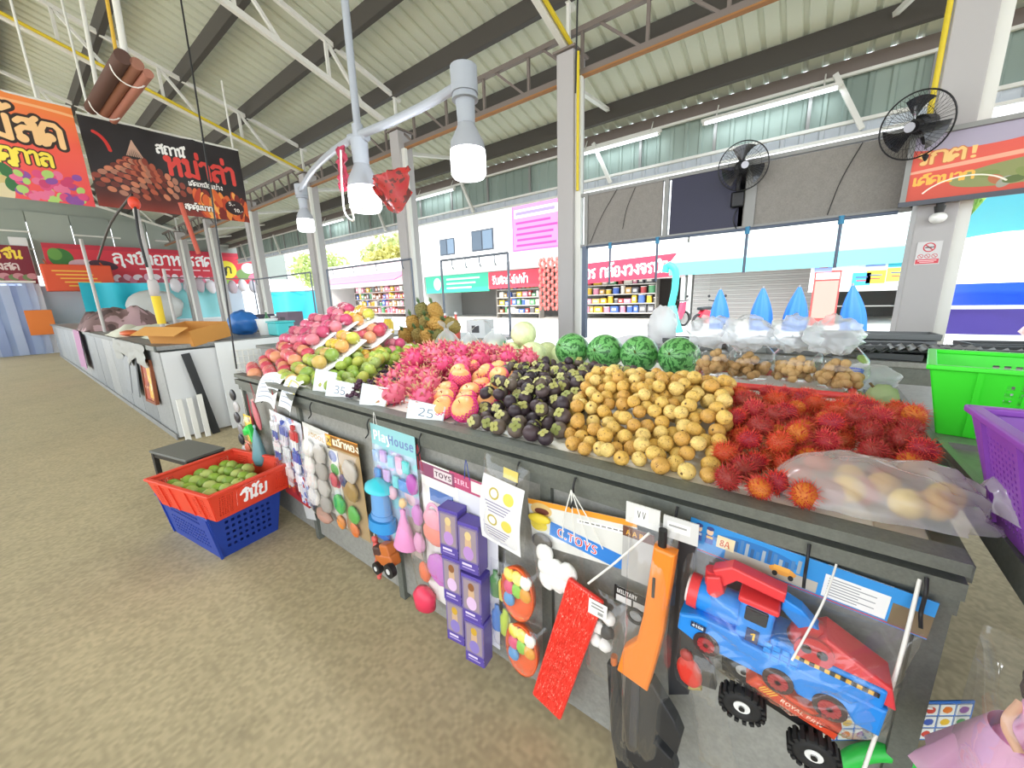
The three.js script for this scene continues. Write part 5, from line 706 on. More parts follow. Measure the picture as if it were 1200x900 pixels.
{
  const t = toy('toy_gun', 'toy shotgun with bright orange stock and black body in clear bag', -0.222, 0.475, ZF + 0.055);
  header(t, 0.075, 0.05, -0.03, 0.34, (c, w, h) => { rect(c, 0, 0, w, h, '#d8d8d6'); rect(c, 70, 14, 100, 60, '#f4f4f2'); words(c, 'V V', 88, 60, 44, '#555'); }); header(t, 0.07, 0.05, 0.05, 0.335, (c, w, h) => { rect(c, 0, 0, w, h, '#cfcfce'); rect(c, 30, 20, 170, 44, '#e8e8e6'); rect(c, 44, 34, 130, 8, '#999'); });
  part('stock', extr([[-0.012, 0.3], [0.02, 0.3], [0.022, 0.1], [0.018, 0.03], [0.01, -0.07], [-0.052, -0.065], [-0.045, 0.0], [-0.018, 0.045], [-0.012, 0.12]], 0.032, 0.007), mat(0xf0862a, 0.4), t, [-0.0, -0.01, 0.02], [0, 0, -0.08]);
  part('slot', rbox(0.006, 0.05, 0.003, 0.012, 0.2, 0.038, 0.001), mBlack, t); part('trigger_guard', tr(new THREE.TorusGeometry(0.018, 0.004, 6, 18), -0.03, 0.09, 0.02), mBlack, t); part('barrel', cyl(0.009, 0.009, 0.05, 0.02, 0.31, 0.02, 12), mBlack, t);
  part('gun_body', extr([[-0.04, -0.07], [0.015, -0.07], [0.07, -0.14], [0.085, -0.17], [0.08, -0.22], [0.03, -0.19], [0.03, -0.23], [0.07, -0.25], [0.08, -0.28], [0.045, -0.29], [0.05, -0.34], [-0.03, -0.335], [-0.045, -0.2]], 0.034, 0.004), mat(0x2a2b2e, 0.4), t, [0, 0, 0.012]); part('side_plate', rbox(0.02, 0.2, 0.006, -0.018, -0.18, 0.03, 0.002), mat(0x3a3b40, 0.4), t);
  pouch(t, 0.11, 0.68, 0.055, -0.005, -0.01, 35);
  const u = toy('toy_gun', 'second black toy rifle hidden behind the orange stock', -0.14, 0.58, ZF + 0.01); part('gun_body', extr(gunOut.map(([x, y]) => [x * 0.75, y * 0.75]), 0.025, 0.004), mat(0x2b2c30, 0.45), u, [-0.02, 0.0, 0.015]); part('gold_trigger', tube([[-0.02, -0.16, 0.02], [0.0, -0.18, 0.02], [0.03, -0.165, 0.02]], 0.006, 6), mat(0xb9a24a, 0.4), u); pouch(u, 0.1, 0.44, 0.04, 0.01, 0, 37);
  const r = toy('toy_pack', 'small red plastic toy in a bag beside the blue truck', -0.135, 0.455, ZF + 0.03, 0.2); part('red_piece', lump(0.03, 14, (v) => 1 + 0.08 * nz(v.x * 3, v.y * 3, 1), [0.9, 1.3, 0.6]), mat(0xd8392e, 0.4), r, [0, 0, 0.02]); part('cap', sph(0.014, 0, 0.042, 0.02), mat(0xb5302a, 0.4), r); pouch(r, 0.09, 0.3, 0.045, 0.03, -0.1, 39);
}
// big blue toy truck in a bag
{
  const t = toy('toy_truck', 'large blue and red toy crane truck in a clear bag with blue header', 0.014, 0.637, ZF + 0.014, -0.06); t.scale.setScalar(0.93);
  header(t, 0.4, 0.078, 0.0, 0.15, (c, w, h) => {
    rect(c, 0, 0, w, h, '#2f8fd8'); blob(c, 330, 60, 200, 40, '#2a74b8'); for (let k = 0; k < 12; k++) rect(c, 240 + 26 * k, 40 + 14 * Math.sin(k * 5), 16, 60, ['#35608f', '#4a7fb4', '#9aa9b4'][k % 3]); rect(c, 200, 92, 420, 50, '#b9b4a8');
    for (const [X, k] of [[30, '#d8e2f0'], [90, '#f0c87a']]) { blob(c, X + 20, 40, 18, 18, '#f2d0b0'); blob(c, X + 20, 24, 20, 10, '#3a4a8a'); rect(c, X, 56, 42, 46, '#3f62b8'); rect(c, X + 4, 62, 34, 12, k); }
    rect(c, 150, 40, 90, 60, '#e8d8b0'); words(c, '8A', 165, 90, 44, '#c45a2a'); blob(c, 470, 100, 60, 20, '#e8a24a'); rect(c, 430, 80, 70, 20, '#f0b050'); blob(c, 440, 120, 12, 12, '#333'); blob(c, 510, 120, 12, 12, '#333'); rect(c, 640, 40, 240, 100, '#e8eaea'); for (let k = 0; k < 7; k++) rect(c, 656, 52 + 12 * k, 120 + 60 * ((k * 3) % 2), 4, '#8a8f94'); rect(c, 0, 146, w, 6, '#c84a5a'); rect(c, 890, 60, 134, 90, '#7a6a52');
  }, 1024, 156);
  const b = new THREE.Group(); // truck body built as direct parts
  const blue = mat(0x1f86e0, 0.35), red = mat(0xdc3f44, 0.35);
  const Z = 0.05, rot = [0, 0, 0];
  const P = (n, g, m, x, y, z, r) => part(n, g, m, t, [x - 0.014, y + 0.042, z], r);
  P('chassis', extr([[-0.165, -0.02], [-0.165, 0.012], [-0.13, 0.028], [-0.06, 0.028], [-0.05, 0.018], [0.165, 0.018], [0.165, -0.03], [0.14, -0.03], [0.125, -0.012], [0.085, -0.012], [0.075, -0.03], [0.055, -0.03], [0.04, -0.012], [0.005, -0.012], [-0.005, -0.03], [-0.08, -0.03], [-0.09, -0.012], [-0.125, -0.012], [-0.135, -0.03]], 0.085, 0.006), blue, 0.005, -0.06, Z);
  P('cab', rbox(0.06, 0.085, 0.078, 0, 0, 0, 0.008), blue, -0.03, 0.01, Z); P('cab_roof', rbox(0.07, 0.014, 0.086, 0, 0, 0, 0.005), red, -0.03, 0.058, Z); P('cab_window', rbox(0.04, 0.034, 0.082, 0, 0, 0, 0.004), mat(0x2a2a30, 0.2), -0.03, 0.032, Z);
  P('boiler', cyl(0.034, 0.034, 0.085, 0, 0, 0, 22, 0, 0, PI / 2), blue, -0.1, 0.0, Z); P('boiler_front', cyl(0.037, 0.037, 0.02, 0, 0, 0, 22, 0, 0, PI / 2), red, -0.148, 0.0, Z); P('front_disc', cyl(0.03, 0.03, 0.006, 0, 0, 0, 20, 0, 0, PI / 2), mat(0xe6e6e6, 0.4), -0.16, 0.0, Z); P('chimney', cyl(0.015, 0.012, 0.04, 0, 0, 0, 14), red, -0.12, 0.05, Z);
  P('side_block', mg(Array.from({ length: 12 }, (_, i) => rbox(0.013, 0.011, 0.004, -0.022 + 0.0145 * (i % 4), 0.013 - 0.0125 * Math.floor(i / 4), 0, 0.002))), mat(0x2a94ea, 0.35), 0.02, -0.03, Z + 0.041); P('bed', rbox(0.17, 0.05, 0.08, 0, 0, 0, 0.006), blue, 0.085, -0.025, Z);
  P('number_plate', box(0.022, 0.03, 0.002), print(64, 88, (c) => { rect(c, 0, 0, 64, 88, '#2a3a6a'); words(c, '1', 18, 70, 70, '#f0c04a'); }), -0.03, -0.014, Z + 0.041); P('front_badge', box(0.03, 0.012, 0.002), print(96, 40, (c) => { rect(c, 0, 0, 96, 40, '#1a2a4a'); words(c, '4108', 8, 32, 34, '#dfe6ee'); }), -0.125, -0.05, Z + 0.046);
  const arm = P('crane_arm', extr([[-0.01, 0], [0.015, -0.008], [0.12, -0.1], [0.105, -0.112], [-0.01, -0.02]], 0.03, 0.004), blue, 0.02, 0.075, Z); P('red_boom', extr([[-0.1, 0.0], [-0.07, 0.022], [0.02, 0.012], [0.02, -0.004], [-0.06, 0.002], [-0.085, -0.03]], 0.034, 0.004), red, -0.015, 0.078, Z);
  P('claw', extr([[0, 0], [0.02, 0.01], [0.03, -0.02], [0.015, -0.045], [0.005, -0.03]], 0.05, 0.004), red, -0.125, 0.06, Z);
  P('turret', lathe([[0, 0.045], [0.02, 0.042], [0.038, 0.02], [0.042, 0], [0, 0]], 22), red, 0.065, 0.0, Z); P('turret_face', cyl(0.03, 0.03, 0.006, 0, 0, 0, 20, PI / 2), mat(0xc23038, 0.3), 0.065, 0.012, Z + 0.04); for (const x of [-0.012, 0.012]) P('porthole', cyl(0.008, 0.008, 0.008, 0, 0, 0, 14, PI / 2), mat(0x2a2226, 0.3), 0.065 + x, 0.016, Z + 0.042);
  P('tail', extr([[-0.04, 0.02], [0.05, -0.02], [0.06, -0.05], [-0.06, -0.04], [-0.06, 0.0]], 0.07, 0.006), red, 0.12, 0.02, Z); P('hazard_strip', box(0.12, 0.008, 0.002), print(128, 10, (c) => { for (let k = 0; k < 16; k++) rect(c, k * 8, 0, 8, 10, k % 2 ? '#222' : '#e0b040'); }), 0.1, -0.012, Z + 0.043);
  for (const x of [-0.105, 0.025, 0.105]) { const w = P('wheel', cyl(0.026, 0.026, 0.022, 0, 0, 0, 20, PI / 2), mat(0x3a2426, 0.6), x, -0.085, Z + 0.035); part('hub', mg([cyl(0.017, 0.019, 0.024, 0, 0, 0.001, 12, PI / 2), ...Array.from({ length: 6 }, (_, i) => box(0.004, 0.034, 0.026, 0, 0, 0.001, 0, 0, i * PI / 6))]), mat(0xa83238, 0.4), w); P('wheel', cyl(0.026, 0.026, 0.02, 0, 0, 0, 20, PI / 2), mat(0x3a2426, 0.6), x, -0.085, Z - 0.035); }
  pouch(t, 0.37, 0.25, 0.12, 0.01, -0.005, 41); part('cable_tie', tube([[0.06, 0.2, 0.01], [0.05, 0.15, 0.06], [0.02, 0.05, 0.13]], 0.002, 4), mWhitePl, t); part('hanging_string', tube([[0.17, 0.22, 0.0], [0.165, 0.1, 0.05], [0.165, -0.02, 0.06], [0.16, -0.16, 0.08]], 0.0035, 5), mWhitePl, t);
}
// monster truck
{
  const t = toy('monster_truck', 'orange red toy monster truck with big black tyres under the blue truck', 0.03, 0.505, ZF + 0.05, [0.1, 0.1, -0.34]); t.scale.setScalar(0.88); part('flatbed', extr([[-0.075, 0.0], [-0.07, 0.03], [0.08, 0.03], [0.085, 0.0]], 0.07, 0.005), mat(0xd8492a, 0.4), t, [0, 0.03, 0]); part('lettering', box(0.13, 0.018, 0.002, 0.005, 0.046, 0.037), print(256, 40, (c, w, h) => { rect(c, 0, 0, w, h, '#d8492a'); for (let k = 0; k < 5; k++) { c.save(); c.translate(10 + k * 12, 0); c.rotate(0.4); rect(c, 0, -6, 6, 50, '#f0c04a'); c.restore(); } words(c, 'ROYAL PRIV', 78, 30, 28, '#f2e2d0'); }), t); part('underbody', rbox(0.14, 0.03, 0.06, 0, 0.012, 0, 0.006), mBlack, t); part('cabin', rbox(0.05, 0.04, 0.06, -0.06, 0.07, -0.01, 0.012), mat(0x2c2224, 0.4), t);
  const tyre = mg([tr(new THREE.TorusGeometry(0.027, 0.016, 10, 26), 0, 0, 0), ...Array.from({ length: 18 }, (_, i) => { const a = i / 18 * 6.283; return box(0.008, 0.008, 0.03, Math.cos(a) * 0.042, Math.sin(a) * 0.042, 0, 0, 0, a); })]), hub = mg([cyl(0.016, 0.018, 0.024, 0, 0, 0, 18, PI / 2), cyl(0.006, 0.006, 0.03, 0, 0, 0, 10, PI / 2)]);
  for (const x of [-0.07, 0.07]) for (const z of [0.05, -0.04]) { const w = part('wheel', tyre, mat(0x1d1d1f, 0.7), t, [x, -0.015, z]); part('hub', hub, mat(0xe8e8e6, 0.4), w); part('hub_cap', cyl(0.006, 0.006, 0.006, 0, 0, 0.014, 10, PI / 2), mBlack, w); }
}
// sticker card
{
  const t = thing('sticker_card', 'blue card with rows of small picture squares at the counter end', 'toy card', [0.21, 0.475, -0.9], [0, 0.62, 0.03], 'toys hung on the counter');
  part('card', rbox(0.28, 0.095, 0.004, 0, 0, 0, 0.002), mat(0x2f6fc4, 0.4), t); const cols = [0xc8463a, 0x3a8a4a, 0xe0b83a, 0x3a5ab0, 0x8a4aa0, 0xd8782a];
  for (let r = 0; r < 3; r++) for (let k = 0; k < 9; k++) if (!(r === 2 && k === 8)) { const p = part('picture_square', box(0.026, 0.025, 0.002, -0.12 + k * 0.03, 0.03 - r * 0.029, 0.003), mat(0xdfe3e0, 0.4), t); part('print_spot', lump(0.009, 8, (v) => 1 + 0.2 * nz(v.x * 3 + k, v.y * 3, r), [1, 0.9, 0.15]), mat(cols[(k * 5 + r * 3) % 6], 0.4), p, [-0.12 + k * 0.03, 0.03 - r * 0.029, 0.004]); }
  part('bar_code', box(0.024, 0.022, 0.002, 0.12, -0.028, 0.003), print(48, 40, (c) => { rect(c, 0, 0, 48, 40, '#e8eaea'); for (let k = 0; k < 10; k++) rect(c, 4 + k * 4, 6, 2, 28, '#667'); }), t); part('tie', tube([[-0.02, 0.04, 0.004], [0.02, 0.045, 0.008], [0.06, 0.035, 0.004]], 0.003, 4), mWhitePl, t); part('hanging_string', rod([-0.02, 0.05, 0.004], [-0.02, 0.36, 0.004], 0.003), mWhitePl, t);
  const g = toy('toy_ring', 'green plastic toy arch hanging below the blue sticker card', 0.2, 0.365, -0.86, [0, 0.5, 0]); part('arch', tr(new THREE.TorusGeometry(0.07, 0.016, 10, 28, PI), 0, 0, 0), mat(0x2fc14a, 0.4), g); part('grip', cyl(0.018, 0.018, 0.03, -0.07, -0.01, 0), mat(0x28a840, 0.4), g); part('grip', cyl(0.018, 0.018, 0.03, 0.07, -0.01, 0), mat(0x28a840, 0.4), g);
}
// doll in pink tulle at the side stall
{
  const t = thing('doll_pack', 'doll in a puffy pink dress inside a clear bag by the side stall', 'doll', [0.3, 0.6, -0.74], -0.3); t.scale.setScalar(0.5);
  part('dress', lathe([[0.0, 0.3], [0.035, 0.28], [0.03, 0.22], [0.07, 0.14], [0.12, 0.04], [0.15, -0.05], [0.14, -0.06], [0, -0.05]], 28), mat(0xe7a3cf, 0.7), t); part('tulle', sheet(30, 8, (u, v) => { const a = u * 6.283, r = 0.08 + 0.11 * v + 0.016 * Math.sin(a * 9) * v; return [Math.cos(a) * r, 0.18 - 0.26 * v, Math.sin(a) * r]; }), mat(0xf0bfe0, 0.8, 0, { transmission: 0.35 }), t);
  part('head', mg([sph(0.042, 0, 0.345, 0, [0.9, 1.08, 0.95]), sph(0.008, 0, 0.34, 0.042, null, 8)]), mat(0xd9a88c, 0.6), t); part('hair', mg([sph(0.047, 0, 0.36, -0.008), lump(0.05, 12, (v) => 1 + 0.15 * nz(v.x * 4, v.y * 4, v.z * 4), [0.9, 1.3, 0.6]).translate(0, 0.31, -0.035)]), mat(0x3a2420, 0.7), t); for (const s of [-1, 1]) part('eye', sph(0.006, s * 0.016, 0.35, 0.037, null, 8), mat(0x2a2226, 0.3), t);
  for (const s of [-1, 1]) part('arm', tube([[s * 0.035, 0.275, 0], [s * 0.05, 0.22, 0.045], [s * 0.02, 0.18, 0.075]], 0.011, 7), mat(0xd9a88c, 0.6), t); pouch(t, 0.3, 0.6, 0.17, 0.02, 0.16, 51); part('hanging_string', rod([0, 0.4, 0], [0, 0.44, 0], 0.002), mWhitePl, t);
}

// ---------- neighbouring stalls along the aisle ----------
const mStall = [0xb7bcc2, 0xa9aeb4, 0xc2c5c8].map((c) => mat(c, 0.5, 0.2, { map: steelMap }));
const aisle = [[-4.93, -7.0, 'first grey steel stall across the gap with leaning boards'], [-7.02, -9.2, 'second grey steel stall topped with white papers'], [-9.22, -11.6, 'third grey steel stall under the flowered cloth bundle'], [-11.62, -14.4, 'fourth grey steel stall further along the aisle'], [-14.42, -17.6, 'last grey steel stall before the strip curtain']];
aisle.forEach(([a, b, l], i) => {
  const t = thing('market_stall', l, 'stall', [0, 0, 0], 0, 'steel stalls along the aisle'), w = a - b, x = (a + b) / 2, n = 3;
  part('table_top', boxUV(box(w, 0.04, 1.25, x, 0.92, -1.46), 0.6), mSteel, t); part('front_lip', box(w, 0.05, 0.02, x, 0.92, -0.83), mSteelRail, t);
  for (let k = 0; k < n; k++) part('front_panel', boxUV(box(w / n - 0.012, 0.86, 0.02, b + (k + 0.5) * w / n, 0.45, -0.86), 0.6), mStall[(k + i) % 3], t);
  part('end_panel', boxUV(box(0.02, 0.86, 1.2, a - 0.012, 0.45, -1.46), 0.6), mat(0xdadcdd, 0.5), t); part('end_panel', boxUV(box(0.02, 0.86, 1.2, b + 0.012, 0.45, -1.46), 0.6), mStall[0], t); part('kick_plate', box(w, 0.06, 0.01, x, 0.03, -0.84), mGrey, t);
});
// leaning boards and sign at the first stall
[[-4.86, -0.9, 0.42, 0.25, 'white narrow board leaning at the stall corner'], [-4.86, -0.98, 0.42, 0.2, 'white narrow board between two others at the stall corner'], [-4.85, -1.06, 0.44, 0.16, 'white narrow board leaning closest to the white end panel']].forEach(([x, z, h, r, l]) => solo('leaning_board', rbox(0.02, h, 0.045, 0, h / 2, 0, 0.003), mWhitePl, l, 'board', [x + 0.05, 0, z], [0, 0, r * 0.4], 'boards leaning at the stall corner'));
solo('dark_gap_filler', rbox(0.02, 0.86, 0.07, 0, 0.43, 0, 0.004), mat(0x2c2e30, 0.5), 'added dark strip standing in for the shaded gap at the stall end', 'board', [-4.84, 0, -1.14], [0.12, 0, 0.06]);  // dark strip added for the shade in the gap, no real plank
solo('end_cover', rbox(0.015, 0.93, 0.62, 0, 0.465, 0, 0.004), mat(0xe4e6e6, 0.5), 'large white panel covering the end of the first stall', 'panel', [-4.86, 0, -1.6], [0, 0, 0.03]);
{
  const t = thing('framed_poster', 'small framed red and yellow poster leaning on the first stall', 'poster', [-5.55, 0.32, -0.815], [-0.06, 0, 0.04]); part('frame', mg([box(0.46, 0.03, 0.03, 0, 0, 0), box(0.46, 0.03, 0.03, 0, 0.44, 0), box(0.03, 0.44, 0.03, -0.22, 0.22, 0), box(0.03, 0.44, 0.03, 0.22, 0.22, 0)]), mat(0x8a4a2a, 0.6), t);
  part('poster_print', box(0.42, 0.42, 0.01, 0, 0.22, 0), print(128, 128, (c, w, h) => { rect(c, 0, 0, w, h, '#a8452c'); rect(c, 60, 10, 60, 108, '#e0a83a'); dot(c, 24, w, h, ['#d8c86a', '#7a2a20', '#e8d09a'], 3, 4, 10); }), t);
  for (const [x, l] of [[-6.6, 'thin grey board propped against the second stall end'], [-6.2, 'thin grey board propped beside the framed poster']]) solo('propped_board', rbox(0.34, 0.5, 0.015, 0, 0.25, 0, 0.003), mStall[1], l, 'board', [x, 0.3, -0.79], [-0.1, 0, 0.03]);
}
// cardboard box, papers, cloth, bags on the stalls
{
  const b = thing('cardboard_box', 'open brown cardboard box tipped on the first stall', 'box', [-5.25, 0.95, -1.2], [0.18, 0.35, -0.08]), m = mat(0xc58a42, 0.8); part('box_side', box(0.62, 0.16, 0.008, 0, 0.08, 0.2), m, b); part('box_side', box(0.62, 0.16, 0.008, 0, 0.08, -0.2), m, b); part('box_end', box(0.008, 0.16, 0.4, 0.31, 0.08, 0), m, b); part('box_end', box(0.008, 0.16, 0.4, -0.31, 0.08, 0), m, b); part('box_bottom', box(0.62, 0.008, 0.4, 0, 0.004, 0), m, b); part('box_flap', box(0.62, 0.006, 0.16, 0, 0.17, 0.27, 0.3, 0, 0), mat(0xd39a50, 0.8), b);
  const cloth = (s, w, d, h, c, l, p, pat) => solo('cloth_bundle', sheet(18, 14, (u, v) => { const k = (1 - (2 * u - 1) ** 4) * (1 - (2 * v - 1) ** 4); return [(u - 0.5) * w, h * k * (0.7 + 0.6 * nz(u * 4 + s, v * 4, s)) + 0.01 * nz(u * 12, v * 12, s), (v - 0.5) * d]; }), pat ?? mat(c, 0.8), l, 'cloth', p);
  const flower = mat(0xffffff, 0.8, 0, { map: fieldTex(128, (u, v) => { const k = fbm(u, v, 14, 3); return k > 0.35 ? [0.72, 0.6, 0.62] : k < -0.35 ? [0.35, 0.28, 0.28] : [0.5, 0.4, 0.4]; }) });
  cloth(3, 1.6, 1.2, 0.45, 0, 'flowered brown cloth bundle on the third stall', [-10.4, 0.945, -1.4], flower);
  solo('draped_cloth', sheet(10, 12, (u, v) => [(u - 0.5) * 0.9, 0.95 - 0.7 * v, -0.8 + 0.03 * Math.sin(u * 9) + 0.02 * v]), mat(0xb48aa8, 0.8), 'lilac cloth draped over the front of third stall', 'cloth', [-10.8, 0, 0]);
  cloth(5, 1.0, 0.9, 0.16, 0xd8d8c8, 'crumpled white paper heap on the second stall', [-7.6, 0.945, -1.3]); cloth(8, 0.7, 0.6, 0.1, 0xc9cbb8, 'pale netting heap beside the cardboard box', [-6.3, 0.945, -1.3]);
  solo('orange_pack', lump(0.14, 12, (v) => 1 + 0.1 * nz(v.x * 3, v.y * 3, 3), [1.4, 0.3, 0.7]), mat(0xd8683a, 0.5), 'orange pack lying beside the white papers', 'pack', [-7.2, 0.985, -1.0]);
  solo('draped_cloth', sheet(30, 8, (u, v) => [(u - 0.5) * 1.7, 0.945 - 0.3 * v * (0.7 + 0.5 * nz(u * 5, 1, 2)), -0.8 + 0.03 * nz(u * 9, v * 3, 4) + 0.02 * Math.sin(u * 25) * v]), mat(0xa9aaa6, 0.8), 'grey crumpled netting draped over the front of first stall', 'cloth', [-6.15, 0, 0]);
  { const k = thing('wire_basket', 'white wire basket hanging on the end of first stall', 'basket', [-4.862, 0.62, -1.62], [0, PI / 2, 0]); const ws = []; for (let i = 0; i <= 8; i++) { const x = -0.2 + 0.05 * i; ws.push(tube([[x, 0.22, 0.14], [x, 0.0, 0.12], [x, 0.0, 0.02], [x, 0.22, 0.0]], 0.003, 4)); } part('wires', mg(ws), mWhitePl, k); for (const y of [0.02, 0.09, 0.16, 0.22]) part('ring', tube([[-0.2, y, 0.0], [-0.2, y, 0.13], [0.2, y, 0.13], [0.2, y, 0.0]], 0.004, 4), mWhitePl, k); }
  // crumpled bags and bucket behind the box
  solo('plastic_bag', lump(0.17, 18, (v) => 1 + 0.25 * nz(v.x * 3, v.y * 3, v.z * 3), [1, 0.9, 1]), mat(0x2f6fb8, 0.35), 'crumpled blue plastic bag behind the cardboard box', 'bag', [-5.7, 1.08, -1.85]); solo('bucket', lathe([[0, 0], [0.09, 0], [0.115, 0.18], [0.12, 0.18], [0.12, 0.19], [0.105, 0.19], [0.085, 0.01], [0, 0.01]], 22), mat(0xf0f2f2, 0.4), 'white plastic bucket beside the blue bag', 'bucket', [-5.25, 0.942, -1.95]);
  solo('storage_box', mg([rbox(0.26, 0.15, 0.2, 0, 0.075, 0, 0.02), rbox(0.28, 0.02, 0.22, 0, 0.155, 0, 0.008)]), mat(0x4ac4c8, 0.4), 'turquoise lidded box beside the white bucket', 'box', [-4.98, 0.942, -1.99]);
  const s = thing('weighing_scale', 'dark weighing scale with flat pan near the fruit packs', 'scale', [-3.9, 0.9, -1.9], 0.3); part('scale_body', mg([rbox(0.34, 0.1, 0.26, 0, 0.05, 0, 0.02), rbox(0.3, 0.07, 0.2, 0, 0.13, -0.01, 0.02)]), mat(0x23262e, 0.5), s); part('scale_pan', rbox(0.42, 0.012, 0.32, 0, 0.18, 0, 0.005), mat(0x2a3138, 0.4, 0.4), s); part('display', rbox(0.12, 0.05, 0.01, 0.05, 0.05, 0.132, 0.003), mat(0x3a8a8c, 0.3), s);
  const g = thing('glass_display_case', 'low clear display case on a white counter behind the weighing scale', 'display case', [-3.95, 0, -1.9], 0); part('counter_body', boxUV(box(1.0, 0.88, 0.7, 0, 0.44, 0)), mStall[2], g); part('counter_top', rbox(1.06, 0.03, 0.76, 0, 0.885, 0, 0.006), mSteel, g);
}
// stall poles
[[-5.35, -1.0, 0.94, 2.35, 'steel pole with yellow tape and red cap on the first stall', 1], [-9.3, -1.0, 0.94, 2.4, 'thin steel pole standing on the third stall', 0], [-8.2, -1.7, 0.94, 1.9, 'short thin pole beside the white papers', 0]].forEach(([x, z, a, b, l, k]) => {
  const t = thing('stall_pole', l, 'pole', [x, 0, z], 0); part('tube', rod([0, a, 0], [0, b, 0], 0.022), mat(0xb4b0ac, 0.5, 0.3), t); if (k) { part('tape', cyl(0.04, 0.036, 0.28, 0, 1.28, 0, 10), mat(0xe0c22a, 0.6), t); part('wire_bundle', lump(0.06, 10, (v) => 1 + 0.3 * nz(v.x * 4, v.y * 4, v.z * 4), [0.8, 1.6, 0.8]).translate(0, 1.5, 0), mat(0xb9b4b4, 0.6), t); part('cap', lump(0.06, 12, (v) => 1, [0.8, 1, 0.8]).translate(0, 2.3, 0), mat(0xd8432a, 0.5), t); part('cord', tube([[0.02, 2.3, 0], [0.06, 2.0, 0.03], [0.03, 1.7, 0.02]], 0.012, 5), mBlack, t); part('side_arm', tube([[0, 2.38, 0], [-0.6, 2.2, 0.1], [-1.6, 1.9, 0.15]], 0.012, 6), mat(0x4a4644, 0.6), t); part('red_pipe', rod([0.05, 2.35, -0.35], [0.05, 1.85, -0.42], 0.022), mat(0xb8503c, 0.6), t); }
});

// ---------- hanging banners ----------
function banner(label, w, h, p, m, drops) {
  const t = thing('hanging_banner', label, 'banner', p, PI / 2, 'banners hung over the aisle'); part('vinyl', sheet(24, 12, (u, v) => [(u - 0.5) * w, (v - 0.5) * h, 0.03 * nz(u * 4, v * 2, w) + 0.012 * nz(u * 11, v * 5, 2)]), m, t); part('top_rod', rod([-w / 2, h / 2, 0], [w / 2, h / 2, 0], 0.015), mSteelWhite, t); for (const x of drops) part('hanging_cord', rod([x, h / 2, 0], [x, h / 2 + 1.1 - 0.3 * x, 0], 0.012), mSteelWhite, t);
}
banner('orange and red banner printed with vegetables and white lettering', 1.5, 1.06, [-7, 3.04, -0.2], print(768, 540, (c, w, h) => {
  const g = c.createLinearGradient(0, 0, 0, h); g.addColorStop(0, '#ef8a3c'); g.addColorStop(0.4, '#ea5a44'); g.addColorStop(1, '#e84a50'); c.fillStyle = g; c.fillRect(0, 0, w, h); c.strokeStyle = '#f5b27a'; c.lineWidth = 14; c.beginPath(); c.moveTo(0, 30); c.bezierCurveTo(250, 90, 420, 10, 768, 50); c.stroke();
  thai(c, 'ผลไม้สด', 190, 230, 108, 26, '#f4c58a', '#2c1a12', 52); thai(c, 'ตามฤดูกาล', 250, 345, 62, 16, '#f4dc4a', '#4a2a12', 28);
  const q = rng(3); for (let k = 0; k < 46; k++) { const X = 60 + q() * 420, Y = 400 + q() * 130; blob(c, X, Y, 34 + 20 * q(), 24 + 14 * q(), ['#4a8a44', '#6aa85a', '#8abf6a', '#cdb87a', '#d8c8a0', '#2f6a38', '#d88a6a'][k % 7], q() * 3); } for (let k = 0; k < 60; k++) blob(c, 480 + q() * 260, 380 + q() * 150, 16 + 10 * q(), 14 + 10 * q(), ['#c83a6a', '#e06a90', '#8a4a9a', '#d8487a', '#a8c86a'][k % 5], q() * 3);
}, 0.5), [-0.4, 0.1, 0.5]);
banner('black grill banner with red brush lettering and flames', 1.62, 1.0, [-7, 3.03, -1.79], print(896, 552, (c, w, h) => {
  rect(c, 0, 0, w, h, '#211a1c'); const q = rng(5), g = c.createLinearGradient(0, h * 0.5, 0, h); g.addColorStop(0, 'rgba(40,14,10,0)'); g.addColorStop(1, '#8a2a18'); c.fillStyle = g; c.fillRect(0, 0, w, h);
  for (let k = 0; k < 70; k++) blob(c, 520 + q() * 376, 380 + q() * 150, 12 + 16 * q(), 30 + 40 * q(), ['#d8602a', '#e88a3a', '#b83a1c', '#f0a850', '#7a2014'][k % 5], (q() - 0.5) * 0.8);
  c.lineCap = 'round'; for (let k = 0; k < 11; k++) { const a = -0.75 + k * 0.16, X = 240, Y = 190; c.strokeStyle = '#c9a08a'; c.lineWidth = 5; c.beginPath(); c.moveTo(X, Y - 90); c.lineTo(X + Math.sin(a) * 60, Y + 10); c.stroke(); for (let m = 0; m < 7; m++) { const L = 60 + m * 46; blob(c, X + Math.sin(a) * L * 1.1, Y + Math.cos(a) * L * 0.8, 24, 17, ['#8a3a2a', '#b0563c', '#6a2a20', '#c87a5a', '#a8705a'][(m + k) % 5], a + 0.6); } }
  c.strokeStyle = '#c8302a'; c.lineWidth = 20; c.beginPath(); c.moveTo(60, 90); c.quadraticCurveTo(110, 110, 120, 190); c.stroke();
  thai(c, 'สถานี', 370, 140, 52, 13, '#f4f2f0'); thai(c, 'หม่าล่า', 410, 270, 112, 27, '#d84038'); thai(c, 'เด็ดเหมือนย่าง', 520, 330, 26, 6, '#e8e4e0'); thai(c, 'สุดคุ้มมาก', 470, 500, 30, 8, '#f0ece8', '#3a1a12', 16); blob(c, 800, 450, 66, 54, '#2a1416'); words(c, '5.-', 760, 438, 40, '#f0e8e0'); words(c, '10.-', 790, 482, 40, '#f0e8e0');
}, 0.5), [-0.7, 0.75]);
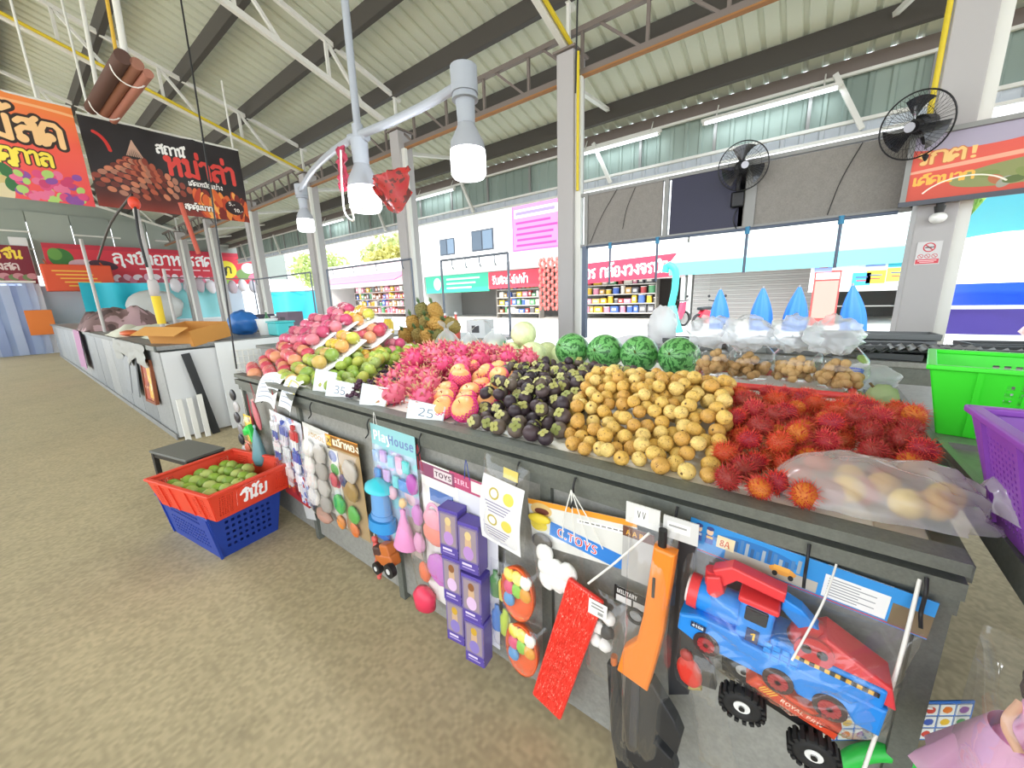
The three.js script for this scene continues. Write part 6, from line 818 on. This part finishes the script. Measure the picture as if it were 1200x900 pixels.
{ // rolled tarpaulins tied above the banner
  const t = thing('rolled_tarpaulin', 'bundle of rolled brown tarpaulins hanging from a truss post', 'tarpaulin', [-5.85, 3.48, -1.1], [0, 0.03, 0.0]); for (const [y, z, c, r] of [[0, 0.02, 0x5a4038, 0.06], [-0.02, -0.07, 0x9a6a58, 0.05], [-0.07, -0.14, 0xa8705f, 0.038]]) part('roll', cyl(r, r, 1.5, 0, y, z, 16, 0, 0, PI / 2), mat(c, 0.8), t); for (const x of [-0.5, 0.55]) part('tie', tr(new THREE.TorusGeometry(0.125, 0.006, 6, 20), x, -0.025, -0.05, 0, PI / 2, 0), mWhitePl, t); part('hanger_post', rod([0.66, 0.05, -0.02], [0.62, 1.75, -0.1], 0.028), mSteelWhite, t); part('conduit', rod([0.62, 0.05, 0.03], [0.58, 1.75, -0.05], 0.014), mat(0xd0a83a, 0.5), t); part('hanger_post', rod([-0.55, 0.05, -0.02], [-0.55, 1.75, -0.1], 0.02), mSteelWhite, t);
}
// ---------- far end of the hall ----------
{
  const t = thing('strip_curtain', 'bluish clear plastic strip curtain at the far end of the aisle', 'curtain', [-19.0, 0, 0.9]); for (let k = 0; k < 11; k++) part('strip', sheet(3, 6, (u, v) => [0.03 * nz(k, v * 3, 1) + 0.05 * (k % 2), 0.02 + 2.15 * v, 0.2 * (u - 0.5) - 0.16 * k + 0.02 * nz(k * 3, v * 2, 2)]), mat([0xaebfe0, 0xc4d0ea, 0x9fb0d8][k % 3], 0.3, 0, { transmission: 0.4 }), t); part('rail', box(0.08, 0.06, 1.9, 0, 2.2, -0.8), mSteelWhite, t);
  solo('orange_board', rbox(0.03, 0.75, 0.55, 0, 0, 0, 0.005), mat(0xe07a30, 0.6), 'orange board beside the strip curtain', 'board', [-18.9, 0.98, -0.72]);
  solo('light_box_sign', mg([rbox(0.4, 0.8, 1.5, 0, 0, 0, 0.03), rod([0, 0.38, 0.6], [-0.75, 0.6, 0.6], 0.02), rod([0, 0.38, -0.6], [-0.75, 0.6, -0.6], 0.02)]), print(64, 64, (c) => { rect(c, 0, 0, 64, 64, '#e0532f'); for (let k = 0; k < 5; k++) rect(c, 8 + 3 * k, 14 + 9 * k, 34, 3, '#f0c04a'); }), 'red box sign with yellow lines above the far stalls', 'sign', [-18.6, 2.3, -1.75]);
  const far = [[-18.2, -2.6, 0x25c4dc, 'turquoise tarpaulin curtain at the far end'], [-18.0, -4.4, 0x9adfe4, 'pale teal tarpaulin curtain beside the turquoise one']]; far.forEach(([x, z, c, l]) => solo('tarpaulin_curtain', sheet(16, 10, (u, v) => [0.1 * Math.sin(u * 14) * (0.4 + 0.6 * v), 0.9 + 1.25 * v, (u - 0.5) * 1.9]), mat(c, 0.5), l, 'curtain', [x, 0, z]));
  const bags = thing('bag_rack', 'rail of pale plastic bags under the long red banner', 'rack', [-17.7, 0, -5.2]); part('rail', rod([0, 2.3, 1.5], [0, 2.3, -1.6], 0.02), mSteelDark, bags); for (const z of [1.5, -1.6]) part('post', rod([0, 0, z], [0, 2.32, z], 0.02), mSteelDark, bags); for (let k = 0; k < 9; k++) part('hung_bag', lump(0.2, 10, (v) => 1 + 0.25 * nz(v.x * 3 + k, v.y * 3, v.z * 3), [0.5, 1.2, 0.8]), mat([0xe4e0e6, 0xc8c4cc, 0xb8a8b0][k % 3], 0.5), bags, [0, 2.05 - 0.05 * (k % 2), 1.3 - k * 0.34]);
  solo('covered_goods', lump(0.6, 18, (v) => 1 + 0.15 * nz(v.x * 3, v.y * 3, v.z * 3), [0.8, 0.9, 1.2]), mat(0xc4c6c4, 0.7), 'goods under a pale grey cover at the far end', 'covered goods', [-17.4, 1.35, -3.2]);
  const w = thing('white_counter', 'long white counter under the tarpaulin curtains at the far end', 'counter', [-18.3, 0, -4.2]); part('counter_body', box(0.8, 0.85, 5.6, 0, 0.425, 0), mat(0xd8dcdf, 0.6), w); part('counter_top', box(0.9, 0.04, 5.7, 0, 0.87, 0), mat(0xe8eaea, 0.5), w);
}

// ---------- stalls behind the fruit counter ----------
const pipeM = mat(0x6c7480, 0.5, 0.4);
function stallTable(label, x0, x1, z0, z1, y, m, frame) {
  const t = thing('market_table', label, 'table', [0, 0, 0], 0, 'tables behind the fruit counter'), w = x1 - x0, d = z0 - z1; part('table_top', boxUV(box(w, 0.03, d, (x0 + x1) / 2, y, (z0 + z1) / 2), 0.6), m, t); part('apron', boxUV(box(w, 0.12, 0.015, (x0 + x1) / 2, y - 0.07, z0 - 0.02), 0.6), mSteelRail, t); for (const x of [x0 + 0.05, x1 - 0.05]) for (const z of [z0 - 0.06, z1 + 0.05]) part('leg', box(0.04, y, 0.04, x, y / 2 - 0.01, z), pipeM, t);
  if (frame) { for (const x of [x0 + 0.1, x1 - 0.1]) part('frame_post', rod([x, y, z1 + 0.1], [x, frame, z1 + 0.1], 0.014), pipeM, t); part('frame_rail', rod([x0 + 0.1, frame, z1 + 0.1], [x1 - 0.1, frame, z1 + 0.1], 0.014), pipeM, t); for (let k = 0; k < 4; k++) { const x = x0 + 0.3 + k * (w - 0.6) / 3; part('hook', tube([[x, frame, z1 + 0.1], [x, frame - 0.08, z1 + 0.1], [x + 0.02, frame - 0.12, z1 + 0.1]], 0.008, 5), pipeM, t); } }
  return t;
}
stallTable('grey table of dark trays behind the watermelons and longan', -1.5, 1.9, -3.0, -3.95, 0.86, mSteel);
stallTable('pipe framed table behind the pale melons', -4.0, -2.7, -2.9, -3.7, 0.84, mSteel, 1.78);
stallTable('pipe framed table behind the pineapples', -6.9, -4.4, -2.9, -3.7, 0.84, mSteel, 1.85);
stallTable('pipe framed table in the bay behind the stacked fruit packs', -10.2, -7.3, -2.9, -3.7, 0.84, mSteel, 1.85);
// dark trays
{
  const tg = mg([rbox(0.34, 0.02, 0.2, 0, 0.01, 0, 0.006), box(0.34, 0.022, 0.012, 0, 0.026, 0.095), box(0.34, 0.022, 0.012, 0, 0.026, -0.095), box(0.012, 0.022, 0.2, 0.165, 0.026, 0), box(0.012, 0.022, 0.2, -0.165, 0.026, 0)]), ms = [0x585b5c, 0x6c6f70, 0x4a4c4e, 0x808384].map((c) => mat(c, 0.5, 0.3)); const q = rng(12);
  const rows = [[-0.72, -3.12, 0], [-0.72, -3.12, 1], [-0.6, -3.3, 0], [-0.3, -3.15, 0], [-0.05, -3.15, 0], [0.1, -3.4, 0], [0.1, -3.4, 1], [0.12, -3.42, 2], [0.35, -3.15, 0], [0.38, -3.16, 1], [0.4, -3.45, 0], [0.42, -3.45, 1], [0.44, -3.44, 2], [0.72, -3.15, 0], [0.75, -3.14, 1], [0.85, -3.45, 0], [0.88, -3.44, 1], [1.1, -3.2, 0], [1.12, -3.2, 1], [1.3, -3.5, 0]];
  rows.forEach(([x, z, k]) => solo('tray', tg, ms[Math.floor(q() * 4)], 'dark grey empty display tray on the table behind the longan', 'tray', [x, 0.877 + k * 0.042, z], [0, rr(-0.25, 0.25), 0], 'dark display trays'));
  for (let k = 0; k < 9; k++) solo('corrugated_strip', sheet(24, 2, (u, v) => [(u - 0.5) * 0.36, 0.012 * Math.sin(u * 50), (v - 0.5) * 0.1]), ms[3], 'grey ribbed drain strip lying among the dark trays', 'strip', [0.2 + 0.17 * k, 0.93 + 0.012 * (k % 3), -3.06 - 0.03 * (k % 2)], [0.15, rr(-0.2, 0.2), 0], 'ribbed strips among trays');
  solo('plastic_bag', lump(0.12, 18, (v) => 1 + 0.25 * nz(v.x * 3 + 2, v.y * 3, v.z * 3), [0.9, 1.3, 0.8]), mat(0xf2f2f4, 0.4, 0, { transmission: 0.3 }), 'standing white carrier bag behind the third watermelon', 'bag', [-0.92, 1.03, -3.1]);
  solo('plastic_bag', lump(0.2, 18, (v) => 1 + 0.25 * nz(v.x * 3 + 7, v.y * 3, v.z * 3), [1.4, 0.6, 0.8]), mat(0xe8dcd8, 0.6), 'pale pink covered heap on the table by the column', 'covered goods', [1.35, 0.99, -3.75]);
  solo('draped_cloth', sheet(12, 8, (u, v) => [(u - 0.5) * 0.9, 0.12 * (1 - (2 * u - 1) ** 2) * (0.6 + nz(u * 3, v * 3, 1)), (v - 0.5) * 0.5]), mat(0xb08a78, 0.8), 'folded brown cloth at the end of the tray table', 'cloth', [1.6, 0.88, -3.2]);
}
// goods on the pipe framed tables
{
  const jar = lathe([[0, 0], [0.045, 0], [0.05, 0.02], [0.05, 0.11], [0.035, 0.13], [0.035, 0.15], [0, 0.15]], 16), bottle = lathe([[0, 0], [0.032, 0], [0.035, 0.12], [0.012, 0.17], [0.01, 0.22], [0, 0.22]], 14);
  [[jar, 0x2456c8, -4.9, -3.1, 1.3, 'blue lidded jar behind the pineapples'], [bottle, 0xe05a52, -3.35, -3.1, 1.2, 'coral sauce bottle on the table behind the pineapples'], [bottle, 0xe8685e, -3.2, -3.12, 1.25, 'second coral sauce bottle next to its twin'], [jar, 0xe6c23a, -4.6, -3.2, 1.4, 'yellow jar with bright print beside the blue jar'], [jar, 0x3a3a3e, -5.1, -3.15, 1.2, 'black jar beside the blue jar'], [jar, 0xd8d4ce, -5.9, -3.1, 1.2, 'white jar on the table behind mandarins'], [bottle, 0x8a3a34, -6.2, -3.2, 1.2, 'brown sauce bottle on the table behind mandarins'], [jar, 0x8a7a9a, -8.0, -3.1, 1.4, 'mauve jar on the farthest pipe framed table'], [bottle, 0x4a8a5a, -8.6, -3.2, 1.4, 'green bottle on the farthest pipe framed table']].forEach(([g, c, x, z, s, l]) => { const t = thing(g === jar ? 'jar' : 'bottle', l, g === jar ? 'jar' : 'bottle', [x, 0.855, z]); t.scale.setScalar(s); part('body', g, mat(c, 0.4), t); part('lid', cyl(g === jar ? 0.04 : 0.013, g === jar ? 0.04 : 0.013, 0.02, 0, g === jar ? 0.155 : 0.225, 0, 14), mat(0xf0f0ee, 0.4), t); });
  [[-5.35, -3.15, 0.16, 0.14, 0xeceae6, 'white carton with black dot beside black jar'], [-6.5, -3.2, 0.3, 0.22, 0xb4a89a, 'brown carton on the table behind mandarins'], [-3.0, -3.3, 0.26, 0.2, 0xd8dcde, 'white carton with print behind the sauce bottles'], [-7.8, -3.3, 0.4, 0.3, 0x7a6a78, 'dark carton on the farthest pipe framed table'], [-9.2, -3.3, 0.5, 0.25, 0x4a4658, 'long dark carton on the farthest pipe framed table']].forEach(([x, z, w, h, c, l]) => { const t = thing('carton', l, 'carton', [x, 0.855, z], 0.1); part('box_body', rbox(w, h, w * 0.7, 0, h / 2, 0, 0.006), mat(c, 0.7), t); part('tape', box(w * 0.2, 0.004, w * 0.7, 0, h, 0), mat(0xcfc6b0, 0.5), t); part('label_print', box(w * 0.4, h * 0.4, 0.003, 0, h * 0.5, w * 0.35), mat(0x4a4a4e, 0.6), t); });
}

// ---------- street: folded parasols, motorbikes, shops ----------
const whiteW = mat(0xf2f2ee, 0.8), cyanW = mat(0x9fe4ec, 0.6);
[[-2.02, 'folded blue parasol beside the teal post'], [-1.06, 'folded blue parasol in front of the grey shutter'], [-0.36, 'folded blue parasol next to the red drinks fridge'], [0.8, 'folded blue parasol beside the column with stickers']].forEach(([x, l], i) => {
  const t = thing('folded_parasol', l, 'parasol', [x, 0, -12], [0, i, i === 3 ? -0.12 : 0.04], 'folded parasols'); part('canopy', sheet(24, 8, (u, v) => { const a = u * 6.283, r = (0.03 + 0.2 * Math.sin(Math.min(1, v * 1.15) * 1.7)) * (1 + 0.16 * Math.sin(a * 8)); return [Math.cos(a) * r, 1.3 - 1.05 * v, Math.sin(a) * r]; }), mat(0x2a6fc0, 0.6), t); part('hem', sheet(24, 2, (u, v) => { const a = u * 6.283, r = 0.225 * (1 + 0.16 * Math.sin(a * 8)); return [Math.cos(a) * r, 0.33 - 0.16 * v, Math.sin(a) * r]; }), mat(0xdfe8ee, 0.6), t); part('pole', rod([0, 0, 0], [0, 1.36, 0], 0.02), mGrey, t); part('base', cyl(0.2, 0.24, 0.07, 0, 0.035, 0, 18), mat(0xb4b4b4, 0.8), t);
});
function bike(label, p, r, c) {
  const t = thing('motorbike', label, 'motorbike', p, r, 'motorbikes in the street'), m = mat(c, 0.35), k = mBlack; for (const x of [-0.6, 0.6]) { const w = part('wheel', tr(new THREE.TorusGeometry(0.26, 0.045, 8, 24), x, 0.3, 0), k, t); part('rim', cyl(0.2, 0.2, 0.02, x, 0.3, 0, 18, PI / 2), mGrey, w); }
  part('body', extr([[-0.55, 0.5], [-0.35, 0.72], [0.05, 0.62], [0.15, 0.4], [0.35, 0.45], [0.45, 0.9], [0.58, 0.95], [0.55, 0.6], [0.4, 0.3], [-0.1, 0.26], [-0.3, 0.4]], 0.2, 0.02), m, t); part('seat', rbox(0.6, 0.1, 0.22, -0.25, 0.76, 0, 0.04), k, t); part('handlebar', tube([[0.45, 1.02, -0.32], [0.5, 0.98, 0], [0.45, 1.02, 0.32]], 0.02, 6), k, t); part('headlight', sph(0.09, 0.56, 0.92, 0), mat(0xe8e8e8, 0.2), t); part('front_fork', rod([0.5, 0.9, 0], [0.6, 0.3, 0], 0.03), mGrey, t); for (const s of [-1, 1]) part('mirror', sph(0.05, 0.42, 1.16, s * 0.3, [0.5, 1, 1]), k, t);
}
bike('red motorbike parked in front of the grey shutter', [-2.9, -0.07, -15], 1.2, 0xd03044); bike('dark pink motorbike parked beside the electrical shop', [-4.4, -0.07, -16], 1.0, 0xb84060);
// shops across the street
function shop(name, label, x0, x1, o) {
  const t = thing(name, label, 'building', [0, -0.07, -20], 0, 'shops across the street'), w = x1 - x0, x = (x0 + x1) / 2, H = o.h; const wm = mat(o.wall ?? 0xeef0ee, 0.8);
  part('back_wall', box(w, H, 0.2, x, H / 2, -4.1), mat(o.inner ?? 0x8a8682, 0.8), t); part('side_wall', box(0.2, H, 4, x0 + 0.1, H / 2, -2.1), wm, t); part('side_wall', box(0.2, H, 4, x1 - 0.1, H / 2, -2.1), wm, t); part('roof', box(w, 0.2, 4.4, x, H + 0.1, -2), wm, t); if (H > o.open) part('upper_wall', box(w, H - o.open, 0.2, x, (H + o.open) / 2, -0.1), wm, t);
  for (const [wx, wy, ww, wh] of o.windows ?? []) { const f = part('window', box(ww, wh, 0.06, wx, wy, 0.01), mat(0x2c3440, 0.3), t); part('pane', box(ww * 0.42, wh * 0.86, 0.03, wx - ww * 0.24, wy, 0.045), mat(0x3c4a58, 0.15), f); part('pane', box(ww * 0.42, wh * 0.86, 0.03, wx + ww * 0.24, wy, 0.045), mat(0x56687a, 0.15), f); }
  return t;
}
shop('shophouse', 'white two storey shophouse with small upstairs windows and cyan trim', -24, -11.2, { h: 7.4, open: 3.0, windows: [[-20.9, 4.9, 1.5, 1.1], [-17.6, 5.0, 1.9, 1.3]] });
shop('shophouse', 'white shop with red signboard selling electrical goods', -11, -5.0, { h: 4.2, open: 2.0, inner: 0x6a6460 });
shop('shophouse', 'pale shop with closed grey roller shutter', -4.9, 3.4, { h: 4.4, open: 2.1, wall: 0xf4f4f0 });
shop('shophouse', 'far pale shop with pink awning and crowded shelves', -38, -24.4, { h: 4.4, open: 2.6, inner: 0xb89a94 });
solo('trim_board', box(13.2, 0.5, 0.25), mat(0x22a4cc, 0.6), 'long cyan roof trim on the white shophouse', 'trim', [-17.6, 7.05, -19.75]); solo('awning', tr(box(13, 0.06, 1.4), 0, 0, 0, 0.3, 0, 0), whiteW, 'white awning over the green and first red sign', 'awning', [-17.6, 3.5, -19.3]);
solo('awning', tr(box(8.4, 0.06, 2.4), 0, 0, 0, 0.42, 0, 0), mat(0xb8dede, 0.6), 'wide white and cyan awning above the roller shutter', 'awning', [-0.9, 2.95, -18.9]); solo('awning', tr(box(12, 0.06, 2), 0, 0, 0, 0.4, 0, 0), mat(0xd4688c, 0.6), 'pink awning on the far crowded shop', 'awning', [-31, 3.2, -19.2]); solo('awning_valance', box(8.4, 0.5, 0.04), mat(0x6cc8d4, 0.6), 'cyan lettered valance under the wide awning', 'awning', [-0.9, 2.2, -17.78]);
solo('shop_sign', box(6.2, 1.2, 0.12), print(640, 128, (c, w, h) => { rect(c, 0, 0, w, h, '#2fae8c'); blob(c, 130, 60, 40, 46, '#d8efe6'); for (let k = 0; k < 3; k++) rect(c, 230, 24 + 32 * k, 330 - 40 * k, 12, '#d8f4ea'); }), 'green shop sign with white lines on the shophouse', 'sign', [-20.2, 2.3, -19.9]);
solo('shop_sign', box(4.2, 1.05, 0.12), print(512, 128, (c, w, h) => { rect(c, 0, 0, w, h, '#d8384c'); thai(c, 'รับติดตั้งไฟฟ้า', 40, 92, 44, 10, '#ffffff'); }), 'red shop sign with white lettering next to the green sign', 'sign', [-15.0, 2.35, -19.9]);
solo('shop_sign', box(5.4, 1.05, 0.12), print(640, 124, (c, w, h) => { rect(c, 0, 0, w, h, '#cf3450'); thai(c, 'อร', 30, 92, 52, 12, '#ffffff'); thai(c, 'กล้องวงจรปิด', 140, 92, 52, 12, '#ffffff'); }), 'red camera shop sign above the electrical goods', 'sign', [-7.7, 2.45, -19.9], [0, 0, 0.03]);
solo('shop_sign', box(3.6, 2.6, 0.12), print(384, 280, (c, w, h) => { rect(c, 0, 0, w, h, '#d86aa8'); rect(c, 20, 30, 330, 50, '#c8c4ec'); c.strokeStyle = '#b84a88'; c.lineWidth = 8; c.strokeRect(4, 4, w - 8, h - 8); for (let k = 0; k < 5; k++) rect(c, 30 + 8 * (k % 2), 104 + 34 * k, 260 + 40 * ((k * 2) % 3) / 2, 14, '#8a2a78'); rect(c, 30, 44, 290, 20, '#7a6ac0'); }), 'pink hoarding with purple lines on the white shophouse', 'sign', [-13.2, 5.25, -19.85]);
{
  const s = thing('roller_shutter', 'closed grey roller shutter of slats', 'shutter', [-2.2, -0.07, -19.6]); const ms = [0xb4aeaa, 0xaaa4a0].map((c) => mat(c, 0.6)), g = rbox(4.6, 0.085, 0.03, 0, 0, 0, 0.012); for (let k = 0; k < 23; k++) part('slat', g, ms[k % 2], s, [0, 0.05 + k * 0.092, 0]); part('housing', box(4.8, 0.3, 0.3, 0, 2.25, 0), mat(0xd8d4d0, 0.6), s);
  const f = thing('drinks_fridge', 'red drinks fridge beside the roller shutter', 'fridge', [0.25, -0.07, -18.2]); part('fridge_body', rbox(0.75, 1.9, 0.6, 0, 0.95, 0, 0.03), mat(0xd84a48, 0.4), f); part('fridge_door', rbox(0.65, 1.3, 0.04, 0, 0.9, 0.31, 0.02), mat(0xe88a80, 0.3), f); part('top_print', box(0.65, 0.22, 0.02, 0, 1.72, 0.31), mat(0xf4e8e4, 0.5), f);
  [[0.1, 2.0, 0x9aa4d8, 'lilac notice card'], [0.8, 2.05, 0xf0f0f4, 'white notice card'], [1.5, 1.55, 0xe8d23a, 'yellow notice card'], [1.15, 1.5, 0x3a9ad0, 'blue notice card'], [2.0, 1.6, 0xf2e04a, 'bright yellow notice card'], [2.0, 2.05, 0x3fb4c8, 'teal notice card'], [1.45, 2.1, 0x8a9ad4, 'periwinkle notice card'], [2.4, 1.8, 0xd8e0e8, 'pale notice card']].forEach(([x, y, c, l]) => { const t = thing('notice_card', l + ' hung beside the red drinks fridge', 'notice', [x, y, -17.9], 0, 'notices beside the fridge'); part('card', rbox(0.48, 0.42, 0.02, 0, 0, 0, 0.008), mat(c, 0.5), t); part('print_line', box(0.3, 0.04, 0.01, 0, 0.06, 0.012), mat(0x4a5a8a, 0.5), t); part('print_line', box(0.24, 0.04, 0.01, 0, -0.05, 0.012), mat(0xc04a4a, 0.5), t); });
  solo('notice_board', rbox(3.0, 1.4, 0.05, 0, 0.7, 0, 0.01), mat(0xe8ebea, 0.7), 'white board carrying the coloured notice cards', 'board', [1.25, 1.1, -17.94]); solo('trestle', mg([rod([-1.3, -0.05, 0], [-1.3, 1.2, 0], 0.03), rod([1.3, -0.05, 0], [1.3, 1.2, 0], 0.03), rod([-1.3, 0.6, 0], [1.3, 0.6, 0], 0.02)]), mGrey, 'grey pipe trestle under the white notice board', 'trestle', [1.25, 0, -17.94]); solo('potted_plant', mg([lathe([[0, -0.67], [0.16, -0.67], [0.24, -0.1], [0.2, -0.1]], 14), ...Array.from({ length: 40 }, (_, i) => tr(sheet(2, 3, (u, v) => [(u - 0.5) * 0.12 * Math.sin(PI * v), v * 0.5, 0.15 * v * v]), 0, -0.15 + 0.015 * i, 0, 0.3 + 0.02 * i, i * 2.4, 0))]), mat(0x6ab06a, 0.6), 'leafy green plant beside the notice cards', 'plant', [2.3, 0.6, -17.6]);
  const p = thing('teal_post', 'turquoise inflatable tube post with a bent top', 'post', [-3.85, -0.07, -14]); part('tube', tube([[-0.1, 0, 0], [-0.05, 0.8, 0], [0.05, 1.5, 0], [0.0, 2.1, 0], [-0.25, 2.25, 0], [-0.3, 2.0, 0]], 0.11, 10), mat(0x3fc8bc, 0.5), p); part('base', lathe([[0, 0], [0.4, 0], [0.25, 0.4], [0.12, 0.9], [0, 0.9]], 16), mat(0x5ad8cc, 0.5), p);
}
// shelves and goods in the two open shops
{
  const cols = [0xc8a060, 0xb84a4a, 0x4a6ab4, 0xe0dcd0, 0x6a6a6e, 0xd8b43a, 0x8a5a3a, 0x5a9a6a, 0xd88aa0], q = rng(77);
  const rack = (label, x, z, w, n, h) => { const t = thing('shop_shelf', label, 'shelf', [x, -0.07, z]); for (let k = 0; k < n; k++) part('shelf_board', box(w, 0.05, 0.5, 0, 0.3 + k * h, 0), mat(0xc8c4bc, 0.7), t); for (const s of [-1, 1]) part('upright', box(0.06, 0.3 + n * h, 0.5, s * w / 2, (0.3 + n * h) / 2, 0), mat(0x8a8680, 0.6), t); for (let k = 0; k < n; k++) { let X = -w / 2 + 0.15; while (X < w / 2 - 0.2) { const bw = 0.22 + 0.3 * q(), bh = h * (0.45 + 0.4 * q()), c = cols[Math.floor(q() * 9)], g = thing('goods_carton', 'small coloured carton or tin on ' + label, 'goods', [x + X + bw / 2, -0.07 + 0.325 + k * h, z + 0.02], rr(-0.1, 0.1), 'goods on ' + label.split(' ').slice(0, 6).join(' ')); if (q() < 0.6) { part('box_body', rbox(bw * 0.9, bh, 0.3, 0, bh / 2, 0, 0.02), mat(c, 0.6), g); part('label_print', box(bw * 0.5, bh * 0.4, 0.01, 0, bh / 2, 0.152), mat(0xeeeae0, 0.6), g); } else { part('tin', cyl(bw * 0.4, bw * 0.4, bh, 0, bh / 2, 0, 14), mat(c, 0.4), g); part('lid', cyl(bw * 0.42, bw * 0.42, 0.03, 0, bh, 0, 14), mat(0xe8e4dc, 0.5), g); } X += bw + 0.02; } } };
  rack('the shelf under the first red sign', -15.2, -20.6, 3.4, 4, 0.5); rack('the shelf under the camera shop sign', -8.6, -20.8, 4.2, 4, 0.5); rack('the shelf in the shop with pink awning', -30, -20.6, 8, 4, 0.6);
  solo('hanging_goods', mg(Array.from({ length: 70 }, (_, i) => lump(0.12, 7, (v) => 1 + 0.2 * nz(v.x * 3 + i, v.y * 3, v.z * 3), [0.8, 1.1, 0.6]).translate((i % 5) * 0.26 - 0.5, 3.2 - Math.floor(i / 5) * 0.2, 0.1 * (i % 2)))), mat(0xc86a64, 0.6), 'column of hanging red and pink packets outside the shop', 'goods', [-11.7, 0, -18.6]).userData.kind = 'stuff';
}
// trees behind the far shops
function tree(label, x, z, h, r, c, s) { const t = thing('street_tree', label, 'tree', [x, -0.07, z], 0, 'trees behind the shops'), q = rng(s), n = 1700, L = new THREE.PlaneGeometry(0.5, 0.34), gs = []; part('trunk', tube([[0, 0, 0], [0.1, h * 0.4, 0], [0, h * 0.8, 0.1]], 0.22, 8), mat(0x7a6a55, 0.9), t); const f = []; for (let i = 0; i < n; i++) { const a = q() * 6.28, b = Math.acos(2 * q() - 1), R0 = r * Math.pow(q(), 0.4) * (0.8 + 0.4 * nz(Math.cos(a) * 2 + s, Math.sin(a) * 2, b)); f.push(L.clone().applyMatrix4(new THREE.Matrix4().compose(V(Math.cos(a) * Math.sin(b) * R0, h + Math.cos(b) * R0 * 0.7, Math.sin(a) * Math.sin(b) * R0), new THREE.Quaternion().setFromEuler(new THREE.Euler(q() * 6, q() * 6, q() * 6)), V(1, 1, 1)))); } part('foliage', mg(f), mat(c, 0.7, 0, { transmission: 0.3 }), t).userData.kind = 'stuff'; }
tree('pale green tree behind the far pink awning', -32.5, -30, 6.5, 4, 0xa9b870, 1); tree('yellow green tree behind the gap before the shophouse', -27, -30, 6, 3.2, 0xc4c47a, 2); tree('light green tree above the roller shutter shop', 3.6, -27, 5, 2.2, 0xa8c87a, 4); tree('tall pale tree deep beyond the far columns', -46, -34, 7, 5, 0xb4bc80, 5); tree('yellowish tree standing above the far pink awning', -40, -29, 5.6, 3.4, 0xbcb868, 6); tree('green tree farthest along the street', -66, -34, 6.5, 5.5, 0xa4b46c, 7);
solo('street_cover', sheet(16, 8, (u, v) => [(u - 0.5) * 3.4, 0.5 + 1.4 * v, 0.12 * Math.sin(u * 16)]), mat(0x2fb4c4, 0.5), 'turquoise stall cover in the street past the far columns', 'cover', [-21.4, 0, -9.2], 0.6); solo('pipe_frame', mg([rod([-1.7, 0, 0], [-1.7, 1.95, 0], 0.03), rod([1.7, 0, 0], [1.7, 1.95, 0], 0.03), rod([-1.7, 1.92, 0], [1.7, 1.92, 0], 0.03)]), mGrey, 'grey pipe frame holding the turquoise street cover', 'frame', [-21.4, 0, -9.1], 0.6);
// side of the street with tarpaulins
{
  solo('tarpaulin_canopy', tr(sheet(14, 8, (u, v) => [(u - 0.5) * 4.5, 0.1 * Math.sin(u * 9) + 0.5 * v, (v - 0.5) * 2]), 0, 0, 0), mat(0x3fd0d8, 0.5), 'turquoise canopy beyond the column with stickers', 'canopy', [4.0, 2.0, -9.5]);
  const t = thing('street_stall', 'street stall with blue cover and purple cloth beyond the column', 'stall', [3.4, 0, -9]); part('blue_cover', sheet(16, 6, (u, v) => [(u - 0.5) * 3.8, 0.95 + 0.32 * v, 0.4 - 0.5 * v + 0.06 * Math.sin(u * 14)]), mat(0x1f44c8, 0.5), t); part('purple_cloth', sheet(16, 6, (u, v) => [(u - 0.5) * 3.8, 0.55 + 0.36 * v, 0.45 + 0.05 * Math.sin(u * 17)]), mat(0x5a4aa8, 0.6), t); part('white_rail', box(3.9, 0.05, 0.06, 0, 0.94, 0.5), whiteW, t); for (const x of [-1.8, 1.8]) part('post', rod([x, 0, 0], [x, 2.0, 0], 0.03), mGrey, t); part('table_top', box(3.8, 0.05, 1.2, 0, 0.85, -0.2), mSteel, t);
  solo('teal_wall', box(7, 3.2, 0.2), mat(0x8fdde0, 0.7), 'pale turquoise house wall behind the street stall', 'wall', [7.5, 2.2, -14]); solo('covered_goods', lump(0.5, 16, (v) => 1 + 0.2 * nz(v.x * 3, v.y * 3, v.z * 3), [1.3, 0.5, 0.8]), mat(0xf0c8c0, 0.7), 'pale pink covered goods in front of the street stall', 'covered goods', [2.6, 0.7, -7.2]);
}

renderer.render(scene, camera);
